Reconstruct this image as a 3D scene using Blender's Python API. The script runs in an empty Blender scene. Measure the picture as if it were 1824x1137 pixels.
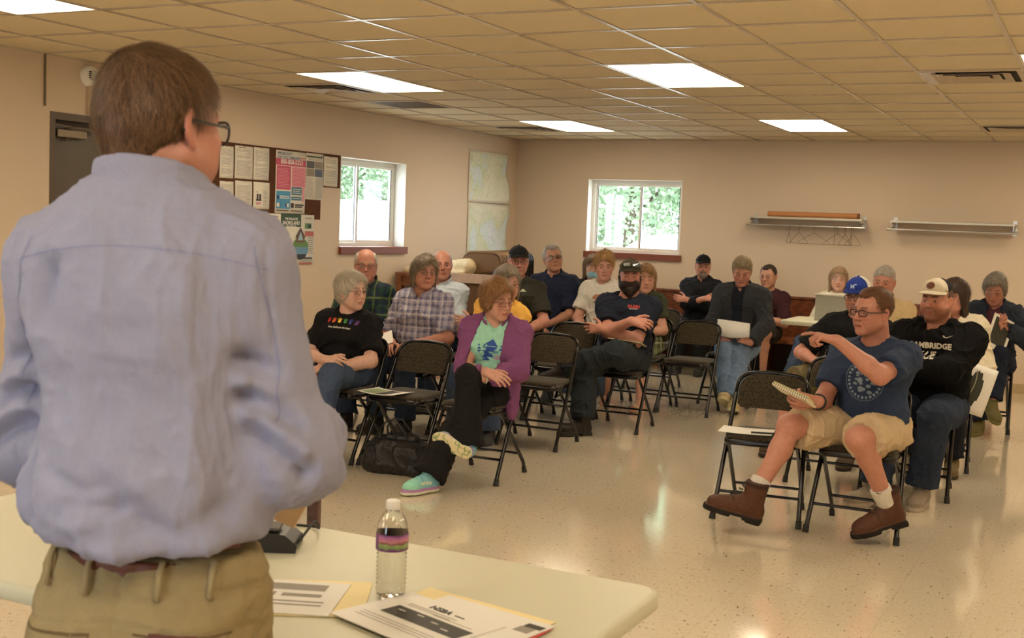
LIGHT_ST, SKY_ST, EXPO = 13.0, 10.0, 0.0
import bpy, bmesh, math, random, time
import numpy as np
from mathutils import Vector, Matrix, Euler
from mathutils.bvhtree import BVHTree
T00 = time.time()
SC = bpy.context.scene
COL = SC.collection
f32 = np.float32
V = lambda *a: np.array(a, float)
def nrm(v):
    v = np.asarray(v, float); n = np.linalg.norm(v); return v / n if n > 1e-9 else v
def lerp(a, b, t): return np.asarray(a, float) * (1 - t) + np.asarray(b, float) * t
def srgb(r, g, b):
    def f(c):
        c /= 255.0
        return c / 12.92 if c <= .04045 else ((c + .055) / 1.055) ** 2.4
    return (f(r), f(g), f(b))
def rot(yaw=0, pitch=0, roll=0):
    """degrees; figure faces -Y. yaw>0 turns it to its own left (+X); pitch>0 nods down; roll>0 tips the head to its left."""
    y, p, r = math.radians(yaw), math.radians(pitch), math.radians(roll)
    Rz = np.array([[math.cos(y), -math.sin(y), 0], [math.sin(y), math.cos(y), 0], [0, 0, 1]])
    Rx = np.array([[1, 0, 0], [0, math.cos(p), -math.sin(p)], [0, math.sin(p), math.cos(p)]])
    Ry = np.array([[math.cos(r), 0, math.sin(r)], [0, 1, 0], [-math.sin(r), 0, math.cos(r)]])
    return Rz @ Rx @ Ry

# ------------------------------------------------------------------ implicit shapes
class Prim:
    def __init__(s, lo, hi, fn): s.lo, s.hi, s.fn = np.asarray(lo, float), np.asarray(hi, float), fn
def tc(a, b, r1, r2, cap=False, cap0=False, flat=None):
    """tapered capsule from a to b; cap cuts it square at b, cap0 at a; flat=(axis, factor) squeezes it across an axis"""
    a, b = np.asarray(a, float), np.asarray(b, float); ba = b - a; L2 = max(float(ba @ ba), 1e-9); u = ba / math.sqrt(L2)
    r = max(r1, r2)
    if flat is not None: ax, fac = nrm(flat[0]), flat[1]
    def fn(X, Y, Z):
        px, py, pz = X - f32(a[0]), Y - f32(a[1]), Z - f32(a[2])
        t = (px * f32(ba[0]) + py * f32(ba[1]) + pz * f32(ba[2])) / f32(L2)
        h = np.clip(t, 0, 1)
        dx, dy, dz = px - h * f32(ba[0]), py - h * f32(ba[1]), pz - h * f32(ba[2])
        q = dx * dx + dy * dy + dz * dz
        if flat is not None:
            w = dx * f32(ax[0]) + dy * f32(ax[1]) + dz * f32(ax[2])
            q = q + w * w * f32(fac * fac - 1)
        d = np.sqrt(q) - (f32(r1) + f32(r2 - r1) * h)
        if cap: d = np.maximum(d, (t - 1) * f32(math.sqrt(L2)))
        if cap0: d = np.maximum(d, -t * f32(math.sqrt(L2)))
        return d
    return Prim(np.minimum(a, b) - r, np.maximum(a, b) + r, fn)
def ell(c, r, R=None):
    c = np.asarray(c, float); r = np.asarray(r, float); R = np.eye(3) if R is None else R
    e = np.sqrt(((R * r[None, :]) ** 2).sum(1))
    M = R.T
    def fn(X, Y, Z):
        px, py, pz = X - f32(c[0]), Y - f32(c[1]), Z - f32(c[2])
        a = (px * f32(M[0, 0]) + py * f32(M[0, 1]) + pz * f32(M[0, 2])) / f32(r[0])
        b = (px * f32(M[1, 0]) + py * f32(M[1, 1]) + pz * f32(M[1, 2])) / f32(r[1])
        g = (px * f32(M[2, 0]) + py * f32(M[2, 1]) + pz * f32(M[2, 2])) / f32(r[2])
        k0 = np.sqrt(a * a + b * b + g * g)
        k1 = np.sqrt((a / f32(r[0])) ** 2 + (b / f32(r[1])) ** 2 + (g / f32(r[2])) ** 2) + f32(1e-6)
        return k0 * (k0 - 1) / k1
    return Prim(c - e, c + e, fn)
def rbox(c, hs, rad, R=None):
    c = np.asarray(c, float); hs = np.asarray(hs, float); R = np.eye(3) if R is None else R
    e = (np.abs(R) * hs[None, :]).sum(1); M = R.T
    def fn(X, Y, Z):
        px, py, pz = X - f32(c[0]), Y - f32(c[1]), Z - f32(c[2])
        q = [np.abs(px * f32(M[i, 0]) + py * f32(M[i, 1]) + pz * f32(M[i, 2])) - f32(hs[i] - rad) for i in range(3)]
        m = np.minimum(np.maximum(q[0], np.maximum(q[1], q[2])), 0)
        return np.sqrt(np.maximum(q[0], 0) ** 2 + np.maximum(q[1], 0) ** 2 + np.maximum(q[2], 0) ** 2) + m - f32(rad)
    return Prim(c - e, c + e, fn)
def half(p, n, big=9.0):
    """solid half space: everything on the side n points to"""
    p = np.asarray(p, float); n = nrm(n)
    fn = lambda X, Y, Z: -((X - f32(p[0])) * f32(n[0]) + (Y - f32(p[1])) * f32(n[1]) + (Z - f32(p[2])) * f32(n[2]))
    return Prim(V(-big, -big, -big), V(big, big, big), fn)
def off(p, t): return Prim(p.lo - t, p.hi + t, lambda X, Y, Z: p.fn(X, Y, Z) - f32(t))
def both(*ps):
    lo = np.max([p.lo for p in ps], 0); hi = np.min([p.hi for p in ps], 0)
    def fn(X, Y, Z):
        d = ps[0].fn(X, Y, Z)
        for p in ps[1:]: d = np.maximum(d, p.fn(X, Y, Z))
        return d
    return Prim(lo, hi, fn)

class Field:
    def __init__(s, lo, hi, h, fine=None):
        """fine: (lo, hi, h) region where the grid lines stand closer"""
        s.h = h; lo = np.asarray(lo, float) - 3 * h; hi = np.asarray(hi, float) + 3 * h; s.ax = []
        for i in range(3):
            if fine is None: a = np.arange(lo[i], hi[i] + h, h)
            else:
                f0, f1, hf = max(fine[0][i], lo[i]), min(fine[1][i], hi[i]), fine[2]
                a = np.concatenate([np.arange(f0, lo[i] - h, -h)[::-1], np.arange(f0 + hf, f1, hf), np.arange(f1 + hf, hi[i] + h, h)])
            s.ax.append(a.astype(f32))
        s.n = [len(a) for a in s.ax]
        s.D = np.full(s.n, 1.0, f32)
    def _sl(s, p, m):
        sl = []
        for i in range(3):
            a = max(0, int(np.searchsorted(s.ax[i], p.lo[i] - m)) - 1); b = min(s.n[i], int(np.searchsorted(s.ax[i], p.hi[i] + m)) + 1)
            if b <= a: return None, None
            sl.append(slice(a, b))
        return tuple(sl), (s.ax[0][sl[0]][:, None, None], s.ax[1][sl[1]][None, :, None], s.ax[2][sl[2]][None, None, :])
    def add(s, p, k=0.0):
        sl, g = s._sl(p, k + 2 * s.h)
        if sl is None: return
        d = p.fn(*g); A = s.D[sl]
        if k > 0:
            h = np.maximum(f32(k) - np.abs(A - d), 0) / f32(k)
            s.D[sl] = np.minimum(A, d) - h * h * f32(k * .25)
        else: s.D[sl] = np.minimum(A, d)
    def cut(s, p, k=0.0):
        sl, g = s._sl(p, k + 2 * s.h)
        if sl is None: return
        d = -p.fn(*g); A = s.D[sl]
        if k > 0:
            h = np.maximum(f32(k) - np.abs(A - d), 0) / f32(k)
            s.D[sl] = np.maximum(A, d) + h * h * f32(k * .25)
        else: s.D[sl] = np.maximum(A, d)
    def mesh(s):
        D = s.D; S = D < 0
        S[0] = S[-1] = False; S[:, 0] = S[:, -1] = False; S[:, :, 0] = S[:, :, -1] = False
        a = S[:-1] ; b = S[1:]
        any_ = a | b; all_ = a & b
        any_ = any_[:, :-1] | any_[:, 1:]; all_ = all_[:, :-1] & all_[:, 1:]
        any_ = any_[:, :, :-1] | any_[:, :, 1:]; all_ = all_[:, :, :-1] & all_[:, :, 1:]
        act = any_ & ~all_
        I, J, K = np.nonzero(act); n = len(I)
        if n == 0: return np.zeros((0, 3)), np.zeros((0, 4), int)
        idx = np.full(act.shape, -1, np.int32); idx[I, J, K] = np.arange(n)
        c = [D[I + i, J + j, K + k] for i in (0, 1) for j in (0, 1) for k in (0, 1)]
        P = np.zeros((n, 3)); cnt = np.zeros(n)
        E = [(i, i | b_) for b_ in (1, 2, 4) for i in range(8) if not i & b_]
        for e0, e1 in E:
            v0, v1 = c[e0], c[e1]; m = (v0 < 0) != (v1 < 0)
            t = np.where(m, v0 / np.where(m, v0 - v1, 1), 0)
            o0 = np.array([(e0 >> 2) & 1, (e0 >> 1) & 1, e0 & 1]); o1 = np.array([(e1 >> 2) & 1, (e1 >> 1) & 1, e1 & 1])
            P += m[:, None] * (o0 + (o1 - o0) * t[:, None]); cnt += m
        P = P / cnt[:, None]
        for x, I_ in enumerate((I, J, K)):
            a_ = s.ax[x].astype(float); P[:, x] = a_[I_] + P[:, x] * (a_[I_ + 1] - a_[I_])
        Q = []
        for ax in range(3):
            sa = [slice(None)] * 3; sb = [slice(None)] * 3; sa[ax] = slice(0, -1); sb[ax] = slice(1, None)
            A, B = S[tuple(sa)], S[tuple(sb)]
            i, j, k = np.nonzero(A != B); inside = A[i, j, k]
            o = [a_ for a_ in range(3) if a_ != ax]
            ijk = np.stack([i, j, k], 1)
            def at(d0, d1):
                q = ijk.copy(); q[:, o[0]] += d0; q[:, o[1]] += d1
                return idx[q[:, 0], q[:, 1], q[:, 2]]
            q = np.stack([at(-1, -1), at(0, -1), at(0, 0), at(-1, 0)], 1)
            flip = inside if ax != 1 else ~inside
            q[~flip] = q[~flip][:, ::-1]
            Q.append(q)
        return P, np.concatenate(Q)
def build_field(prims, h, extra=0.0, fine=None):
    """prims: list of (prim, k[, 'cut'])"""
    ad = [p for p in prims if len(p) < 3]
    lo = np.min([p[0].lo for p in ad], 0) - extra; hi = np.max([p[0].hi for p in ad], 0) + extra
    F = Field(lo, hi, h, fine)
    for p in prims:
        if len(p) == 3: F.cut(p[0], p[1])
        else: F.add(p[0], p[1])
    return F
def vnormals(P, Q):
    a, b, c, d = P[Q[:, 0]], P[Q[:, 1]], P[Q[:, 2]], P[Q[:, 3]]
    N = np.cross(c - a, d - b); out = np.zeros_like(P)
    for k in range(4):
        for x in range(3): out[:, x] += np.bincount(Q[:, k], N[:, x], len(P))
    return out / (np.linalg.norm(out, axis=1)[:, None] + 1e-12)

# ------------------------------------------------------------------ noise on points
def _h(ix, iy, iz, seed):
    n = (ix * 374761393 + iy * 668265263 + iz * 2147483647 + seed * 144664613) & 0xffffffff
    n = ((n ^ (n >> 13)) * 1274126177) & 0xffffffff
    return ((n ^ (n >> 16)) & 0xffff) / 32767.5 - 1.0
def vnoise(P, freq=1.0, seed=0):
    p = np.asarray(P) * freq; i = np.floor(p).astype(np.int64); f = p - i; f = f * f * (3 - 2 * f)
    r = 0
    for dx in (0, 1):
        for dy in (0, 1):
            for dz in (0, 1):
                w = (f[:, 0] if dx else 1 - f[:, 0]) * (f[:, 1] if dy else 1 - f[:, 1]) * (f[:, 2] if dz else 1 - f[:, 2])
                r = r + w * _h(i[:, 0] + dx, i[:, 1] + dy, i[:, 2] + dz, seed)
    return r
def ridged(P, freq, seed=0): return 1 - 2 * np.abs(vnoise(P, freq, seed))
def wrinkle(P, N, amp=.005, freq=9, seed=0, aniso=(1, 1, 1)):
    q = P * np.asarray(aniso)
    w = q + .05 * np.stack([vnoise(q, 6, seed + 5), vnoise(q, 6, seed + 6), vnoise(q, 6, seed + 7)], 1)
    r1, r2 = ridged(w, freq, seed), ridged(w * np.array([1, 1, .6]), freq * 2.1, seed + 1)
    d = .75 * np.maximum(r1, -.2) ** 3 * np.sign(r1) + .5 * np.maximum(r2, 0) ** 2 + .5 * vnoise(w, freq * .6, seed + 2)
    return P + N * (1.7 * amp * d)[:, None]

# ------------------------------------------------------------------ objects
def mesh_from(name, P, Q, col=None, smooth=True, uv=None):
    me = bpy.data.meshes.new(name)
    P = np.asarray(P, f32); Q = np.asarray(Q, np.int32); nf, k = Q.shape
    me.vertices.add(len(P)); me.vertices.foreach_set('co', P.ravel())
    me.loops.add(nf * k); me.loops.foreach_set('vertex_index', Q.ravel())
    me.polygons.add(nf); me.polygons.foreach_set('loop_start', np.arange(0, nf * k, k, dtype=np.int32))
    me.polygons.foreach_set('loop_total', np.full(nf, k, np.int32))
    me.update(calc_edges=True)
    me.polygons.foreach_set('use_smooth', np.full(nf, smooth))
    if col is not None:
        c = np.ones((len(P), 4), f32); c[:, :3] = col
        at = me.color_attributes.new('Col', 'FLOAT_COLOR', 'POINT'); at.data.foreach_set('color', c.ravel())
    return me
def link(name, me, mat=None, parent=None):
    o = bpy.data.objects.new(name, me); COL.objects.link(o)
    if mat is not None:
        if len(o.data.materials): o.data.materials.clear()
        for m in (mat if isinstance(mat, (list, tuple)) else [mat]): o.data.materials.append(m)
    if parent is not None: o.parent = parent
    return o
def tag(o, label=None, cat=None, group=None, kind=None):
    if label: o['label'] = label
    if cat: o['category'] = cat
    if group: o['group'] = group
    if kind: o['kind'] = kind
    return o
def empty(name, loc=(0, 0, 0), rz=0.0, label=None, cat=None, group=None):
    o = bpy.data.objects.new(name, None); COL.objects.link(o); o.empty_display_size = .05
    o.location = loc; o.rotation_euler = (0, 0, rz)
    return tag(o, label, cat, group)
def copy_tree(o, parent=None):
    c = o.copy(); COL.objects.link(c)
    if parent is not None: c.parent = parent
    for ch in list(o.children): copy_tree(ch, c)
    return c
class MB:
    """collects plain polygons into one mesh"""
    def __init__(s): s.v = []; s.f = []; s.sm = []; s.mi = []
    def add(s, vs, fs, smooth=False, M=None, mi=0):
        n = len(s.v)
        for v in vs:
            v = np.asarray(v, float)
            if M is not None: v = M[0] @ v + M[1]
            s.v.append(tuple(v))
        for f in fs: s.f.append(tuple(i + n for i in f)); s.sm.append(smooth); s.mi.append(mi)
        return s
    def box(s, lo, hi, M=None, mi=0):
        x0, y0, z0 = lo; x1, y1, z1 = hi
        vs = [(x0, y0, z0), (x1, y0, z0), (x1, y1, z0), (x0, y1, z0), (x0, y0, z1), (x1, y0, z1), (x1, y1, z1), (x0, y1, z1)]
        return s.add(vs, [(0, 3, 2, 1), (4, 5, 6, 7), (0, 1, 5, 4), (1, 2, 6, 5), (2, 3, 7, 6), (3, 0, 4, 7)], M=M, mi=mi)
    def tube(s, pts, r, n=10, caps=True, closed=False, M=None, mi=0, flat=None):
        pts = [np.asarray(p, float) for p in pts]; m = len(pts)
        rs = r if isinstance(r, (list, tuple)) else [r] * m
        vs = []; up = None
        for i in range(m):
            if closed: t = nrm(pts[(i + 1) % m] - pts[i - 1])
            else: t = nrm(pts[min(i + 1, m - 1)] - pts[max(i - 1, 0)])
            if up is None:
                up = nrm(np.cross(t, V(0, 0, 1) if abs(t[2]) < .9 else V(1, 0, 0)))
            up = nrm(up - t * (up @ t)); w = np.cross(t, up)
            for k in range(n):
                a = 2 * math.pi * k / n
                vs.append(pts[i] + rs[i] * (math.cos(a) * up + math.sin(a) * w * (flat or 1)))
        fs = []
        for i in range(m if closed else m - 1):
            j = (i + 1) % m
            for k in range(n):
                fs.append((i * n + k, i * n + (k + 1) % n, j * n + (k + 1) % n, j * n + k))
        s.add(vs, fs, True, M, mi)
        if caps and not closed:
            s.add(vs[:n], [tuple(range(n))[::-1]], False, M, mi); s.add(vs[-n:], [tuple(range(n))], False, M, mi)
        return s
    def lathe(s, prof, n=24, M=None, mi=0, smooth=True):
        vs = [(r * math.cos(2 * math.pi * k / n), r * math.sin(2 * math.pi * k / n), z) for r, z in prof for k in range(n)]
        fs = [(i * n + k, i * n + (k + 1) % n, (i + 1) * n + (k + 1) % n, (i + 1) * n + k) for i in range(len(prof) - 1) for k in range(n)]
        return s.add(vs, fs, smooth, M, mi)
    def prism(s, poly, lo, hi, axis=2, M=None, mi=0, smooth=False):
        """2d polygon (counter-clockwise) extruded along axis"""
        n = len(poly)
        def P(u, v, w): return [(w, u, v), (v, w, u), (u, v, w)][axis]
        vs = [P(u, v, lo) for u, v in poly] + [P(u, v, hi) for u, v in poly]
        s.add(vs, [tuple(range(n))[::-1], tuple(range(n, 2 * n))], False, M, mi)
        return s.add(vs, [(i, (i + 1) % n, n + (i + 1) % n, n + i) for i in range(n)], smooth, M, mi)
    def build(s, name, mat=None, parent=None, bevel=0, seg=2):
        me = bpy.data.meshes.new(name); me.from_pydata(s.v, [], s.f)
        me.polygons.foreach_set('use_smooth', s.sm); me.update()
        me.polygons.foreach_set('material_index', s.mi)
        o = link(name, me, mat, parent)
        if bevel:
            b = o.modifiers.new('b', 'BEVEL'); b.width = bevel; b.segments = seg; b.limit_method = 'ANGLE'; b.angle_limit = .6
        return o
def rrect(x0, y0, x1, y1, r, n=5):
    out = []
    for cx, cy, a in ((x1 - r, y0 + r, -90), (x1 - r, y1 - r, 0), (x0 + r, y1 - r, 90), (x0 + r, y0 + r, 180)):
        for k in range(n + 1):
            t = math.radians(a + 90 * k / n); out.append((cx + r * math.cos(t), cy + r * math.sin(t)))
    return out

# ------------------------------------------------------------------ materials
MATS = {}
class NT:
    def __init__(s, name):
        s.m = bpy.data.materials.new(name); s.m.use_nodes = True; s.t = s.m.node_tree; s.b = s.t.nodes['Principled BSDF']; s.out = s.t.nodes['Material Output']
    def n(s, typ, **kw):
        nd = s.t.nodes.new('ShaderNode' + typ)
        for k, v in kw.items():
            if k.startswith('i_'):
                key = k[2:]; key = int(key) if key.isdigit() else key.replace('_', ' ')
                if isinstance(v, tuple) and len(v) == 3 and nd.inputs[key].type == 'RGBA': v = v + (1,)
                nd.inputs[key].default_value = v
            else: setattr(nd, k, v)
        return nd
    def l(s, a, b): s.t.links.new(a, b)
    def ramp(s, src, stops, interp='LINEAR'):
        r = s.n('ValToRGB'); r.color_ramp.interpolation = interp
        e = r.color_ramp.elements
        while len(e) < len(stops): e.new(.5)
        for i, (p, c) in enumerate(stops): e[i].position = p; e[i].color = tuple(c) + (1,) if len(c) == 3 else c
        s.l(src, r.inputs[0]); return r.outputs[0]
    def coord(s, scale=(1, 1, 1), kind='Object', rz=(0, 0, 0)):
        c = s.n('TexCoord'); m = s.n('Mapping'); m.inputs['Scale'].default_value = scale; m.inputs['Rotation'].default_value = rz
        s.l(c.outputs[kind], m.inputs[0]); return m.outputs[0]
    def noise(s, vec, scale, detail=3, rough=.5):
        n = s.n('TexNoise'); n.inputs['Scale'].default_value = scale; n.inputs['Detail'].default_value = detail; n.inputs['Roughness'].default_value = rough
        s.l(vec, n.inputs['Vector']); return n.outputs[0]
    def mix(s, fac, a, b, mode='MIX'):
        m = s.n('Mix', data_type='RGBA', blend_type=mode)
        for sock, v in ((m.inputs[0], fac), (m.inputs[6], a), (m.inputs[7], b)):
            if isinstance(v, (int, float)): sock.default_value = v
            elif isinstance(v, tuple): sock.default_value = v + (1,) if len(v) == 3 else v
            else: s.l(v, sock)
        return m.outputs[2]
    def math(s, op, a, b=None):
        m = s.n('Math', operation=op)
        for i, v in enumerate((a, b)):
            if v is None: continue
            if isinstance(v, (int, float)): m.inputs[i].default_value = v
            else: s.l(v, m.inputs[i])
        return m.outputs[0]
    def bump(s, src, strength=.3, dist=.01):
        b = s.n('Bump'); b.inputs['Strength'].default_value = strength; b.inputs['Distance'].default_value = dist
        s.l(src, b.inputs['Height']); s.l(b.outputs[0], s.b.inputs['Normal'])
    def base(s, v):
        if isinstance(v, tuple): s.b.inputs['Base Color'].default_value = v + (1,)
        else: s.l(v, s.b.inputs['Base Color'])
    def set(s, rough=None, metal=None, spec=None, **kw):
        if rough is not None: s.b.inputs['Roughness'].default_value = rough
        if metal is not None: s.b.inputs['Metallic'].default_value = metal
        if spec is not None: s.b.inputs['Specular IOR Level'].default_value = spec
        for k, v in kw.items(): s.b.inputs[k.replace('_', ' ')].default_value = v
        return s
def mat(name, col, rough=.5, metal=0, spec=.5, var=.08, scale=30, bump=0, bscale=None, **kw):
    """plain colour with a little procedural variation"""
    if name in MATS: return MATS[name]
    m = NT(name); c = m.coord()
    n = m.noise(c, scale, 3)
    m.base(m.mix(n, tuple(x * (1 - var) for x in col), tuple(min(1, x * (1 + var)) for x in col)))
    m.set(rough, metal, spec, **kw)
    if bump: m.bump(m.noise(c, bscale or scale * 4, 2), bump, .002)
    MATS[name] = m.m; return m.m
def attr_mat(name, rough=.85, spec=.25, bump=.25, bscale=350, weave=None, var=.1, sheen=0.0):
    if name in MATS: return MATS[name]
    m = NT(name); a = m.n('Attribute', attribute_name='Col'); c = m.coord()
    n = m.noise(c, 40, 4)
    k = m.ramp(n, [(.3, (1 - var,) * 3), (.7, (1 + var * .0 + 0.0,) * 3)])
    m.base(m.mix(1.0, a.outputs['Color'], k, 'MULTIPLY')); m.set(rough, 0, spec)
    if sheen: m.b.inputs['Sheen Weight'].default_value = sheen
    if bump:
        b2 = m.n('Bump'); b2.inputs['Strength'].default_value = .55; b2.inputs['Distance'].default_value = .012
        nn = m.n('TexNoise'); nn.inputs['Scale'].default_value = 22; nn.inputs['Detail'].default_value = 3; nn.inputs['Distortion'].default_value = 1.2; m.l(c, nn.inputs['Vector']); m.l(nn.outputs[0], b2.inputs['Height'])
        b = m.n('Bump'); b.inputs['Strength'].default_value = bump; b.inputs['Distance'].default_value = .0015
        m.l(m.noise(c, bscale, 2), b.inputs['Height']); m.l(b2.outputs[0], b.inputs['Normal']); m.l(b.outputs[0], m.b.inputs['Normal'])
    MATS[name] = m.m; return m.m
# ------------------------------------------------------------------ people
def ik(a, t, l1, l2, pole):
    a, t = np.asarray(a, float), np.asarray(t, float); d = t - a; L = np.linalg.norm(d)
    L2 = min(L, (l1 + l2) * .998); L2 = max(L2, abs(l1 - l2) * 1.05); u = d / L; t = a + u * L2
    x = (l1 * l1 - l2 * l2 + L2 * L2) / (2 * L2); h = math.sqrt(max(l1 * l1 - x * x, 0))
    p = np.asarray(pole, float); p = nrm(p - u * (p @ u))
    return a + u * x + p * h, t
def hand_prims(W, d, n, side, s=1.0, curl=(25, 30, 35, 40), thumb=.35, spread=.1, fat=1.0):
    """five separate fingers; d where they point, n the back of the hand, side +1 left, -1 right"""
    d = nrm(d); n = nrm(n - d * (np.asarray(n, float) @ d)); L = np.cross(d, n) * side
    out = []
    ks = [(.030, .088), (.010, .092), (-.010, .088), (-.028, .079)]
    W0 = W - d * .01 * s
    for (lx, ly) in ks:
        out.append((tc(W0 + L * lx * .45 * s, W + (d * ly + L * lx) * s, .0135 * s * fat, .0105 * s * fat), .014 * s))
    out.append((tc(W + (d * .02 + L * .008 - n * .006) * s, W + (d * .055 - L * .012 - n * .004) * s, .016 * s * fat, .013 * s * fat), .014 * s))
    ln = [.072, .080, .074, .058]; rr = [.0088, .009, .0086, .0077]
    for i, (lx, ly) in enumerate(ks):
        K = W + (d * ly + L * lx) * s; a = math.radians(curl[i]); ang = a * .8
        dirp = nrm(d + L * spread * (1.5 - i) * .5)
        for j, fr in enumerate((.46, .30, .24)):
            v = dirp * math.cos(ang) - n * math.sin(ang)
            K2 = K + v * ln[i] * fr * s
            out.append((tc(K, K2, rr[i] * s * fat * (1 - .06 * j), rr[i] * s * fat * (.94 - .08 * j)), .004 * s))
            K = K2; ang += a * (1.1 if j == 0 else .7)
    B = W + (d * .018 + L * .02 - n * .008) * s
    v = nrm(d * .62 + L * .75 - n * .25)
    K = B
    for j, (l, r0, r1) in enumerate(((.042, .0145, .0115), (.032, .0112, .0105), (.026, .0104, .0088))):
        K2 = K + v * l * s; out.append((tc(K, K2, r0 * s * fat, r1 * s * fat), .008 * s if j == 0 else .005 * s)); K = K2
        v = nrm(v + (d * .8 - L * .6 - n * .35) * thumb)
    return out
class Head:
    def __init__(s, C, R, k=1.0): s.C, s.R, s.k = np.asarray(C, float), R, k
    def p(s, x, y, z): return s.C + s.R @ (V(x, y, z) * s.k)
    def loc(s, P): return ((P - s.C) @ s.R) / s.k
    def ell(s, c, r, R=None): return ell(s.p(*c), V(*r) * s.k, s.R if R is None else s.R @ R)
    def tc(s, a, b, r1, r2, **kw):
        if 'flat' in kw: kw['flat'] = (s.R @ V(*kw['flat'][0]), kw['flat'][1])
        return tc(s.p(*a), s.p(*b), r1 * s.k, r2 * s.k, **kw)
    def box(s, c, hs, rad, R=None): return rbox(s.p(*c), V(*hs) * s.k, rad * s.k, s.R if R is None else s.R @ R)
    def half(s, p, n): return half(s.p(*p), s.R @ V(*n))
def head_prims(H, jaw=1.0, fat=1.0, nose=1.0, mouth_open=0.0, smile=0.0, brow=1.0, fem=False):
    o = []; a = lambda p, k: o.append((p, k * H.k))
    a(H.ell((0, .014, .030), (.0765, .098, .088)), 0)
    a(H.ell((0, -.028, .0), (.066, .062, .085)), .03)
    a(H.ell((0, -.034, -.045), (.058 * jaw * fat, .056, .07)), .03)
    for sx in (1, -1):
        a(H.tc((sx * .056 * jaw * fat, .002, -.055), (sx * .02, -.072, -.100), .017 * fat, .015), .03)
        a(H.ell((sx * .043, -.066, -.022), (.020 * fat, .020, .017)), .02)            # cheekbone
        a(H.ell((sx * .038 * fat, -.062, -.058), (.022 * fat, .022, .026)), .025)     # cheek
        if not fem: a(H.tc((sx * .014, -.088, .020), (sx * .044, -.074, .022), .008 * brow, .007), .016)
    a(H.ell((0, -.080, -.104), (.019 * jaw, .015, .014)), .02)
    a(H.ell((0, -.083, -.066), (.026, .016, .020)), .015)                             # muzzle
    for sx in (1, -1):
        o.append((H.ell((sx * .032, -.099, .001), (.019, .013, .0125)), .012 * H.k, 'cut'))
        a(H.ell((sx * .032, -.0785, .000), (.0150, .0146, .0132)), .004)
    # lids: a dark-safe slit is left for the eyeball mesh
    for sx in (1, -1):
        o.append((H.ell((sx * .0315, -.095, -.0018), (.0132, .0085, .0036)), .0015 * H.k, 'cut'))
    a(H.tc((0, -.090, .012), (0, -.112 - .004 * (nose - 1), -.026), .0075, .0095 * nose), .012)
    a(H.ell((0, -.115 - .004 * (nose - 1), -.031), (.0105 * nose, .010, .0088)), .006)
    for sx in (1, -1):
        a(H.ell((sx * .0125 * nose, -.102, -.035), (.0075, .0095, .0068)), .005)
        o.append((H.ell((sx * .006, -.108, -.042), (.0036, .005, .004)), .003 * H.k, 'cut'))
    for sx in (1, -1):
        o.append((H.tc((sx * .0185, -.1025, -.040), (sx * .034, -.086, -.074), .0035, .002), .007 * H.k, 'cut'))
        o.append((H.tc((sx * .020, -.094, -.0165), (sx * .044, -.086, -.014), .0018, .0015), .005 * H.k, 'cut'))
    z0 = -.064
    for sx in (1, -1):
        a(H.tc((0, -.0985, z0 + .001), (sx * .024, -.0865, z0 - .003 + smile * .005), .0036, .0022), .004)
        a(H.tc((0, -.0960, z0 - .0085 - mouth_open), (sx * .019, -.0875, z0 - .006 + smile * .005 - mouth_open * .5), .0044, .0026), .004)
    o.append((H.tc((-.022, -.0965 , z0 - .0045 - mouth_open * .5 + smile * .004), (.022, -.0965, z0 - .0045 - mouth_open * .5 + smile * .004), .0016 + mouth_open * .6, .0016 + mouth_open * .6), .0015 * H.k, 'cut'))
    for sx in (1, -1):
        Re = rot(sx * -22, 0, 0) @ rot(0, -10, 0)
        a(H.ell((sx * .079, .012, -.008), (.007, .019, .031), Re), .005)
        o.append((H.ell((sx * .0865, .008, -.004), (.005, .011, .019), Re), .004 * H.k, 'cut'))
        a(H.ell((sx * .078, .004, -.034), (.006, .009, .010)), .004)
    return o
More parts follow.
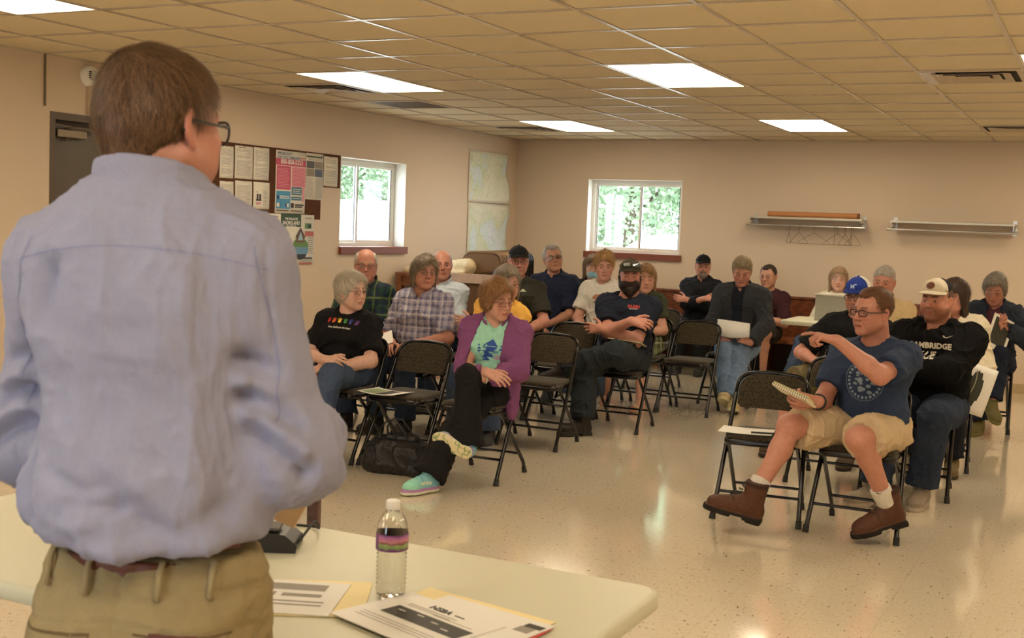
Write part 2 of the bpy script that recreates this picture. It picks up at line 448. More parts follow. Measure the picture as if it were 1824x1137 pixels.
def face_col(q, C, skin, lip, brow, stub=None, stub_amt=0.0, rosy=.10, cap_hair=None, glow=None, mask_fn=None):
    """skin colour in head coordinates q, with shade painted into lip line, eye sockets and nostrils; C rows already hold the skin tone"""
    x, y, z = np.abs(q[:, 0]), q[:, 1], q[:, 2]
    near = (z > -.14) & (z < .14) & (y < .14) & (x < .1)
    def mixm(m, c): C[:] = C * (1 - m[:, None]) + np.asarray(c) * m[:, None]
    s = lambda v, a, b: np.clip((v - a) / (b - a), 0, 1)
    red = np.exp(-((x - .04) ** 2 / .0005 + (z + .03) ** 2 / .0006)) * (y < -.03) + .8 * np.exp(-((x) ** 2 / .00018 + (z + .03) ** 2 / .00025)) * (y < -.09)
    red = red + .9 * (x > .078) * (np.abs(z + .005) < .04) * (y > -.02)
    C[:] = C * (1 - (np.clip(red, 0, 1) * near * rosy * 2.2)[:, None] * np.array([0.05, .55, .6]))
    if stub is not None and stub_amt > 0:
        m = s(-z, .030, .052) * s(-y, -.035, .0) * (z > -.15); m = np.maximum(m, (np.abs(z + .05) < .012) * (x < .025) * (y < -.08) * 1.0)
        mixm(np.clip(m * near * stub_amt, 0, 1), stub)
    lm = (x < .023) * s(.0085 - np.abs(z + .0685), 0, .003) * s(-y, .080, .086) * s(.024 - x, 0, .004)
    mixm(lm * .6, lip)
    ml = s(.0022 - np.abs(z + .0685), 0, .0015) * (x < .024) * (y < -.08)
    mixm(ml * .75, np.asarray(skin) * np.array([.3, .16, .15]))  # shade in the crease between the lips, put into the colour
    bz = .0245 + .004 * np.cos((x - .03) * 60)
    bm = s(.0062 - np.abs(z - bz + .003), 0, .003) * s(x, .010, .015) * s(.050 - x, 0, .008) * (y < -.055)
    mixm(bm * .95, np.asarray(brow) * .8)
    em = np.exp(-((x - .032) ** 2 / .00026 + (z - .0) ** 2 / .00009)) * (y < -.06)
    mixm(em * .5, np.asarray(skin) * np.array([.55, .42, .38]))  # shade of the eye sockets painted into the skin colour
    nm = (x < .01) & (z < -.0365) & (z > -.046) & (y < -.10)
    mixm(nm * .7, np.asarray(skin) * .3)  # dark of the nostril openings painted on
    return C
SKIN = {'fair': srgb(208, 166, 146), 'pink': srgb(202, 152, 132), 'tan': srgb(182, 134, 110), 'mid': srgb(194, 146, 124), 'red': srgb(190, 134, 114)}
def mat_skin():
    if 'skin' in MATS: return MATS['skin']
    m = NT('skin'); a = m.n('Attribute', attribute_name='Col'); c = m.coord()
    n1 = m.noise(c, 60, 4); k = m.ramp(n1, [(.3, (.88, .84, .82)), (.65, (1, 1, 1))])
    m.base(m.mix(1.0, a.outputs['Color'], k, 'MULTIPLY')); m.set(.48, 0, .4)
    m.bump(m.noise(c, 500, 2), .15, .001); MATS['skin'] = m.m; return m.m
def mat_eye():
    if 'eye' in MATS: return MATS['eye']
    m = NT('eye'); a = m.n('Attribute', attribute_name='Col'); m.base(a.outputs['Color']); m.set(.12, 0, .6); MATS['eye'] = m.m; return m.m
class Person:
    pass
def skeleton(c):
    """c: dict of pose and build; all lengths in metres, in the person's own frame"""
    g = c.get; k = g('s', 1.0); P = Person(); P.c = c; P.k = k
    pz = g('pz', .535); tl = 1.0
    lean, slean, tw = g('lean', 0), g('slean', 0), g('twist', 0)
    P.R0 = rot(g('hipyaw', 0), lean * .35, slean * .3); P.Rc = rot(tw, lean, slean)
    base = V(0, g('py', 0), pz)
    tl = g('tl', 1.0)
    if g('ht') is not None:
        hp = (P.Rc @ V(0, 0, 1))[2]
        tl = (g('ht') - .118 * g('hk', 1.0) - g('nl', .15) * k - pz) / (.50 * hp) / k
    P.pel = base; P.tl = tl * k
    P.belly = base + P.R0 @ V(0, -.005, .13) * P.tl
    P.chest = base + P.Rc @ V(0, .0, .335) * P.tl
    P.N = base + P.Rc @ V(0, .005, .50) * P.tl
    sh = g('sh', .160) * k
    P.S = {1: P.N + P.Rc @ (V(sh, .0, -.075 * k) + np.array(g('shl', (0, 0, 0)))), -1: P.N + P.Rc @ (V(-sh, .0, -.075 * k) + np.array(g('shr', (0, 0, 0))))}
    hy, hp_, hr = g('head', (0, 0, 0)); hk = g('hk', 1.0)
    P.HR = rot(hy, hp_, hr)
    fwd = g('hfwd', .03)
    P.H = Head(P.N + rot(hy * .4, (lean + hp_) * .45, (slean + hr) * .5) @ V(0, -fwd, g('nl', .15) * k), P.HR, hk)
    P.el, P.wr, P.hd = {}, {}, {}
    for sd, key in ((1, 'L'), (-1, 'R')):
        t, pole = g('hand' + key)[:2]
        P.el[sd], P.wr[sd] = ik(P.S[sd], t, .285 * k, .25 * k, pole)
    P.hip, P.kn, P.an, P.ft = {}, {}, {}, {}
    for sd, key in ((1, 'L'), (-1, 'R')):
        P.hip[sd] = base + P.R0 @ V(sd * .088 * k, 0, -.01)
        t, pole = g('foot' + key)[:2]
        P.kn[sd], P.an[sd] = ik(P.hip[sd], t, g('thigh', .42) * k, g('shin', .40) * k, pole)
    return P
def torso(P, t=0.0, low=True):
    g = P.c.get; b, cw, k = g('belly', 1.0), g('chw', 1.0), P.k
    o = [(ell(P.pel + V(0, .0, .01), V(.165 * g('hips', 1) + t, .115 * g('hips', 1) + t, .105 + t) * V(k, k, P.tl), P.R0), 0),
         (ell(P.belly + P.R0 @ V(0, -.02 * b * (b > 1) * k, 0), V(.148 * (.6 + .4 * b) + t, .105 * b + t, .15 + t) * V(k, k, P.tl), P.R0), .06),
         (ell(P.chest, V(.163 * cw + t, .108 * cw + t, .17 + t) * V(k, k, P.tl), P.Rc), .07)]
    for sd in (1, -1):
        o.append((tc(P.N + P.Rc @ V(sd * .045, .012, -.065) * k, P.S[sd], (.062 + t) , (.058 * g('li', 1) + t)), .05))
        o.append((tc(P.N + P.Rc @ V(sd * .02, .01, .0) * k, P.S[sd] + P.Rc @ V(0, 0, .01), (.036 + t), (.034 + t)), .04))
        o.append((tc(P.chest + P.Rc @ V(sd * .07, .045, .06) * k, P.belly + P.R0 @ V(sd * .06, .03, 0) * k, .055 * cw + t, .05 + t), .05))
        if g('bust', 0): o.append((ell(P.chest + P.Rc @ V(sd * .075, -.085 - .02 * g('bust'), -.02) * k, V(.062 + t, .05 + t, .06 + t) * g('bust') ** .5, P.Rc), .05))
        else: o.append((ell(P.chest + P.Rc @ V(sd * .07, -.06, .045) * k, V(.075 + t, .045 + t, .06 + t) * k, P.Rc), .05))
    return o
def arm(P, sd, t=0.0, upto=2.0, cuff=0.0):
    """upto 0..1 upper arm, 1..2 forearm; ends are cut square when upto < 2"""
    li = P.c.get('li', 1.0) * P.k; S, E, W = P.S[sd], P.el[sd], P.wr[sd]; o = []
    if upto <= 1:
        e = lerp(S, E, upto); o.append((tc(S, e, .056 * li + t, (.056 - .012 * upto) * li + t + cuff, cap=True), .04)); return o
    o.append((tc(S, E, .054 * li + t, .043 * li + t), .04))
    M = lerp(E, W, .3)
    f = min(upto - 1, 1)
    if upto < 2:
        e = lerp(E, W, f); o.append((tc(E, e, .042 * li + t, (.043 - .013 * f) * li + t + cuff, cap=True), .03))
    else:
        o.append((tc(E, M, .041 * li + t, .042 * li + t), .03)); o.append((tc(M, W, .042 * li + t, .0265 * li + t), .02))
    return o
def leg(P, sd, t=0.0, upto=2.0, flare=0.0, flatt=0):
    li = P.c.get('lgi', P.c.get('li', 1.0)) * P.k; A, K, N = P.hip[sd], P.kn[sd], P.an[sd]; o = []
    if upto <= 1:
        e = lerp(A, K, upto); o.append((tc(A, e, .088 * li + t, (.088 - .022 * upto) * li + t + flare, cap=True), .04)); return o
    o.append((tc(A, K, .088 * li + t, .060 * li + t), .05))
    if upto < 2:
        e = lerp(K, N, upto - 1); o.append((tc(K, e, .058 * li + t, .05 * li + t + flare, cap=True), .03))
    else:
        sh = nrm(N - K); fwd = nrm(np.cross(np.cross(sh, K - A), sh)) if np.linalg.norm(np.cross(sh, K - A)) > 1e-3 else V(0, -1, 0)
        back = -fwd
        C = lerp(K, N, .3) + back * .018
        o.append((tc(K, C, .054 * li + t, .052 * li + t), .03)); o.append((tc(C, N, .052 * li + t, .034 * li + t), .03))
    return o
def foot_frame(P, sd):
    key = 'L' if sd > 0 else 'R'; f = P.c['foot' + key]
    if len(f) > 2 and isinstance(f[2], dict):   # toe direction t and the way the instep faces u
        t, u = nrm(f[2]['t']), np.asarray(f[2]['u'], float); u = nrm(u - t * (u @ t)); y = -t
        return P.an[sd], np.stack([np.cross(y, u), y, u], 1)
    yaw, pitch, roll = (f[2] if len(f) > 2 else (0, 0, 0))
    return P.an[sd], rot(yaw, pitch, roll)
def foot_prims(P, sd, t=0.0):
    A, R = foot_frame(P, sd); k = P.k; q = lambda x, y, z: A + R @ (V(x, y, z) * k)
    return [(tc(q(0, .005, .01), q(0, .02, -.035), .036 * k + t, .033 * k + t), .02),
            (tc(q(0, .025, -.045), q(0, -.10, -.055), .032 * k + t, .030 * k + t, flat=(R @ V(0, 0, 1), 1.1)), .03),
            (tc(q(0, -.0, -.02), q(sd * -.005, -.12, -.055), .034 * k + t, .028 * k + t), .03),
            (ell(q(sd * .004, -.135, -.060), V(.043, .045, .021) * k + t, R), .02)]
def shoe(P, sd, par, style='sneaker', up=(0.2, .2, .2), sole=(.6, .6, .6), h=.004, k=1.0, lace=None, top=0.0):
    A, R = foot_frame(P, sd); kk = P.k * k; q = lambda x, y, z: A + R @ (V(x, y, z) * kk)
    o = []; boot = style == 'boot'
    if boot: o.append((tc(q(0, .012, .085), q(0, .012, -.03), .052 * kk, .045 * kk, cap0=True), .0))
    else: o.append((tc(q(0, .012, .022 + top), q(0, .018, -.03), .043 * kk, .042 * kk, cap0=True), .0))
    o += [(tc(q(0, .030, -.045), q(0, -.08, -.048), .040 * kk, .038 * kk), .02),
          (tc(q(0, .0, -.012), q(sd * -.004, -.115, -.046), .040 * kk, .033 * kk), .03),
          (ell(q(sd * .004, -.135, -.050), V(.047, .052, .033) * kk, R), .03)]
    # sole: a foot-shaped slab
    o.append((both(off(ell(q(sd * .003, -.115, -.078), V(.050, .085, .06) * kk, R), 0), rbox(q(0, -.05, -.077), V(.07, .2, .0135) * kk, .006, R)), .006))
    o.append((both(tc(q(0, .028, -.078), q(sd * .003, -.12, -.078), .041 * kk, .044 * kk), rbox(q(0, -.04, -.077), V(.07, .2, .0135) * kk, .006, R)), .006))
    if boot: o.append((rbox(q(0, .030, -.084), V(.038, .034, .014) * kk, .008, R), .003)); o.append((rbox(q(0, -.045, -.092), V(.05, .028, .012) * kk, .006, R), 0, 'cut'))
    F = build_field(o, h); Pn, Q = F.mesh()
    loc = ((Pn - A) @ R) / kk; N = vnormals(Pn, Q)
    C = np.tile(np.asarray(up, float), (len(Pn), 1)); z = loc[:, 2]
    m = z < -.066; C[m] = sole
    if style == 'runner':
        m = (z < -.058) & (z > -.072); C[m] = srgb(178, 128, 178)
        g = np.clip((-loc[:, 1] + .02) / .16, 0, 1)[:, None]; u = z > -.058; C[u] = (np.array(srgb(120, 178, 206)) * (1 - g) + np.array(srgb(150, 214, 190)) * g)[u]
        bot = z < -.0885; C[bot] = srgb(222, 210, 168); tr = np.abs(vnoise(loc * np.array([1, .8, 0]), 34, 5)) < .16; C[bot & tr] = srgb(150, 166, 116)
    if boot:
        Pn = Pn + N * (.0012 * (vnoise(Pn, 45, 3)))[:, None]
        rim = (z > .068); C[rim] = np.asarray(up) * .45
    o_ = link('boot' if boot else 'shoe', mesh_from('shoe', Pn, Q, C), attr_mat('shoe_' + style, .6 if boot else .7, .3, .2, 200), par)
    if lace is not None:
        mb = MB(); n = 6 if boot else 4
        for i in range(n):
            t = i / (n - 1)
            c = lerp(V(0, -.045, .055 if boot else .012), V(0, -.105, -.012), t)
            w = .022
            if boot: c = V(0, -.040 - .072 * t ** 1.5, .07 - .085 * t)
            mb.tube([q(-w, c[1] + .012, c[2] - .004), q(0, c[1] - .004, c[2] + .004), q(w, c[1] + .012, c[2] - .004)], .0028, 6)
        for sg in (1, -1): mb.tube([q(0, -.06, .03 if boot else .01), q(sg * .03, -.075, .012 if boot else .0), q(sg * .042, -.07, -.02)], .0016, 5)
        mb.build('lace', mat('lace%d' % int(lace[0] * 999), lace, .8), o_)
    return o_
def garment(name, prims, par, mt, col, h=.006, amp=.004, freq=9, seed=0, aniso=(1, 1, 1), colfn=None, disp=None, extra=0):
    F = build_field(prims, h, extra=extra); Pn, Q = F.mesh(); N = vnormals(Pn, Q)
    R0 = Pn.copy()
    if amp: Pn = wrinkle(Pn, N, amp, freq, seed, aniso)
    if disp is not None: Pn = disp(Pn, N)
    C = np.tile(np.asarray(col, float), (len(Pn), 1))
    if colfn is not None: C = colfn(R0, C)
    return link(name, mesh_from(name, Pn, Q, C), mt, par)
def body_mesh(P, par, h, skin, feet=(True, True), lip=None, brow=None, headopt=None, handopt=None, facekw=None):
    k = P.k; g = P.c.get
    pr = torso(P, g('bt', -.004))
    pr.append((tc(P.N + P.Rc @ V(0, .012, -.06) * k, P.H.p(0, .022, -.055), .060 * g('nk', 1) * k, .054 * g('nk', 1) * k), .03))
    pr.append((tc(P.N + P.Rc @ V(0, -.012, -.05) * k, P.H.p(0, -.012, -.075), .046 * g('nk', 1) * k, .042 * g('nk', 1) * k), .02))
    for sd in (1, -1):
        pr += arm(P, sd, -.001); pr += leg(P, sd, -.002) 
        if feet[0 if sd > 0 else 1]: pr += foot_prims(P, sd, -.004)
        key = 'L' if sd > 0 else 'R'; hs = g('hand' + key); ho = dict(hs[2]) if len(hs) > 2 else {}
        d = ho.pop('d', None); n = ho.pop('n', V(0, 0, 1)); d = nrm(P.wr[sd] - P.el[sd]) if d is None else nrm(d)
        W = P.wr[sd]
        pr.append((tc(W - nrm(W - P.el[sd]) * .03 * k, W + d * .012 * k, .027 * k, .024 * k, flat=(n, 1.15)), .015))
        pr += hand_prims(W, d, np.asarray(n, float), sd, k * g('hands', 1.0), **ho)
        P.hd[sd] = (W, d, n)
    pr += head_prims(P.H, **(headopt or {}))
    F = build_field(pr, h, fine=(P.H.C - .135, P.H.C + .135, h * .58)); Pn, Q = F.mesh()
    C = np.tile(np.asarray(skin, float), (len(Pn), 1))
    q = P.H.loc(Pn)
    C = face_col(q, C, skin, lip if lip is not None else np.asarray(skin) * np.array([.8, .42, .42]), brow if brow is not None else np.asarray(skin) * .4, **(facekw or {}))
    # blotchy redness on hands and forearms
    C *= (1 - .10 * (vnoise(Pn, 18, 2) > .1))[:, None] * np.array([1, 1, 1.]) if False else 1
    o = link('body', mesh_from('body', Pn, Q, C), mat_skin(), par)
    return o
def eyes(P, par, iris=(.1, .12, .1), gaze=(0, 0), r=.0118):
    H = P.H; n = 14; m = 10
    for sx in (1, -1):
        Rg = rot(gaze[0], gaze[1], 0); vs = []; cs = []
        for i in range(m + 1):
            th = [0, .2, .24, .50, .56, .8, 1.1, 1.4, 1.8, 2.4, math.pi][i]
            for j in range(n):
                a = 2 * math.pi * j / n
                l = V(math.sin(th) * math.cos(a), -math.cos(th), math.sin(th) * math.sin(a))
                l = Rg @ l; vs.append(H.p(*(V(sx * .032, -.0795, -.0005) + l * r)))
                cs.append((.004, .004, .004) if i <= 1 else (iris if i <= 3 else (.50, .45, .42)))
        Q = [(i * n + j, i * n + (j + 1) % n, (i + 1) * n + (j + 1) % n, (i + 1) * n + j) for i in range(m) for j in range(n)]
        # finer iris: scale first rings in
        o = link('eye', mesh_from('eye', vs, Q, np.array(cs)), mat_eye(), par)
def hair_field(H, style, t=.012, h=.004):
    o = []; a = lambda p, k=0.0: o.append((p, k * H.k)); c = lambda p, k=.01: o.append((p, k * H.k, 'cut'))
    if style == 'nape':
        a(H.ell((0, .016, .034), (.0775 + t, .100 + t, .088 + t))); a(H.ell((0, -.035, .070), (.056 + t * .5, .045 + t, .034 + t)), .03)
        a(H.tc((0, .062, -.01), (0, .052, -.085), .056 + t, .040 + t), .03)
        c(H.ell((0, -.125, -.030), (.086, .088, .112)), .012); c(H.half((0, -.03, -.030), (0, -.55, -1)), .01); c(H.half((0, .07, -.098), (0, -.1, -1)), .012)
        for sx in (1, -1): c(H.ell((sx * .085, -.015, -.028), (.03, .034, .034)), .008); c(H.ell((sx * .088, .040, -.085), (.04, .05, .045)), .015)
    if style in ('short', 'recede', 'curly', 'comb'):
        a(H.ell((0, .016, .034), (.0775 + t, .100 + t, .088 + t)))
        a(H.ell((0, -.035, .070), (.056 + t * .5, .045 + t, .034 + t)), .03)
        c(H.ell((0, -.125, -.030), (.086, .088, .112 if style != 'recede' else .135)), .012)
        c(H.half((0, -.03, -.035), (0, -.55, -1)), .01)
        c(H.half((0, .05, -.070), (0, .25, -1)), .01)
        for sx in (1, -1):
            c(H.ell((sx * .085, -.015, -.028), (.03, .034, .034)), .008)
            if style == 'recede': c(H.ell((sx * .058, -.085, .075), (.034, .045, .045)), .012)
    elif style == 'rim':
        a(H.ell((0, .018, .026), (.0775 + t * .8, .098 + t * .8, .086 + t * .5)))
        c(H.ell((0, -.02, .105), (.066, .098, .060)), .01); c(H.ell((0, -.10, -.02), (.1, .085, .15)), .01)
        c(H.half((0, .05, -.070), (0, .1, -1)), .01)
        for sx in (1, -1): c(H.ell((sx * .085, -.012, -.022), (.03, .034, .038)), .008)
    elif style == 'womshort':
        a(H.ell((0, .018, .034), (.081 + t, .102 + t, .092 + t)))
        a(H.ell((0, -.045, .066), (.062 + t * .6, .040 + t, .040 + t)), .03)
        for sx in (1, -1):
            a(H.ell((sx * .068, .008, -.012), (.022 + t * .5, .055, .058)), .03)
        a(H.ell((0, .070, -.040), (.062, .040 + t, .05)), .03)
        c(H.ell((0, -.128, -.018), (.077, .086, .106)), .012); c(H.ell((.03, -.13, .03), (.05, .075, .07)), .015)
        for sx in (1, -1): c(H.ell((sx * .098, -.010, -.040), (.032, .034, .034)), .01)
        c(H.half((0, .0, -.088), (0, 0, -1)), .01)
    elif style == 'bob':
        a(H.ell((0, .018, .034), (.082 + t, .102 + t, .090 + t)))
        a(H.ell((0, -.045, .064), (.064 + t * .6, .044 + t, .040 + t)), .03)
        for sx in (1, -1): a(H.tc((sx * .070, .008, .02), (sx * .078, -.005, -.085), .030 + t * .5, .026 + t * .3, flat=((1, 0, 0), 1.25)), .03)
        a(H.tc((0, .07, .02), (0, .068, -.08), .06, .045), .04)
        c(H.ell((0, -.127, -.040), (.070, .086, .116)), .012); c(H.ell((.025, -.13, .03), (.045, .072, .062)), .015)
    elif style == 'long':
        a(H.ell((0, .018, .034), (.080 + t, .102 + t, .090 + t)))
        a(H.ell((0, -.040, .070), (.060 + t * .6, .042 + t, .036 + t)), .03)
        for sx in (1, -1): a(H.tc((sx * .068, .01, .02), (sx * .085, .015, -.20), .034 + t * .5, .022, flat=((1, 0, 0), 1.4)), .03)
        a(H.tc((0, .07, .02), (0, .075, -.22), .062, .05, flat=((0, 1, 0), 1.3)), .04)
        c(H.ell((0, -.127, -.046), (.066, .086, .121)), .012); c(H.ell((-.02, -.13, .03), (.042, .070, .055)), .015)
        c(H.ell((0, -.06, -.17), (.055, .09, .10)), .02)
    elif style == 'hatrim':
        a(H.ell((0, .018, .022), (.0785 + t * .6, .099 + t * .6, .082)))
        c(H.ell((0, -.10, -.02), (.1, .090, .15)), .01); c(H.half((0, 0, .06), (0, 0, 1)), .005)
        c(H.half((0, .05, -.068), (0, .1, -1)), .01)
        for sx in (1, -1): c(H.ell((sx * .085, -.012, -.022), (.03, .034, .038)), .008)
    elif style == 'beard':
        a(H.ell((0, -.034, -.058), (.064 + t, .060 + t, .062 + t)))
        a(H.ell((0, -.078, -.105), (.03 + t, .022 + t, .028 + t)), .02)
        for sx in (1, -1): a(H.tc((sx * .066, -.012, -.01), (sx * .058, -.03, -.07), .010 + t * .4, .016 + t * .5), .02)
        c(H.ell((0, -.095, -.003), (.052, .075, .036)), .012); c(H.ell((0, -.118, -.070), (.017, .028, .0055)), .004)
        c(H.half((0, .012, 0), (0, 1, 0)), .01)
    elif style == 'goatee':
        a(H.ell((0, -.082, -.096), (.024 + t, .018 + t, .026 + t)))
        for sx in (1, -1): a(H.tc((sx * .024, -.086, -.058), (sx * .024, -.080, -.09), .007 + t * .4, .010 + t * .4), .015)
        a(H.tc((-.022, -.093, -.056), (.022, -.093, -.056), .0065 + t * .3, .0065 + t * .3), .012)
        c(H.ell((0, -.112, -.069), (.017, .03, .0065)), .003)
    return build_field(o, h)
def hair(P, par, style, col, t=.012, n=3000, L=.045, w=.0016, flow='down', h=.004, col2=None, seed=1, amp=.003, name='hair', keep=None, lift=.006):
    H = P.H; F = hair_field(H, style, t, h); Pn, Q = F.mesh()
    if keep is not None:
        pass
    N = vnormals(Pn, Q); q = H.loc(Pn)
    col = np.asarray(col); col2 = col * .62 if col2 is None else np.asarray(col2)
    ang = q @ np.array([[1, 0], [0, 1], [0, 0]])
    st = vnoise(q * np.array([1, 1, .25]), 160, seed) * .5 + vnoise(q, 45, seed + 1) * .5
    Pn = Pn + N * (amp * st + amp * 1.6 * vnoise(q * np.array([1, 1, .6]), 24, seed + 3))[:, None] * H.k
    m = np.clip(.5 + .5 * st, 0, 1)[:, None]; C = col2 * (1 - m) + col * m
    ho = link(name, mesh_from(name, Pn, Q, C), hair_mat(), par)
    if n:
        rs = np.random.RandomState(seed)
        A = np.linalg.norm(np.cross(Pn[Q[:, 2]] - Pn[Q[:, 0]], Pn[Q[:, 3]] - Pn[Q[:, 1]]), axis=1)
        # only seeds on the outside of the hair, not on the side that lies on the head
        cen = (Pn[Q[:, 0]] + Pn[Q[:, 2]]) / 2; Nf = (N[Q[:, 0]] + N[Q[:, 2]]) / 2
        qc = H.loc(cen); outw = ((qc - V(0, .01, .0)) @ H.R.T * Nf).sum(1)
        A = A * (outw > .0)
        f = rs.choice(len(Q), n, p=A / A.sum()); u = rs.rand(n, 2)
        p = (Pn[Q[f, 0]] * (1 - u[:, :1]) + Pn[Q[f, 1]] * u[:, :1]) * (1 - u[:, 1:]) + (Pn[Q[f, 3]] * (1 - u[:, :1]) + Pn[Q[f, 2]] * u[:, :1]) * u[:, 1:]
        nn = Nf[f]; ql = H.loc(p)
        if callable(flow): fl = flow(ql)
        else:
            crown = V(0.01, .055, .115); fl = ql - crown; fl[:, 2] -= .05 * (ql[:, 2] < .08) + (.25 if flow == 'down' else .02) * (ql[:, 2] < .05)
            if flow == 'back': fl = ql * 0 + np.array([0, 1, .15]) + np.array([0, 0, -1.2]) * (ql[:, 1:2] > .03)
            if flow == 'side': fl = fl + np.array([.07, 0, 0]) * (ql[:, 2:3] > .04)
        fl = fl / (np.linalg.norm(fl, axis=1)[:, None] + 1e-9); fl = fl @ H.R.T
        fl = fl + rs.normal(0, .26, fl.shape); fl = fl - nn * (fl * nn).sum(1)[:, None]; fl /= np.linalg.norm(fl, axis=1)[:, None] + 1e-9
        Ls = L * (.55 + .9 * rs.rand(n)) * H.k; K = 5
        side = np.cross(fl, nn); VV = np.zeros((n, K, 2, 3)); CC = np.zeros((n, K, 2, 3))
        cc = col * (.6 + .75 * rs.rand(n, 1)); mixr = rs.rand(n, 1) < .3; cc = np.where(mixr, col2 * (.8 + .5 * rs.rand(n, 1)), cc)
        pos = p.copy(); dirv = fl.copy()
        Hc = H.C + H.R @ V(0, .014, .0)
        lift_ = lift * (rs.rand(n) * .9 + .1)
        for i in range(K):
            tt = i / (K - 1); ww = w * (1 - .75 * tt) * H.k * .5
            pp = pos + nn * (lift_ * math.sin(tt * 2.2))[:, None]
            VV[:, i, 0] = pp - side * ww; VV[:, i, 1] = pp + side * ww; CC[:, i] = cc[:, None]
            pos = pos + dirv * (Ls / (K - 1))[:, None]
            # bend the strand round the head
            rad = pos - Hc; rad /= np.linalg.norm(rad, axis=1)[:, None]
            dirv = dirv - rad * ((dirv * rad).sum(1) * .6)[:, None]; 
            if flow == 'down': dirv = dirv + np.array([0, 0, -.12])
            dirv /= np.linalg.norm(dirv, axis=1)[:, None]
        b = (np.arange(n) * K * 2)[:, None]; qs = []
        for i in range(K - 1): qs.append(np.concatenate([b + 2 * i, b + 2 * i + 1, b + 2 * i + 3, b + 2 * i + 2], 1))
        Vv = VV.reshape(-1, 3); Qs = np.concatenate(qs)
        nm = 'strands'
        so = link(nm, mesh_from(nm, Vv, Qs, CC.reshape(-1, 3)), hair_mat(), ho)
        tag(so, kind='stuff')
    return ho
def hair_mat():
    if 'hair' in MATS: return MATS['hair']
    m = NT('hair'); a = m.n('Attribute', attribute_name='Col'); m.base(a.outputs['Color']); m.set(.5, 0, .35); MATS['hair'] = m.m; return m.m
def glasses(P, par, col=(.02, .02, .02), w=.050, h=.034, r=.0016, lens=True, tint=None, dz=-.001, y=-.104, top_only=False):
    H = P.H; mb = MB(); cx = .0335
    for sx in (1, -1):
        pts = [(sx * cx + u, v) for u, v in rrect(-w / 2, -h / 2, w / 2, h / 2, h * .42, 4)]
        P3 = [H.p(x, y + (abs(x) - .02) ** 2 * 4.5, v + dz) for x, v in pts]
        mb.tube(P3, r * H.k, 6, closed=True)
        mb.tube([H.p(sx * (cx + w / 2), y + .012, dz + h * .2), H.p(sx * .071, -.082, dz + h * .2), H.p(sx * .0845, -.03, dz + .004), H.p(sx * .084, .012, dz + .004), H.p(sx * .082, .03, dz - .016)], r * 1.15 * H.k, 6)
    mb.tube([H.p(-(cx - w / 2), y, dz + h * .15), H.p(0, y - .004, dz + h * .28), H.p(cx - w / 2, y, dz + h * .15)], r * H.k, 6)
    o = mb.build('glasses', mat('frame%d_%d' % (int(col[0] * 999), int(col[2] * 999)), col, .3, 0, .5, var=.02), par)
    if lens:
        mt = MATS.get('lens' + str(tint))
        if mt is None:
            m = NT('lens'); t = m.n('BsdfTransparent'); gl = m.n('BsdfGlossy'); gl.inputs['Roughness'].default_value = .05
            t.inputs[0].default_value = (tint if tint else (.93, .93, .93)) + (1,)
            mx = m.n('MixShader'); mx.inputs[0].default_value = .05 if tint is None else .05
            m.l(t.outputs[0], mx.inputs[1]); m.l(gl.outputs[0], mx.inputs[2]); m.l(mx.outputs[0], m.out.inputs[0]); mt = m.m; MATS['lens' + str(tint)] = mt
        for sx in (1, -1):
            pts = [(sx * cx + u, v) for u, v in rrect(-w / 2, -h / 2, w / 2, h / 2, h * .42, 4)]
            P3 = [H.p(x, y + (abs(x) - .02) ** 2 * 4.5, v + dz) for x, v in pts]; n = len(P3)
            m2 = MB(); m2.add(P3, [tuple(range(n))], True); m2.build('lens', mt, o)
    return o
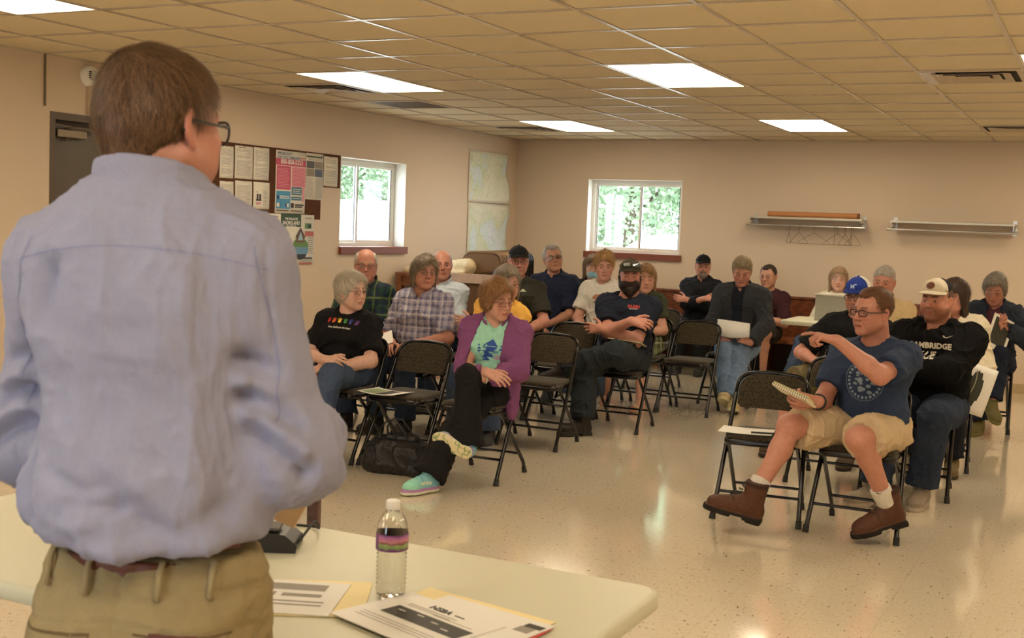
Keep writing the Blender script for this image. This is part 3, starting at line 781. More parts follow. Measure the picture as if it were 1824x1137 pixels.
def cap(P, par, crown, brim, back=None, h=.004, badge=None, btn=None, tilt=0, brimlen=.075, zb=.052, curve=.012):
    """baseball cap: crown in six panels, curved brim, button"""
    H = P.H; R = rot(0, tilt, 0)
    HH = Head(H.p(0, 0, 0), H.R @ R, H.k)
    o = [(HH.ell((0, .014, .040), (.086, .108, .092)), 0), (HH.ell((0, -.045, .075), (.062, .045, .045)), .03), (HH.half((0, -.06, zb), (0, .12, -1)), .003, 'cut')]
    F = build_field(o, h); Pn, Q = F.mesh(); q = HH.loc(Pn); N = vnormals(Pn, Q)
    C = np.tile(np.asarray(crown, float), (len(Pn), 1))
    a = np.arctan2(q[:, 0], -(q[:, 1] - .014))
    if back is not None: C[np.abs(a) > 1.15] = back
    seam = np.min(np.abs(((a[:, None] - np.array([-3.1416, -1.9, -.95, 0, .95, 1.9, 3.1416])[None]))), 1) < .03
    C[seam] *= .7
    Pn = Pn + N * (vnoise(q, 30, 4) * .0012)[:, None]
    co = link('cap', mesh_from('cap', Pn, Q, C), attr_mat('cap_cloth', .85, .2, .3, 300), par)
    # brim
    vs = []; fs = []; n = 18; m = 6
    for lay, dz in ((0, .0022), (1, -.0022)):
        for i in range(m + 1):
            t = i / m
            for j in range(n + 1):
                a = math.radians(-66 + 132 * j / n); rx, ry = .082 + .004, .108
                bx, by = rx * math.sin(a), .014 - ry * math.cos(a)
                ex = math.cos(a * 1.25) if abs(a) < 1.2 else 0; L = brimlen * max(ex, 0) ** .5
                x = bx * (1 + .04 * t); y = by - L * t; z = zb + .010 - curve * (bx / .08) ** 2 - .014 * t + dz
                vs.append(HH.p(x, y, z))
    W = n + 1; o2 = (m + 1) * W
    for i in range(m):
        for j in range(n):
            a = i * W + j; fs.append((a, a + 1, a + W + 1, a + W)); fs.append((o2 + a, o2 + a + W, o2 + a + W + 1, o2 + a + 1))
    for j in range(n): a = m * W + j; fs.append((a, a + 1, o2 + a + 1, o2 + a))
    for i in range(m):
        a = i * W; fs.append((a, a + W, o2 + a + W, o2 + a)); a = i * W + n; fs.append((a + W, a, o2 + a, o2 + a + W))
    link('brim', mesh_from('brim', vs, fs, np.tile(np.asarray(brim, float), (len(vs), 1))), attr_mat('cap_cloth', .85, .2, .3, 300), co)
    b = MB(); b.lathe([(.0, .006), (.005, .005), (.008, .0), (.0, -.002)], 10, M=(HH.R * HH.k, HH.p(0, .014, .134)))
    b.build('button', mat('cap_btn%d' % int(crown[0] * 999), tuple(np.asarray(btn if btn is not None else crown) * .9), .8), co)
    return co, HH
# ------------------------------------------------------------------ the room
XL, XR, YB, YF, ZC = -6.6, 3.2, 13.25, -2.6, 2.555
GX, GY, G = -2.3895, 5.3458, .6096
CAMZ = 1.52
def wall_mat():
    m = NT('wall_paint'); c = m.coord(); n = m.noise(c, 1.2, 3); n2 = m.noise(c, 180, 2)
    m.base(m.mix(n, srgb(207, 188, 164), srgb(213, 195, 172))); m.set(.55, 0, .3); m.bump(n2, .12, .002); return m.m
def floor_mat():
    m = NT('vinyl_tile'); c = m.coord(); sp = m.n('SeparateXYZ'); m.l(c, sp.inputs[0])
    def cell(v):
        f = m.math('FRACT', m.math('DIVIDE', m.math('ADD', v, 30.0), .3048)); return f
    fx, fy = cell(sp.outputs[0]), cell(sp.outputs[1])
    ed = m.math('MINIMUM', m.math('MINIMUM', fx, m.math('SUBTRACT', 1.0, fx)), m.math('MINIMUM', fy, m.math('SUBTRACT', 1.0, fy)))
    seam = m.ramp(ed, [(0.0, (.84, .81, .76)), (.006, (1, 1, 1))])
    n = m.noise(m.coord((1, .5, 1)), 75, 3, .5); spk = m.ramp(n, [(.29, srgb(112, 78, 48)), (.345, srgb(216, 202, 176)), (.8, srgb(226, 214, 190))])
    n2 = m.noise(c, .9, 3); wear = m.ramp(n2, [(.3, (.97, .97, .97)), (.7, (1, 1, 1))])
    b = m.mix(1.0, spk, seam, 'MULTIPLY'); b = m.mix(1.0, b, wear, 'MULTIPLY'); m.base(b)
    r = m.ramp(m.noise(c, 1.5, 2), [(.3, (.10,) * 3), (.7, (.15,) * 3)]); m.l(r, m.b.inputs['Roughness']); m.set(spec=.5); m.b.inputs['Coat Weight'].default_value = .8; m.b.inputs['Coat Roughness'].default_value = .08; m.b.inputs['Coat IOR'].default_value = 1.6
    m.bump(m.noise(c, 9, 3), .06, .004); return m.m
def tile_mat():
    m = NT('ceiling_tile'); c = m.coord(); n = m.noise(c, 120, 3, .7)
    m.base(m.mix(n, srgb(208, 193, 160), srgb(226, 213, 184))); m.set(.9, 0, .2); m.bump(n, .25, .003); return m.m
M_WALL, M_FLOOR, M_TILE = wall_mat(), floor_mat(), tile_mat()
M_GRID = mat('ceiling_grid_metal', srgb(200, 188, 170), .22, 0, .6, var=.02)
M_WHITE = mat('white_vinyl', srgb(232, 230, 222), .4, var=.02)
M_BROWNSILL = mat('brown_sill', srgb(124, 66, 44), .45, scale=12)
M_BLACK = mat('black_metal', (.006, .0055, .0055), .22, 0, .4, var=.05)
M_RUB = mat('black_rubber', (.015, .014, .013), .7)
M_STEEL = mat('brushed_steel', (.55, .54, .50), .3, .9)
def wood(name, a, b, rough=.45):
    if name in MATS: return MATS[name]
    m = NT(name); c = m.coord((1, 1, 1)); w = m.n('TexWave', wave_type='BANDS'); w.inputs['Scale'].default_value = 4; w.inputs['Distortion'].default_value = 7; w.inputs['Detail'].default_value = 3
    mp = m.n('Mapping'); mp.inputs['Scale'].default_value = (.6, 3, 9); m.l(c, mp.inputs[0]); m.l(mp.outputs[0], w.inputs[0])
    m.base(m.mix(w.outputs[0], a, b)); m.set(rough); MATS[name] = m.m; return m.m
M_BENCH = wood('bench_wood', srgb(92, 48, 27), srgb(118, 66, 38), .35)
def struct(o): o['kind'] = 'structure'; return o

def wall_with_holes(name, axis, pos, u0, u1, z0, z1, holes, thick, outdir):
    """wall slab at axis=pos with rectangular openings (u0,u1,z0,z1)"""
    us = sorted({u0, u1, *[h[0] for h in holes], *[h[1] for h in holes]}); zs = sorted({z0, z1, *[h[2] for h in holes], *[h[3] for h in holes]})
    mb = MB(); a, b = sorted((pos, pos + thick * outdir))
    def bx(ua, ub, za, zb):
        if axis == 'x': mb.box((a, ua, za), (b, ub, zb))
        else: mb.box((ua, a, za), (ub, b, zb))
    for i in range(len(us) - 1):
        for j in range(len(zs) - 1):
            um, zm = (us[i] + us[i + 1]) / 2, (zs[j] + zs[j + 1]) / 2
            if not any(h[0] < um < h[1] and h[2] < zm < h[3] for h in holes): bx(us[i], us[i + 1], zs[j], zs[j + 1])
    return struct(mb.build(name, M_WALL))
fl = MB(); fl.box((XL - .2, YF - .2, -.1), (XR + .2, YB + .2, 0)); struct(fl.build('floor', M_FLOOR))
DOOR = (6.02, 6.98, 0, 2.175); WL = (9.505, 10.675, 1.237, 2.103); WB = (-5.652, -4.48, 1.232, 2.098)
wall_with_holes('wall_left', 'x', XL, YF, YB, 0, ZC + .3, [DOOR, WL], .2, -1)
wall_with_holes('wall_back', 'y', YB, XL - .2, XR + .2, 0, ZC + .3, [WB], .2, 1)
wall_with_holes('wall_right', 'x', XR, YF, YB, 0, ZC + .3, [], .2, 1)
wall_with_holes('wall_front', 'y', YF, XL - .2, XR + .2, 0, ZC + .3, [(-3.2, -1.2, .9, 2.1)], .2, -1)
for nm, lo, hi in (('baseboard_back', (XL + .012, YB - .012, 0), (XR, YB, .1)), ('baseboard_left', (XL, 7.08, 0), (XL + .012, YB, .1)), ('baseboard_left', (XL, YF, 0), (XL + .012, 5.92, .1))):
    b = MB(); b.box(lo, hi); struct(b.build(nm, mat('baseboard', srgb(176, 156, 120), .5)))
# ceiling tiles lie on the grid; light cells stay open
FIX = [(i, j) for i in (-5, -1, 3, 7) for j in (-9, -3, 3, 9)]
fixcells = {(i, j + d) for i, j in FIX for d in (0, 1)}
i0, i1 = -7, 9; j0, j1 = -14, 13
cv = []; cf = []
for i in range(i0, i1 + 1):
    for j in range(j0, j1 + 1):
        if (i, j) in fixcells: continue
        x0, x1 = max(GX + i * G, XL), min(GX + (i + 1) * G, XR); y0, y1 = max(GY + j * G, YF), min(GY + (j + 1) * G, YB)
        if x1 <= x0 or y1 <= y0: continue
        n = len(cv); cv += [(x0, y0, ZC + .007), (x1, y0, ZC + .007), (x1, y1, ZC + .007), (x0, y1, ZC + .007)]; cf.append((n, n + 3, n + 2, n + 1))
b = MB(); b.add(cv, cf); b.box((XL - .2, YF - .2, ZC + .16), (XR + .2, YB + .2, ZC + .2)); struct(b.build('ceiling', M_TILE))
b = MB(); w = .012
for i in range(i0 + 1, i1 + 1):
    x = GX + i * G
    if XL < x < XR: b.box((x - w, YF, ZC), (x + w, YB, ZC + .0065))
for j in range(j0, j1 + 1):
    y = GY + j * G
    if not YF < y < YB: continue
    for i in range(i0, i1 + 1):
        if (i, j - 1) in fixcells and (i, j) in fixcells: continue
        x0, x1 = max(GX + i * G + w, XL), min(GX + (i + 1) * G - w, XR)
        if x1 > x0: b.box((x0, y - w, ZC + .0003), (x1, y + w, ZC + .0068))
for lo, hi in (((XL, YF, ZC), (XL + .02, YB, ZC + .006)), ((XL, YB - .02, ZC), (XR, YB, ZC + .006)), ((XR - .02, YF, ZC), (XR, YB, ZC + .006))): b.box(lo, hi)
struct(b.build('trim_1', M_GRID))

# ---- ceiling lights: recessed troffers with a glowing lens
def emit(name, col, st):
    m = NT(name); m.b.inputs['Emission Color'].default_value = tuple(col) + (1,); m.b.inputs['Emission Strength'].default_value = st; m.base(tuple(col)); m.set(.6); return m.m
M_LENS = emit('light_lens', (1.0, .83, .61), LIGHT_ST)
lab = {(-5, 3): 'glowing ceiling light panel left of the middle, between the speaker and the left window', (-1, 3): 'largest glowing ceiling light panel, near the centre of the ceiling',
       (-5, 9): 'far glowing ceiling light panel above the corner with the maps', (-1, 9): 'far glowing ceiling light panel above the coat racks', (3, 3): 'ceiling light panel cut off by the right edge of the picture',
       (-5, -3): 'glowing ceiling light panel at the upper left corner, nearest the camera'}
first = None
for i, j in FIX:
    x0, x1, y0, y1 = GX + i * G + w, GX + (i + 1) * G - w, GY + j * G + w, GY + (j + 2) * G - w
    if x1 > XR or y0 < YF: continue
    if first is None:
        e = empty('ceiling_light', ((x0 + x1) / 2, (y0 + y1) / 2, ZC)); hx, hy = (x1 - x0) / 2, (y1 - y0) / 2
        m = MB(); m.box((-hx, -hy, .11), (hx, hy, .13)); m.box((-hx, -hy, -.001), (-hx + .012, hy, .11)); m.box((hx - .012, -hy, -.001), (hx, hy, .11)); m.box((-hx + .012, -hy, -.001), (hx - .012, -hy + .012, .11)); m.box((-hx + .012, hy - .012, -.001), (hx - .012, hy, .11))
        m.build('housing', mat('white_enamel', srgb(225, 218, 200), .4), e)
        m = MB(); m.box((-hx + .013, -hy + .013, .001), (hx - .013, hy - .013, .005)); m.build('lens', M_LENS, e); first = e
    else:
        e = copy_tree(first); e.location = ((x0 + x1) / 2, (y0 + y1) / 2, ZC)
    if (i, j) in lab: tag(e, lab[(i, j)], 'ceiling light', 'ceiling light panels')
    else: tag(e, 'ceiling light panel outside the picture, of the same kind as those in view', 'ceiling light', 'ceiling light panels out of view')
# ---- vents
def vent(x0, y0, x1, y1, label, ret=False):
    e = empty('ceiling_vent', ((x0 + x1) / 2, (y0 + y1) / 2, ZC)); tag(e, label, 'vent', 'ceiling vents'); cx, cy = e.location[0], e.location[1]
    hx, hy = (x1 - x0) / 2 - w, (y1 - y0) / 2 - w
    m = MB(); m.box((-hx, -hy, .0056), (hx, hy, .0066)); m.build('backing', mat('vent_dark', (.02, .018, .015), .8), e)
    m = MB()
    if ret:
        n = 30
        for k in range(n): y = -hy + 2 * hy * (k + .5) / n; m.box((-hx + .02, y - .004, -.001), (hx - .02, y + .004, .005))
        m.build('grille', mat('grille_grey', srgb(120, 104, 84), .5), e)
        m = MB(); fr = .02
        for lo, hi in (((-hx, -hy), (hx, -hy + fr)), ((-hx, hy - fr), (hx, hy)), ((-hx, -hy + fr), (-hx + fr, hy - fr)), ((hx - fr, -hy + fr), (hx, hy - fr))): m.box(lo + (-.002,), hi + (.005,))
        m.build('frame', mat('vent_paint', srgb(186, 170, 146), .45), e)
    else:
        for k in range(4):   # stepped square cones
            s0 = 1 - k * .22; s1 = s0 - (.10 if k == 0 else .19 if k < 3 else .30); z0, z1 = (-.002, .002) if k == 0 else (.004, -.010)
            o = [(-hx * s0, -hy * s0, z1), (hx * s0, -hy * s0, z1), (hx * s0, hy * s0, z1), (-hx * s0, hy * s0, z1)]; q = [(-hx * s1, -hy * s1, z0), (hx * s1, -hy * s1, z0), (hx * s1, hy * s1, z0), (-hx * s1, hy * s1, z0)]
            m.add(o + q, [(a, (a + 1) % 4, 4 + (a + 1) % 4, 4 + a) for a in range(4)])
        ob = m.build('louver', mat('vent_paint', srgb(186, 170, 146), .45), e); sd = ob.modifiers.new('s', 'SOLIDIFY'); sd.thickness = .002
    return e
vx = GX - 6 * G
vent(vx, GY + 4 * G, vx + G, GY + 5 * G, 'square stepped air vent beside the left light panel nearest the speaker')
vent(vx + .02, GY + 6 * G, vx + G, GY + 7 * G, 'dark flat return grille in the ceiling above the left wall', True)
vent(vx, GY + 10 * G, vx + G, GY + 11 * G, 'square stepped air vent beside the far left light panel')
ev = vent(GX + 2 * G, GY + 4 * G, GX + 3 * G, GY + 5 * G, 'square stepped air vent at upper right with a shiny foil corner')
m = MB(); m.add([(-.29, .29, -.004), (-.29, -.27, -.004), (-.20, -.27, -.004), (-.20, .29, -.004)], [(0, 1, 2, 3)]); ob = m.build('foil_patch', mat('foil', (.75, .75, .78), .25, .6), ev); sd = ob.modifiers.new('s', 'SOLIDIFY'); sd.thickness = .002
vent(GX + 2 * G, GY + 10 * G, GX + 3 * G, GY + 11 * G, 'square stepped air vent at the far right above the denim jacket woman')

# ---- windows (setting)
def glass_mat():
    m = NT('window_glass'); t = m.n('BsdfTransparent'); g = m.n('BsdfGlossy'); g.inputs['Roughness'].default_value = .02; t.inputs[0].default_value = (.96, .98, .97, 1)
    x = m.n('MixShader'); x.inputs[0].default_value = .06; m.l(t.outputs[0], x.inputs[1]); m.l(g.outputs[0], x.inputs[2]); m.l(x.outputs[0], m.out.inputs[0]); return m.m
M_GLASS = glass_mat()
def window(n, axis, pos, outd, u0, u1, z0, z1, mid, slide):
    """sliding window set deep in the wall; u along the wall"""
    d0, d1 = pos + outd * .13, pos + outd * .185
    def bx(m, a, b, ua, ub, za, zb):
        a, b = sorted((a, b))
        m.box((a, ua, za), (b, ub, zb)) if axis == 'x' else m.box((ua, a, za), (ub, b, zb))
    m = MB(); f = .045
    for ua, ub, za, zb in ((u0, u1, z1 - f, z1), (u0, u1, z0, z0 + f), (u0, u0 + f, z0 + f, z1 - f), (u1 - f, u1, z0 + f, z1 - f)): bx(m, d0, d1, ua, ub, za, zb)
    fr = struct(m.build('window_%d' % n, M_WHITE, bevel=.004))
    s = .028
    for k, (a, b, dd) in enumerate(((u0 + f, mid + s / 2, .02), (mid - s / 2, u1 - f, .0))):
        m = MB(); e0, e1 = d0 + outd * (.008 + dd), d0 + outd * (.026 + dd)
        for ua, ub, za, zb in ((a, b, z1 - f - s, z1 - f), (a, b, z0 + f, z0 + f + s), (a, a + s, z0 + f + s, z1 - f - s), (b - s, b, z0 + f + s, z1 - f - s)): bx(m, e0, e1, ua, ub, za, zb)
        so = m.build('sash', M_WHITE, fr, bevel=.003)
        m = MB(); bx(m, e0 + outd * .006, e0 + outd * .010, a + s, b - s, z0 + f + s, z1 - f - s); m.build('pane', M_GLASS, so)
        m = MB(); bx(m, e0 - outd * .001, e0 + outd * .005, a + s - .004, a + s + .002, z0 + f + s, z1 - f - s); bx(m, e0 - outd * .001, e0 + outd * .005, b - s - .002, b - s + .005, z0 + f + s, z1 - f - s); m.build('gasket', M_RUB, so)
        if k == slide:
            m = MB(); zc = (z0 + z1) / 2; hu = b - s / 2 if k == 0 else a + s / 2; bx(m, e0, e0 - outd * .012, hu - .008, hu + .008, zc - .05, zc + .05); m.build('latch', mat('latch_white', srgb(210, 205, 190), .4), so)
    return fr
fr = window(1, 'x', XL, -1, WL[0], WL[1], WL[2], WL[3], 9.99, 0)
m = MB(); m.box((XL - .13, WL[0] + .001, WL[2] - .0005), (XL + .0, WL[1] - .001, WL[2] + .012)); m.box((XL + .001, WL[0] - .01, WL[2] - .06), (XL + .035, WL[1] + .025, WL[2] + .012)); m.build('window_sill', M_BROWNSILL, fr, bevel=.003)
fr = window(2, 'y', YB, 1, WB[0], WB[1], WB[2], WB[3], -5.03, 1)
m = MB(); m.box((WB[0] + .001, YB, WB[2] - .0005), (WB[1] - .001, YB + .13, WB[2] + .012)); m.box((WB[0] - .015, YB - .035, WB[2] - .062), (WB[1] + .025, YB - .001, WB[2] + .012)); m.build('window_sill', M_BROWNSILL, fr, bevel=.003)
for wn, (lo, hi) in enumerate((((XL - .13, WL[0], WL[2]), (XL, WL[1], WL[3])), ((WB[0], YB, WB[2]), (WB[1], YB + .13, WB[3])))):
    m = MB(); t = .004   # painted white lining of the reveal
    if wn == 0:
        m.box((lo[0], lo[1], lo[2] + .012), (hi[0], lo[1] + t, hi[2] - t)); m.box((lo[0], hi[1] - t, lo[2] + .012), (hi[0], hi[1], hi[2] - t)); m.box((lo[0], lo[1], hi[2] - t), (hi[0], hi[1], hi[2]))
    else:
        m.box((lo[0], lo[1], lo[2] + .012), (lo[0] + t, hi[1], hi[2] - t)); m.box((hi[0] - t, lo[1], lo[2] + .012), (hi[0], hi[1], hi[2] - t)); m.box((lo[0], lo[1], hi[2] - t), (hi[0], hi[1], hi[2]))
    struct(m.build('trim_%d' % (wn + 2), mat('reveal_white', srgb(225, 220, 208), .5)))
# ---- door
m = MB(); dx = XL - .1
m.box((dx - .045, DOOR[0] + .045, .01), (dx, DOOR[1] - .045, DOOR[3] - .05)); d = struct(m.build('door_1', mat('door_grey', srgb(88, 79, 66), .45, scale=6)))
m = MB(); fm = mat('door_frame_brown', srgb(86, 72, 56), .5)
m.box((XL - .16, DOOR[0], 0), (XL + .004, DOOR[0] + .045, DOOR[3])); m.box((XL - .16, DOOR[1] - .045, 0), (XL + .004, DOOR[1], DOOR[3])); m.box((XL - .16, DOOR[0] + .045, DOOR[3] - .05), (XL + .004, DOOR[1] - .045, DOOR[3])); m.build('door_frame', fm, d)
m = MB(); m.box((dx + .0, 6.13, 2.01), (dx + .055, 6.40, 2.065)); m.tube([(dx + .027, 6.24, 1.985), (dx + .027, 6.24, 2.01)], .014, 10); mc = m.build('door_closer', mat('closer_bronze', srgb(120, 108, 88), .35, .6), d, bevel=.006)
m = MB(); m.tube([(dx + .03, 6.22, 2.07), (dx + .06, 6.30, 2.085), (dx + .06, 6.62, 2.07)], .007, 8); m.box((dx, 6.56, 2.05), (dx + .05, 6.62, 2.085)); m.tube([(dx + .06, 6.07, 2.095), (dx + .06, 6.26, 2.085)], .006, 8); m.build('closer_arm', MATS['closer_bronze'], mc)
m = MB(); m.tube([(dx + .05, 6.88, 1.0), (dx + .05, 6.80, 1.0)], .01, 10); m.tube([(dx, 6.88, 1.0), (dx + .055, 6.88, 1.0)], .012, 10); m.build('door_handle', M_STEEL, d)
# ---- small things high on the left wall
m = MB(); m.box((XL, 5.964, 2.205), (XL + .012, 5.976, ZC)); tag(m.build('conduit', mat('conduit_brown', srgb(110, 94, 70), .5)), 'thin dark vertical cable channel running from the ceiling above the door', 'cable channel')
e = empty('fire_alarm', (XL, 6.36, 2.455)); tag(e, 'round white fire alarm strobe on the wall above the door', 'fire alarm')
m = MB(); R = np.array([[0, 0, 1.], [1, 0, 0], [0, 1, 0]]); m.lathe([(0, .055), (.05, .055), (.066, .045), (.075, .0)], 28, M=(R, V(0, 0, 0))); m.build('housing', M_WHITE, e)
m = MB(); m.box((.05, -.03, -.032), (.075, .03, .032)); m.build('strobe_lens', mat('strobe', (.5, .5, .46), .15), e, bevel=.006)
m = MB(); [m.box((.055, -.045, -.02 + k * .014), (.062, -.034, -.014 + k * .014)) for k in range(4)]; m.build('grille', M_RUB, e)
m = MB(); m.box((-.0 + .001, -.01, -.27), (.02, .01, -.07)); m.build('cable_cover', mat('cover_beige', srgb(200, 180, 150), .5), e)

# ---- bench along the back wall
e = empty('bench', (-3.7, 12.95, 0)); tag(e, 'long dark wooden bench with a panelled backrest along the back wall', 'bench')
bx0, bx1 = -2.35, 1.95
m = MB(); m.box((bx0, .22, .40), (bx1, .28, .85)); m.box((bx0, .205, .828), (bx1, .285, .855)); m.build('backrest', M_BENCH, e, bevel=.004)
m = MB(); m.box((bx0, -.33, .375), (bx1, .22, .41)); m.build('seat', wood('bench_seat', srgb(128, 74, 42), srgb(150, 92, 54), .3), e, bevel=.006)
for k, x in enumerate((bx0 + .05, bx0 + 1.55, bx1 - 1.55, bx1 - .05)):
    m = MB(); m.box((x - .02, -.26, 0), (x + .02, .2, .375)); m.build('leg', M_BENCH, e)
m = MB(); m.box((bx0, .12, .0), (bx1, .15, .374)); m.build('under_bench_dark', mat('dark_panel', srgb(54, 38, 28), .6), e)  # dark sheet standing in for the shade under the bench

# ---- coat racks
def rack(x0, x1, label):
    e = empty('coat_rack', ((x0 + x1) / 2, YB, 1.69)); tag(e, label, 'coat rack', 'metal coat racks on the back wall'); h = (x1 - x0) / 2
    for sx in (-1, 1):
        m = MB(); m.box((sx * (h - .02) - .022, -.006, -.085), (sx * (h - .02) + .022, 0, .065)); m.box((sx * (h - .02) - .004, -.26, -.015), (sx * (h - .02) + .004, -.006, .02)); m.add([(sx * (h - .02), -.006, -.07), (sx * (h - .02), -.24, -.065), (sx * (h - .02), -.24, -.05), (sx * (h - .02), -.006, -.0)], [(0, 1, 2, 3)]); m.build('bracket', M_STEEL, e)
    m = MB(); m.box((-h, -.275, .006), (h, -.255, .03)); m.box((-h, -.03, .012), (h, -.012, .03)); m.box((-h, -.255, .018), (h, -.03, .024)); m.build('shelf', mat('shelf_alu', srgb(196, 190, 174), .35, .5), e, bevel=.003)
    m = MB(); m.tube([(-h - .02, -.24, -.062), (h + .02, -.24, -.062)], .0125, 12); m.build('hanging_rail', M_STEEL, e)
    for sx in (-1, 1): m = MB(); m.tube([(sx * (h + .02), -.24, -.062), (sx * (h + .028), -.24, -.062)], .017, 12); m.build('end_cap', mat('shelf_alu', (0, 0, 0)), e)
rack(-3.62, -2.40, 'steel wall coat rack with a cardboard tube on its shelf and wire hangers')
rack(-2.12, -.905, 'empty steel wall coat rack on the right of the back wall')
R = np.array([[0, 0, 1.], [1, 0, 0], [0, 1, 0]])
e = empty('cardboard_tube', (-2.95, 13.13, 1.745)); tag(e, 'long brown cardboard tube lying on the coat rack shelf', 'tube')
m = MB(); m.tube([(-.49, 0, 0.004), (.49, 0, 0.004)], .031, 24, caps=False); m.tube([(-.49, 0, .004), (.49, 0, .004)], .027, 24, caps=False); m.build('tube_wall', mat('kraft', srgb(186, 126, 78), .7, scale=60), e)
m = MB(); m.tube([(.47, 0, .004), (.494, 0, .004)], .0315, 24); m.build('end_cap', mat('kraft_dark', srgb(120, 78, 44), .7), e)
def hanger(x, ang, n, lab):
    m = MB(); r = .0022
    hook = [(0, .0 + .017 * math.sin(t), .017 - .017 * math.cos(t) + .0) for t in np.linspace(-2.4, 1.2, 10)]
    hk = [(0, .0165 * math.sin(t), .0165 * math.cos(t)) for t in np.linspace(-2.0, 1.8, 12)]
    pts = hk[::-1] + [(0, 0, -.03), (0, 0, -.075)]
    m.tube(pts, r, 5); m.tube([(0, 0, -.07), (0, .06, -.10), (0, .185, -.175), (0, .18, -.185), (0, 0, -.187), (0, -.18, -.189), (0, -.185, -.175), (0, -.06, -.10), (0, 0, -.07)], r, 5)
    o = m.build('wire_hanger', mat('hanger_wire', srgb(120, 104, 80), .4, .5)); o.location = (x, YB - .24, 1.69 - .062 + .0005); o.rotation_euler = (0, 0, ang)
    tag(o, lab, 'hanger', 'wire hangers on the left coat rack')
for k, (x, a) in enumerate([(-3.17, .35), (-3.06, .75), (-2.90, 1.35), (-2.68, .2), (-2.65, -.7), (-2.57, -.15), (-2.51, .12), (-2.485, -.25)]):
    hanger(x, a, k, ['wire hanger at the left end of the row, seen nearly edge on', 'second wire hanger from the left, turned half way', 'wire hanger seen almost flat, widest of the row', 'wire hanger just right of the widest one', 'half-turned wire hanger in the right cluster', 'wire hanger in the right cluster, third from the rail end', 'wire hanger second from the right rail end', 'wire hanger nearest the right bracket'][k])

# ---- bulletin boards, papers, maps
def onwall(name, y0, y1, z0, z1, t, d, m_, parent=None):
    m = MB(); m.box((XL + d, y0, z0), (XL + d + t, y1, z1)); return m.build(name, m_, parent)
def cork():
    m = NT('cork'); c = m.coord(); n = m.noise(c, 160, 4, .7); m.base(m.ramp(n, [(.3, srgb(52, 32, 20)), (.6, srgb(98, 62, 40)), (.8, srgb(120, 82, 54))])); m.set(.9, 0, .2); m.bump(n, .5, .003); return m.m
MC = cork()
e = empty('bulletin_board', (0, 0, 0)); tag(e, 'dark brown cork bulletin board covered in pinned papers on the left wall', 'bulletin board')
onwall('cork_panel', 7.25, 9.18, 1.497, 2.108, .008, .001, MC, e); onwall('cork_panel', 9.182, 9.482, 1.80, 2.108, .008, .001, MC, e); onwall('cork_panel', 7.25, 8.26, 1.36, 1.496, .008, .001, MC, e)
PAPER = mat('paper', srgb(226, 220, 204), .7, var=.02)
INKM = mat('print_ink', srgb(60, 56, 52), .7, var=.02); INKG = mat('print_grey', srgb(150, 144, 134), .7, var=.02)
def flat_obj(name, y0, y1, z0, z1, d, mats, rects, parent=None, label=None, cat=None, group=None, base=None, curl=0.0):
    """sheet on the left wall, with printed areas as faces of its own; rects are (u0,v0,u1,v1,material index) in sheet fractions, v from the top"""
    o = empty(name, (XL + d, y0, z0)) ; W, H = y1 - y0, z1 - z0
    tag(o, label, cat, group)
    m = MB(); n = 8
    xs = [curl * math.sin(math.pi * k / n) for k in range(n + 1)]
    vs = [(xs[k] , W * i, H * k / n) for k in range(n + 1) for i in (0, 1)]
    m.add(vs, [(2 * k, 2 * k + 1, 2 * k + 3, 2 * k + 2) for k in range(n)], True); s = m.build('sheet', base or PAPER, o); sd = s.modifiers.new('s', 'SOLIDIFY'); sd.thickness = .0006; sd.offset = -1
    m = MB()
    def cx(v): return curl * math.sin(math.pi * v)
    for k, (u0, v0, u1, v1, mi) in enumerate(rects):
        nn = max(1, int((v1 - v0) / .1)) if curl else 1
        for q in range(nn):
            a, b = v0 + (v1 - v0) * q / nn, v0 + (v1 - v0) * (q + 1) / nn; lift = .0004 + .0003 * mi + .00002 * k
            m.add([(cx(1 - b) + lift, W * u0, H * (1 - b)), (cx(1 - b) + lift, W * u1, H * (1 - b)), (cx(1 - a) + lift, W * u1, H * (1 - a)), (cx(1 - a) + lift, W * u0, H * (1 - a))], [(0, 1, 2, 3)], mi=mi)
    if rects: m.build('print', mats, o)
    return o
rs = np.random.RandomState(4)
def textlines(u0, u1, v0, v1, n, mi, ragged=.2, gap=None):
    out = []
    for k in range(n):
        v = v0 + (v1 - v0) * k / n
        if gap and k in gap: continue
        out.append((u0, v, u1 - (u1 - u0) * ragged * rs.rand() * (rs.rand() < .5), v + (v1 - v0) / n * .34, mi))
    return out
def letter(y0, y1, z0, z1, lab, n=26, extra=()):
    r = textlines(.1, .9, .1, .92, n, 0, gap=[k for k in range(n) if rs.rand() < .14]) + list(extra)
    o = flat_obj('notice_sheet', y0, y1, z0, z1, .0095 + rs.rand() * .001, [INKG, INKM], r, label=lab, cat='notice', group='white typed sheets on the bulletin board', curl=.003)
    m = MB(); m.lathe([(0, .004), (.004, .003), (.004, 0)], 8, M=(np.array([[0, 0, 1.], [1, 0, 0], [0, 1, 0]]), V(.001, (y1 - y0) / 2, (z1 - z0) * .985))); m.build('pin', mat('pin_black', (.03, .03, .03), .3), o)
letter(7.766, 7.938, 1.811, 2.075, 'typed white sheet in the top row beside the glasses of the speaker')
letter(7.955, 8.187, 1.816, 2.090, 'typed white sheet in the top row, middle of the three', extra=[(.2, .04, .6, .06, 1)])
letter(8.199, 8.407, 1.817, 2.094, 'typed sheet with two bullet points, right end of the top row of papers', 20, [(.12, .14, .16, .17, 1), (.12, .44, .16, .47, 1)])
letter(7.772, 7.944, 1.515, 1.786, 'typed white sheet in the second row, at its left beside the cheek of the speaker')
letter(7.965, 8.185, 1.521, 1.799, 'typed white sheet in the middle of the second row')
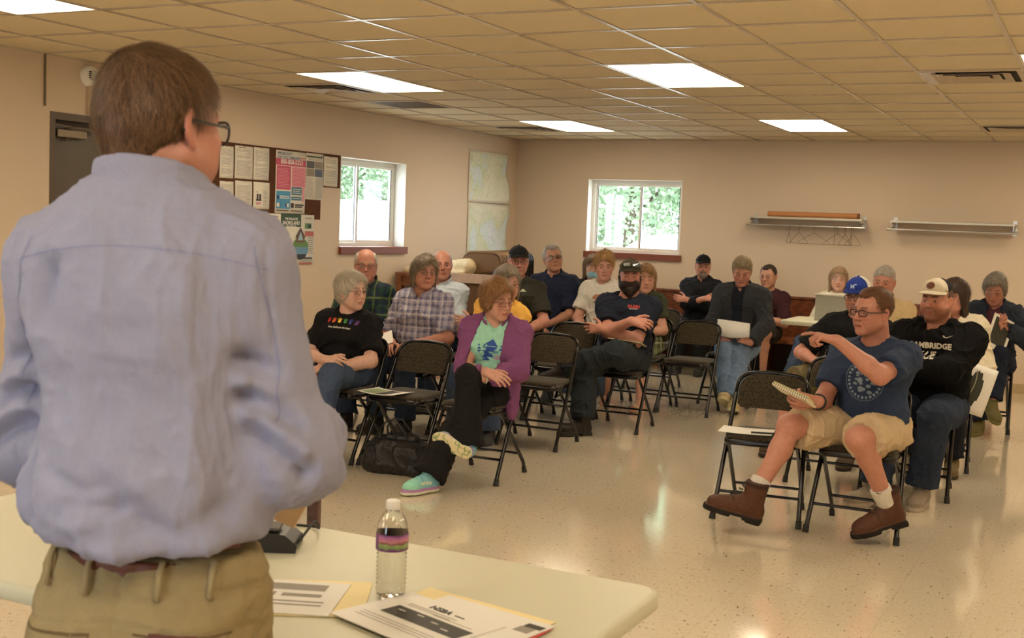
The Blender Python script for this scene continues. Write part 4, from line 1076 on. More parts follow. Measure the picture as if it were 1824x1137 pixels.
flat_obj('flyer', 8.205, 8.423, 1.57, 1.80, .0096, [INKM, mat('print_pink', srgb(206, 150, 150), .7), INKG], [(.2, .44, .32, .66, 0), (.36, .44, .48, .66, 0), (.16, .36, .3, .38, 2), (.16, .74, .46, .84, 1)] + textlines(.6, .85, .3, .9, 12, 2) + [(.16, .64, .50, .70, 0)], label='small flyer with two dark figures, right end of the second row', cat='flyer', curl=.002)
letter(7.973, 8.187, 1.30, 1.509, 'lowest typed sheet, half hidden behind the shoulder of the speaker')
PINK, PINKL, BLUE, BLUED, TEAL, PALEB = mat('print_magenta', srgb(196, 74, 106), .6), mat('print_rose', srgb(222, 150, 160), .6), mat('print_blue', srgb(70, 148, 190), .6), mat('print_navy', srgb(30, 60, 110), .6), mat('print_teal', srgb(70, 120, 140), .6), mat('print_title', srgb(110, 122, 150), .6)
def text_obj(name, body, size, m_, parent, loc, rotm, bold=0, align='LEFT', sx=1.0, extrude=.0003, space=1.0):
    cu = bpy.data.curves.new(name, 'FONT'); cu.body = body; cu.size = size; cu.align_x = align; cu.offset = bold; cu.extrude = extrude; cu.resolution_u = 3; cu.space_character = space; cu.space_line = .95
    t = bpy.data.objects.new(name, cu); COL.objects.link(t)
    dg = bpy.context.evaluated_depsgraph_get(); me = bpy.data.meshes.new_from_object(t.evaluated_get(dg)); bpy.data.objects.remove(t); bpy.data.curves.remove(cu)
    o = link(name, me, m_, parent); M = Matrix.Translation(loc) @ rotm @ Matrix.Diagonal((sx, 1, 1, 1)); o.matrix_local = M; return o
RWALL = Matrix(((0, 0, 1, 0), (1, 0, 0, 0), (0, 1, 0, 0), (0, 0, 0, 1)))
po = flat_obj('poster', 8.503, 8.935, 1.543, 2.092, .0097, [PINK, PINKL, BLUE, BLUED, TEAL, INKM, mat('print_paper', srgb(232, 226, 214), .6), PALEB, mat('print_orange', srgb(214, 110, 90), .6)],
    [(0, .128, 1, .235, 0), (.03, .245, .5, .62, 0), (.53, .245, 1.0, .57, 1), (.03, .645, .5, .93, 2), (.53, .57, .87, .70, 4), (.53, .725, .87, .785, 4), (.90, .57, .97, .80, 1), (.52, .83, .62, .91, 5), (.66, .845, .95, .87, 5), (.66, .88, .9, .90, 5), (.8, .09, .97, .105, 8), (.52, .95, .9, .962, 5), (.03, .95, .45, .965, 5)]
    + [(u, v, u2, v2, 1) for u, v, u2, v2, _ in textlines(.06, .47, .28, .60, 14, 1)] + [(u, v, u2, v2, 0) for u, v, u2, v2, _ in textlines(.55, .97, .27, .56, 14, 0)] + [(.05, .72, .12, .78, 3), (.05, .84, .14, .9, 6), (.13, .84, .17, .9, 3), (.34, .84, .38, .9, 3), (.38, .84, .45, .9, 6), (.14, .72, .46, .735, 6), (.14, .75, .46, .765, 6), (.56, .60, .84, .61, 6), (.56, .63, .8, .64, 6), (.56, .66, .84, .67, 6), (.56, .75, .84, .758, 6)],
    label='pink and blue pipeline safety poster with a large phone number', cat='poster', curl=.002)
WT = mat('print_white', srgb(236, 232, 224), .6)
text_obj('phone_number', '800-858-5253', .058, WT, po, (.0042, .065, .435), RWALL, .001, sx=.98)
text_obj('title', 'PIPELINE SAFETY\nFOR YOUR COMMUNITY', .034, PALEB, po, (.0042, .018, .512), RWALL, .0006, sx=.86)
flat_obj('poster', 8.94, 9.205, 1.677, 2.097, .0099, [mat('print_green', srgb(54, 82, 50), .6), mat('photo_dark', srgb(58, 54, 44), .4, var=.6, scale=60), mat('photo_mid', srgb(132, 116, 92), .4, var=.6, scale=50), mat('photo_blue', srgb(64, 72, 92), .4, var=.6, scale=70), INKG],
    [(.02, .055, .95, .09, 0), (.03, .17, .48, .32, 1), (.5, .17, .95, .32, 2), (.03, .335, .48, .5, 2), (.5, .335, .95, .5, 3), (.86, .03, .93, .05, 0)] + textlines(.04, .46, .53, .96, 24, 4) + textlines(.52, .94, .53, .96, 24, 4) + textlines(.1, .9, .11, .16, 2, 4), label='white poster with a green band and four small photographs', cat='poster', curl=.002)
letter(9.213, 9.434, 1.809, 2.085, 'narrow typed sheet at the right end of the bulletin board beside the window', 22)
GRN = mat('print_forest', srgb(44, 74, 48), .6); LAKE = mat('print_lake', srgb(104, 146, 176), .6); LGR = mat('print_leaf', srgb(96, 132, 72), .6); BRK = mat('print_brick', srgb(176, 96, 82), .6); BRN = mat('print_brown', srgb(112, 70, 50), .6); DK = mat('print_dark', srgb(42, 44, 50), .6)
sh = flat_obj('poster', 8.378, 9.084, 1.085, 1.537, .0102, [GRN, LAKE, LGR, BRK, BRN, DK, INKG, mat('print_aqua', srgb(150, 190, 200), .6)],
    [(.30, .0, .72, .25, 0), (.05, .17, .19, .28, 2), (.13, .17, .19, .28, 7), (.80, .17, .94, .28, 2), (.86, .19, .93, .26, 5), (.02, .33, .18, .42, 3), (.80, .33, .99, .43, 3), (.30, .85, .65, .92, 3), (.76, .855, .97, .885, 5), (.70, .96, .97, .995, 3), (.0, .93, .04, .97, 3), (.05, .05, .25, .065, 6), (.8, .06, .95, .075, 6), (.04, .11, .2, .12, 6)] + textlines(.87, .98, .46, .8, 8, 6) + textlines(.74, .98, .90, .95, 2, 6),
    label='shoreland zoning poster with two lakeside houses, below the bulletin board', cat='poster', curl=.002)
text_obj('title', 'THE VALUE OF', .030, WT, sh, (.0046, .360, .400), RWALL, .0008, 'CENTER', .95); text_obj('title', 'SHORELAND', .045, WT, sh, (.0046, .360, .360), RWALL, .001, 'CENTER', .95); text_obj('title', 'ZONING', .040, WT, sh, (.0046, .360, .324), RWALL, .001, 'CENTER', .95)
def poly_on(parent, name, polys, mats, z=.0052):
    m = MB()
    for k, (pts, mi) in enumerate(polys): m.add([(z + .00005 * k, u, v) for u, v in pts], [tuple(range(len(pts)))], mi=mi)
    return m.build(name, mats, parent)
def blob(cx, cz, rx, rz, n=20, a0=0, a1=360): return [(cx + rx * math.cos(math.radians(a)), cz + rz * math.sin(math.radians(a))) for a in np.linspace(a0, a1, n, endpoint=(a1 - a0) < 360)]
P_ = []
for cx in (.235, .50):
    P_ += [(blob(cx, .165, .12, .075), 2), (blob(cx, .160, .122, .115, 20, 180, 360), 1), (blob(cx, .095, .09, .05, 20, 180, 360), 5)]
P_ += [([(.44, .20), (.56, .20), (.56, .25), (.50, .325), (.44, .25)], 4), ([(.46, .22), (.54, .22), (.50, .30)], 7), ([(.425, .245), (.50, .335), (.575, .245), (.56, .245), (.50, .315), (.44, .245)], 5), ([(.20, .2), (.27, .2), (.27, .24), (.235, .275), (.20, .24)], 4)]
for tx, tz, ts in ((.145, .205, .8), (.165, .20, 1.0), (.285, .20, 1.5), (.31, .195, 1.1), (.18, .2, .9)): P_.append(([(tx - .03 * ts, tz), (tx + .03 * ts, tz), (tx, tz + .085 * ts)], 0))
poly_on(sh, 'illustration', P_, [GRN, LAKE, LGR, BRK, BRN, DK, INKG, mat('print_aqua', (0, 0, 0))])
def map_mat(name, seed):
    m = NT(name); c = m.coord((1, 1, 1)); mp = m.n('Mapping'); mp.inputs['Location'].default_value = (seed, seed * 2, 0); m.l(c, mp.inputs[0])
    n = m.noise(mp.outputs[0], 2.2, 5, .5); b = m.ramp(n, [(.36, srgb(214, 224, 228)), (.44, srgb(208, 222, 222)), (.47, srgb(206, 214, 186)), (.56, srgb(218, 220, 200)), (.75, srgb(230, 226, 208))])
    v = m.n('TexVoronoi', feature='DISTANCE_TO_EDGE'); v.inputs['Scale'].default_value = 9; m.l(mp.outputs[0], v.inputs[0]); ln = m.ramp(v.outputs[0], [(.0, (.72, .74, .60)), (.03, (1, 1, 1))])
    m.base(m.mix(1.0, b, ln, 'MULTIPLY')); m.set(.55); return m.m
def wall_map(y0, y1, z0, z1, mt, lab, curl, seed):
    o = empty('wall_map', (XL + .004, y0, z0)); tag(o, lab, 'map', 'two survey maps taped to the left wall'); W, H = y1 - y0, z1 - z0; n = 12; vs = []; 
    for i in range(n + 1):
        for k in range(n + 1): vs.append((.004 + curl * (i / n) ** 2 * math.sin(math.pi * k / n + seed) ** 2 + .003 * math.sin(k * 1.3 + seed) * i / n, W * i / n + (.05 if i == n else 0) * (1 - k / n) * (seed == 1), H * k / n))
    fs = [(i * (n + 1) + k, (i + 1) * (n + 1) + k, (i + 1) * (n + 1) + k + 1, i * (n + 1) + k + 1) for i in range(n) for k in range(n)]
    m = MB(); m.add(vs, fs, True); s = m.build('sheet', mat('map_margin', srgb(226, 222, 206), .6), o); sd = s.modifiers.new('s', 'SOLIDIFY'); sd.thickness = .0006; sd.offset = -1
    ins = [(v[0] + .0012, .03 + v[1] * (W - .06) / W, .03 + v[2] * (H - .06) / H) for v in vs]; m = MB(); m.add(ins, fs, True); m.build('map_print', mt, o)
wall_map(12.005, 12.93, 1.762, 2.352, map_mat('map_a', 1.3), 'upper pale survey map on the left wall near the corner', .05, 1)
wall_map(12.02, 13.0, 1.178, 1.752, map_mat('map_b', 4.1), 'lower pale survey map on the left wall above the folding chair cart', .03, 2)
# ------------------------------------------------------------------ folding chairs
def chair_fabric():
    m = NT('chair_fabric'); c = m.coord((1, 1, 1)); v = m.n('TexVoronoi', feature='F1', distance='MANHATTAN'); v.inputs['Scale'].default_value = 85; v.inputs['Randomness'].default_value = .7; m.l(c, v.inputs[0])
    b = m.ramp(v.outputs[0], [(.25, srgb(20, 18, 14)), (.5, srgb(52, 46, 36)), (.8, srgb(66, 58, 44))]); m.base(b); m.set(.9, 0, .15); m.bump(m.noise(c, 500, 2), .3, .002); m.b.inputs['Sheen Weight'].default_value = .15; return m.m
M_FAB = chair_fabric()
def arc_pts(r, a0, a1, n): return [(r * math.cos(math.radians(a)), r * math.sin(math.radians(a))) for a in np.linspace(a0, a1, n)]
def make_chair():
    e = empty('folding_chair')
    # long tubes run from the front feet, past the seat, to the arched back
    def side(sx): return [V(sx * .225, -.215, .02), V(sx * .222, -.195, .06), V(sx * .205, .03, .44), V(sx * .20, .095, .55), V(sx * .196, .135, .64)]
    def on(z):  # y of the back plane at height z
        return .095 + (z - .55) * .5
    for sx in (1, -1):
        m = MB(); m.tube(side(sx), .0125, 10); leg = m.build('leg', M_BLACK, e)
        m = MB(); m.tube([V(sx * .226, -.222, 0), V(sx * .2245, -.208, .038)], [.017, .0155], 10); m.build('rubber_foot', M_RUB, leg)
        m = MB(); m.tube([V(sx * .186, .235, .02), V(sx * .186, .215, .07), V(sx * .184, -.10, .405), V(sx * .184, -.14, .42)], .0115, 10); leg = m.build('leg', M_BLACK, e)
        m = MB(); m.tube([V(sx * .186, .242, 0), V(sx * .186, .228, .036)], [.016, .0145], 10); m.build('rubber_foot', M_RUB, leg)
    top = [V(-.196, .135, .64), V(-.195, on(.67), .67)]
    for a in np.linspace(180, 90, 8): top.append(V(-.105 + .09 * math.cos(math.radians(a)), on(.675 + .075 * math.sin(math.radians(a))) + .004, .675 + .075 * math.sin(math.radians(a))))
    top += [V(0, on(.758) + .006, .758)]
    top = top + [V(-p[0], p[1], p[2]) for p in top[::-1][1:]]
    m = MB(); m.tube(top, .0115, 10); m.build('back_frame', M_BLACK, e)
    # padded back: arched outline, slightly hollow, rounded rim
    def out(k):
        a = .182 - k; zz0, zz1 = .565 + k * .7, .748 - k * .7; pts = []
        pts += [(-a + .02, zz0), (a - .02, zz0), (a, zz0 + .02)]
        for t in np.linspace(0, 90, 9): pts.append((a - .095 + .095 * math.cos(math.radians(t)), .665 + (zz1 - .665) * math.sin(math.radians(t))))
        for t in np.linspace(90, 180, 9): pts.append((-a + .095 + .095 * math.cos(math.radians(t)), .665 + (zz1 - .665) * math.sin(math.radians(t))))
        pts.append((-a, zz0 + .02)); return pts
    def panel(front, back, nm, mt, r=.008):
        m = MB(); rings = []
        for (k, d) in ((r * 1.0, front - .0), (r * .35, front + .003), (0, (front + back) / 2), (r * .35, back - .002), (r, back)):
            rings.append([V(x, on(z) + d + .22 * x * x * -1 + .009, z) for x, z in out(k)])
        n = len(rings[0]); vs = [p for r_ in rings for p in r_]
        fs = [(i * n + k, (i + 1) * n + k, (i + 1) * n + (k + 1) % n, i * n + (k + 1) % n) for i in range(len(rings) - 1) for k in range(n)]
        m.add(vs, fs, True); m.add(rings[0], [tuple(range(n))], False); m.add(rings[-1], [tuple(range(n))[::-1]], False)
        return m.build(nm, mt, e)
    panel(-.016, .016, 'backrest', M_FAB)
    # seat: metal pan and pad
    def sout(g):
        return rrect(-.195 + g, -.205 + g, .195 - g, .165 - g, .05, 5)
    def lay(levels, nm, mt):
        m = MB(); vs = []; 
        for g, z in levels: vs += [V(x * (1 - .06 * (y > 0) * y / .165), y, z + (.006 * (y / .2) if False else 0)) for x, y in sout(g)]
        n = len(sout(0)); L = len(levels)
        fs = [(i * n + k, i * n + (k + 1) % n, (i + 1) * n + (k + 1) % n, (i + 1) * n + k) for i in range(L - 1) for k in range(n)]
        m.add(vs, fs, True); m.add(vs[:n], [tuple(range(n))[::-1]], False); m.add(vs[-n:], [tuple(range(n))], False); return m.build(nm, mt, e)
    lay([(.02, .402), (.004, .404), (0, .412), (.001, .432), (.006, .436)], 'seat_pan', M_BLACK)
    lay([(.010, .430), (.006, .440), (.010, .450), (.022, .457), (.06, .461), (.12, .462)], 'seat', M_FAB)
    for sx in (1, -1):
        m = MB(); m.tube([V(sx * .170, .03, .418), V(sx * .214, .03, .418)], .012, 10); m.build('hinge', M_BLACK, e)
    m = MB(); m.tube([V(-.218, -.148, .14), V(.218, -.148, .14)], .0085, 8); m.build('crossbar', M_BLACK, e)
    m = MB(); m.tube([V(-.186, .160, .13), V(.186, .160, .13)], .0085, 8); m.build('crossbar', M_BLACK, e)
    return e
CH0 = make_chair(); CHused = [False]
def chair(x, yfront, label, rz=0):
    """x of the middle, y of the front feet"""
    e = CH0 if not CHused[0] else copy_tree(CH0); CHused[0] = True
    rz = math.radians(rz)
    e.location = (x - .0, yfront + .22, 0); e.rotation_euler = (0, 0, rz)
    tag(e, label, 'chair', 'black padded folding chairs set out in rows'); return e
# left block
chair(-4.34, 6.15, 'black folding chair under the woman in the black T-shirt', -3)
chair(-3.87, 6.17, 'empty black folding chair with a leaflet on its seat, left of the purple cardigan')
chair(-3.35, 6.15, 'black folding chair under the woman in the purple cardigan')
chair(-5.02, 7.34, 'black folding chair under the man in the green plaid shirt')
chair(-4.52, 7.34, 'black folding chair under the woman in the short-sleeved plaid shirt')
chair(-4.01, 7.35, 'black folding chair under the woman in the yellow sweater')
chair(-3.51, 7.33, 'empty black folding chair nearest the aisle in the second left row')
chair(-4.75, 8.36, 'black folding chair under the bald man behind the plaid shirts')
chair(-4.27, 8.36, 'black folding chair under the man in the olive polo and black cap')
chair(-3.79, 8.36, 'empty black folding chair to the left of the bearded man')
chair(-3.31, 8.34, 'black folding chair under the bearded man with crossed arms')
chair(-4.50, 9.50, 'black folding chair under the man in the navy shirt')
chair(-4.02, 9.50, 'black folding chair under the young man in the white T-shirt')
chair(-3.56, 9.49, 'black folding chair under the long-haired girl behind the bearded man')
chair(-3.13, 9.48, 'empty black folding chair standing alone nearest the aisle, before the man reading')
chair(-3.90, 10.72, 'empty black folding chair behind the bearded man, in front of the arms-crossed man')
chair(-4.62, 10.72, 'black folding chair under the woman with the face mask')
chair(-3.00, 10.25, 'black folding chair under the man reading a sheet of paper')
# right block
chair(-1.62, 6.17, 'empty black folding chair with a paper on its seat, nearest the aisle at front right', 6)
chair(-1.10, 6.15, 'black folding chair under the pointing man in the blue T-shirt')
chair(-1.50, 7.34, 'black folding chair seen empty behind the pointing man')
chair(-1.00, 7.33, 'black folding chair under the man in the black hoodie')
chair(-1.62, 8.38, 'black folding chair under the man in the blue and white cap')
chair(-1.00, 8.36, 'black folding chair under the woman in the cream jacket')
chair(-1.62, 9.45, 'black folding chair under the older man in the tan polo')
chair(-.89, 10.30, 'black folding chair under the woman in the denim jacket')

# ------------------------------------------------------------------ folding tables
M_PLAST = mat('table_plastic', srgb(206, 204, 178), .38, 0, .45, var=.02, scale=4, bump=.12, bscale=260)
def fold_table(cx, cy, lx, ly, z, label, leg_mat):
    e = empty('folding_table', (cx, cy, 0)); tag(e, label, 'table')
    m = MB(); hx, hy = lx / 2, ly / 2; lev = [(.012, z - .042), (.0, z - .036), (.0, z - .010), (.004, z - .003), (.012, z)]; r = .055; vs = []
    for g, zz in lev: vs += [(x, y, zz) for x, y in rrect(-hx + g, -hy + g, hx - g, hy - g, r, 8)]
    n = len(vs) // len(lev); fs = [(i * n + k, i * n + (k + 1) % n, (i + 1) * n + (k + 1) % n, (i + 1) * n + k) for i in range(len(lev) - 1) for k in range(n)]
    m.add(vs, fs, True); m.add(vs[:n], [tuple(range(n))[::-1]]); m.add(vs[-n:], [tuple(range(n))]); m.build('tabletop', M_PLAST, e)
    for sx in (-1, 1):
        for sy in (-1, 1): m = MB(); m.tube([(sx * (hx - .25), sy * (hy - .09), z - .04), (sx * (hx - .20), sy * (hy - .10), .02), (sx * (hx - .20), sy * (hy - .10), 0)], .0135, 10); m.build('leg', leg_mat, e)
        m = MB(); m.tube([(sx * (hx - .22), -(hy - .1), .25), (sx * (hx - .22), hy - .1, .25)], .010, 8); m.tube([(sx * (hx - .22), 0, .25), (sx * (hx - .62), 0, z - .045)], .008, 8); m.build('brace', leg_mat, e)
    return e
MLEG = mat('bronze_tube', srgb(96, 84, 66), .4, .5)
TZ = .73
ft = fold_table(-1.755, 2.125, 1.83, .76, TZ, 'long cream plastic folding table in the foreground', MLEG)
m = MB(); m.add([(.72, -.10, TZ + .0003), (.80, -.10, TZ + .0003), (.80, -.103, TZ + .0003), (.72, -.103, TZ + .0003)], [(0, 3, 2, 1)]); m.add([(.72, -.10, TZ + .0003), (.72, -.16, TZ + .0003), (.723, -.16, TZ + .0003), (.723, -.10, TZ + .0003)], [(0, 1, 2, 3)]); m.build('moulded_mark', mat('mould_mark', srgb(170, 166, 140), .5), ft)
fold_table(-2.12, 11.40, 1.22, .72, .74, 'white plastic folding table at the back with a ballot box on it', MLEG)
# ballot box
e = empty('ballot_box', (-2.30, 11.42, .7405), math.radians(-8)); tag(e, 'light grey metal ballot box with a slotted lid on the back table', 'ballot box')
MB_ = mat('box_grey', srgb(162, 158, 144), .45); m = MB(); m.box((-.15, -.15, 0), (.15, .15, .235)); m.build('body', MB_, e, bevel=.004)
m = MB(); m.box((-.155, -.155, .236), (.155, .155, .252)); lid = m.build('lid', mat('box_lid', srgb(206, 202, 186), .4), e, bevel=.003)
m = MB(); m.box((-.06, -.02, .2525), (.06, .0, .2535)); m.build('slot', M_RUB, lid); m = MB(); m.box((-.13, -.156, .19), (-.115, -.151, .197)); m.build('rivet', M_STEEL, e)
m = MB(); m.box((.151, -.08, .10), (.158, -.03, .24)); m.build('hasp', M_STEEL, e)

# ------------------------------------------------------------------ on the front table
def water_bottle():
    e = empty('water_bottle', (-1.31, 2.11, TZ + .0005)); tag(e, 'clear plastic water bottle with a purple label on the front table', 'bottle')
    m = NT('pet_plastic'); t_ = m.n('BsdfTransparent'); g_ = m.n('BsdfGlossy'); g_.inputs['Roughness'].default_value = .05; t_.inputs[0].default_value = (.95, .95, .93, 1); lw = m.n('LayerWeight'); lw.inputs[0].default_value = .35; mx = m.n('MixShader'); m.l(m.math('ADD', m.math('MULTIPLY', lw.outputs[1], .55), .05), mx.inputs[0]); m.l(t_.outputs[0], mx.inputs[1]); m.l(g_.outputs[0], mx.inputs[2]); m.l(mx.outputs[0], m.out.inputs[0]); pet = m.m
    prof = [(0, .006), (.018, .003), (.026, .0), (.0305, .006), (.032, .016)]
    for k in range(9): z = .022 + k * .009; prof += [(.0325, z), (.0295, z + .0045)]
    prof += [(.0325, .106), (.0335, .109), (.0335, .140), (.0325, .144), (.030, .160), (.024, .174), (.0165, .184), (.013, .188), (.013, .194)]
    m = MB(); m.lathe(prof, 40); b = m.build('bottle_body', pet, e)
    w = NT('water'); w.set(.0, 0, .5); w.b.inputs['Transmission Weight'].default_value = 1; w.b.inputs['IOR'].default_value = 1.12; w.base((.98, .99, .98))
    wp = [(0, .0075), (.018, .005), (.025, .004), (.029, .010), (.0305, .018)] + sum([[(.0312, .022 + k * .009), (.0282, .0265 + k * .009)] for k in range(9)], []) + [(.031, .106), (.0318, .112), (.0318, .142), (.029, .160), (.0232, .173), (.016, .182), (0, .182)]
    m = MB(); m.lathe(wp, 40); m.build('water', w.m, b)
    m = MB(); m.lathe([(.0338, .104), (.0342, .105), (.0342, .138), (.0338, .139)], 40)
    n = NT('bottle_label'); c = n.coord(); s = n.n('SeparateXYZ'); n.l(c, s.inputs[0]); z = n.math('MULTIPLY', n.math('SUBTRACT', s.outputs[2], .104), 28.6)
    ns = n.noise(c, 90, 3); zz = n.math('ADD', z, n.math('MULTIPLY', n.math('SUBTRACT', ns, .5), .35))
    r = n.ramp(zz, [(.0, srgb(112, 52, 120)), (.1, srgb(112, 52, 120)), (.16, srgb(110, 140, 84)), (.38, srgb(150, 170, 110)), (.48, srgb(120, 60, 70)), (.62, srgb(196, 130, 140)), (.85, srgb(170, 110, 160)), (1, srgb(112, 52, 120))]); lf = n.math('LESS_THAN', s.outputs[0], -.014); geo = n.n('NewGeometry'); n.base(n.mix(geo.outputs['Backfacing'], n.mix(lf, r, srgb(108, 48, 118)), srgb(226, 214, 222))); n.set(.35)
    lb = m.build('label', n.m, b)
    m = MB(); m.lathe([(0, .207), (.0135, .207), (.0150, .2055), (.0150, .190), (.0145, .188)], 30); m.build('cap', mat('cap_white', srgb(236, 234, 228), .35), e); return e
water_bottle()
MYEL = mat('manila', srgb(240, 224, 168), .65, var=.03, scale=8); MANP = mat('sheet_white', srgb(232, 230, 222), .6, var=.01)
def sheet(name, cx, cy, w, h, ang, z, mt, label=None, cat='paper', group=None, rects=(), pm=None, th=.0012, par=None, bend=0.0):
    e = empty(name, (cx, cy, z), math.radians(ang)); tag(e, label, cat, group)
    m = MB(); n = 8
    for lay in (0, 1):
        vs = [(-w / 2 + w * i / n, sy * h / 2, bend * (2 * i / n - 1) ** 2 + th * lay) for i in range(n + 1) for sy in (-1, 1)]
        m.add(vs, [((2 * k, 2 * k + 2, 2 * k + 3, 2 * k + 1) if lay else (2 * k, 2 * k + 1, 2 * k + 3, 2 * k + 2)) for k in range(n)])
    for sy in (0, 1): m.add([(-w / 2 + w * i / n, (sy - .5) * h, bend * (2 * i / n - 1) ** 2 + th * l) for i in range(n + 1) for l in (0, 1)], [(2 * k, 2 * k + 2, 2 * k + 3, 2 * k + 1) for k in range(n)])
    for sx in (-1, 1): m.add([(sx * w / 2, -h / 2, bend), (sx * w / 2, h / 2, bend), (sx * w / 2, h / 2, bend + th), (sx * w / 2, -h / 2, bend + th)], [(0, 1, 2, 3)])
    s = m.build('sheet', mt, e)
    if rects:
        m = MB()
        for k, (u0, v0, u1, v1, mi) in enumerate(rects):
            x0, x1, y0, y1 = -w / 2 + w * u0, -w / 2 + w * u1, h / 2 - h * v1, h / 2 - h * v0; nn = 4
            for q in range(nn):
                a, b_ = x0 + (x1 - x0) * q / nn, x0 + (x1 - x0) * (q + 1) / nn; fz = lambda x: bend * (2 * x / w) ** 2 + th + .0003 + .0001 * mi
                m.add([(a, y0, fz(a)), (b_, y0, fz(b_)), (b_, y1, fz(b_)), (a, y1, fz(a))], [(0, 1, 2, 3)], mi=mi)
        m.build('print', pm or [INKG, INKM], s)
    return e
zt = TZ + .0006
sheet('manila_folder', -1.47, 1.995, .30, .235, 28, zt, MYEL, 'manila folder under the left pile of papers beside the khaki trousers', 'folder', th=.002)
sheet('document', -1.51, 1.975, .28, .215, 22, zt + .0025, MANP, 'printed sheet with grey tables on the left manila folder', 'paper', rects=[(.1, .1, .85, .3, 0), (.1, .38, .5, .55, 0), (.1, .62, .9, .66, 0), (.1, .72, .9, .76, 0), (.55, .4, .85, .5, 0)], th=.0015)
sheet('manila_folder', -1.13, 2.055, .33, .25, -10, zt, MYEL, 'manila folder under the right pile of papers on the front table', 'folder', th=.002)
sheet('red_folder', -1.085, 2.01, .29, .22, -4, zt + .0025, mat('red_card', srgb(200, 66, 62), .5), 'red folder showing at the edge of the right paper pile', 'folder', th=.0018)
sheet('document', -1.09, 2.035, .28, .22, -12, zt + .0048, MANP, 'white sheet with a dark picture in its corner, in the right paper pile', 'paper', rects=[(.83, .10, .98, .2, 1), (.82, .2, .95, .34, 0)], th=.0016)
dk = mat('table_print_dark', srgb(52, 50, 48), .6)
dd = sheet('document', -1.175, 1.995, .28, .215, -18, zt + .0070, MANP, 'top sheet of the right paper pile, with a broad dark band across it', 'paper', rects=[(.18, .36, .96, .60, 1), (.2, .24, .7, .255, 0), (.2, .28, .66, .295, 0), (.5, .3, .9, .312, 0), (.1, .7, .85, .712, 0), (.1, .75, .9, .762, 0), (.1, .8, .8, .812, 0)], pm=[INKG, dk], th=.0018)
RT = Matrix.Identity(4)
text_obj('heading', 'NSBA  —', .024, dk, dd, (-.04, .066, .0024), RT, .0010); 
for k, (u, v) in enumerate(((-.07, .008), (-.02, .014), (.03, .006), (.07, -.006))): text_obj('caption', ['Wind', 'rain', 'Hay', 'farm'][k] if False else '~~', .016, WT, dd, (u, v, .0024), RT, .0006)
# black desk device and its cable
e = empty('desk_charger', (-1.77, 2.27, TZ + .0005), math.radians(28)); tag(e, 'low black desk device with a cable, half hidden by the blue shirt', 'desk device')
m = MB(); poly = [(-.085, 0), (.085, 0), (.088, .018), (.06, .042), (-.06, .058), (-.085, .05)]
m.prism([(u, v) for u, v in poly], -.055, .055, axis=1, M=(np.array([[0, 1., 0], [1, 0, 0], [0, 0, 1]]), V(0, 0, 0))) if False else m.prism([(v, u) for u, v in poly][::-1], -.055, .055, axis=1)
m.build('base', mat('device_black', (.018, .017, .016), .35), e, bevel=.012, seg=4)
m = MB(); m.box((-.045, -.05, .050), (.045, .02, .058)); m.build('keypad', mat('device_grey', (.06, .058, .055), .4), e, bevel=.003)
m = MB(); m.tube([(.080, -.030, .012), (.088, -.028, .022), (.101, .003, .038), (.109, .035, .047), (.112, .065, .048), (.113, .09, .042), (.114, .12, .026), (.112, .15, .010), (.10, .18, .005), (.02, .20, .005), (-.10, .19, .005)], .0035, 8); m.build('cable', M_RUB, e)
# black padded desk chair at the lower left
e = empty('office_chair', (-1.70, 1.28, 0), math.radians(200)); tag(e, 'black padded office chair back at the lower left corner', 'chair')
m = MB(); 
def pad(name, c, hs, R, mt, rad=.03, k=.0):
    F = build_field([(rbox(c, hs, rad, R), 0)], .008); P_2, Q_2 = F.mesh(); return link(name, mesh_from(name, P_2, Q_2, np.tile((.016, .014, .014), (len(P_2), 1))), mt, e)
MBL = attr_mat('black_cloth', .8, .3, .3, 400)
pad('backrest', V(0, .20, .70), V(.23, .035, .20), rot(0, -8, 0), MBL, .034); pad('seat', V(0, -.02, .47), V(.24, .23, .04), np.eye(3), MBL, .035)
m.tube([(0, 0, .08), (0, 0, .43)], .028, 16); m.build('column', M_BLACK, e)
m = MB(); m.tube([(0, .0, .42), (0, .22, .42), (0, .245, .50), (0, .215, .70)], .018, 10); m.build('back_bar', M_BLACK, e)
for k in range(5):
    a = 2 * math.pi * k / 5; m = MB(); m.tube([(0, 0, .11), (.26 * math.cos(a), .26 * math.sin(a), .065)], [.024, .016], 10); l = m.build('leg', M_BLACK, e)
    m = MB(); m.tube([(.26 * math.cos(a) - .012, .26 * math.sin(a), .028), (.26 * math.cos(a) + .012, .26 * math.sin(a), .028)], .028, 14); m.build('caster', M_RUB, l)
m = MB(); m.box((-.02, .235, .74), (-.012, .243, .748)); m.build('rivet', mat('rivet_pale', srgb(190, 200, 150), .4), e)
# wooden chair seen past the table, between the arm and the cable
e = empty('wooden_stand', (-2.88, 3.62, 0), math.radians(20)); tag(e, 'dark brown wooden stand beyond the front table, half hidden by the sleeve', 'stand')
wd = wood('stand_wood', srgb(70, 46, 34), srgb(92, 62, 46), .5)
m = MB(); m.box((-.22, -.22, .60), (.22, .22, .63)); m.build('top', wd, e, bevel=.004)
for sx in (-1, 1):
    for sy in (-1, 1): m = MB(); m.box((sx * .19 - .022, sy * .19 - .022, 0), (sx * .19 + .022, sy * .19 + .022, .6)); m.build('leg', wd, e)
m = MB(); m.box((-.17, .182, .25), (.17, .198, .29)); m.build('rail', wd, e)

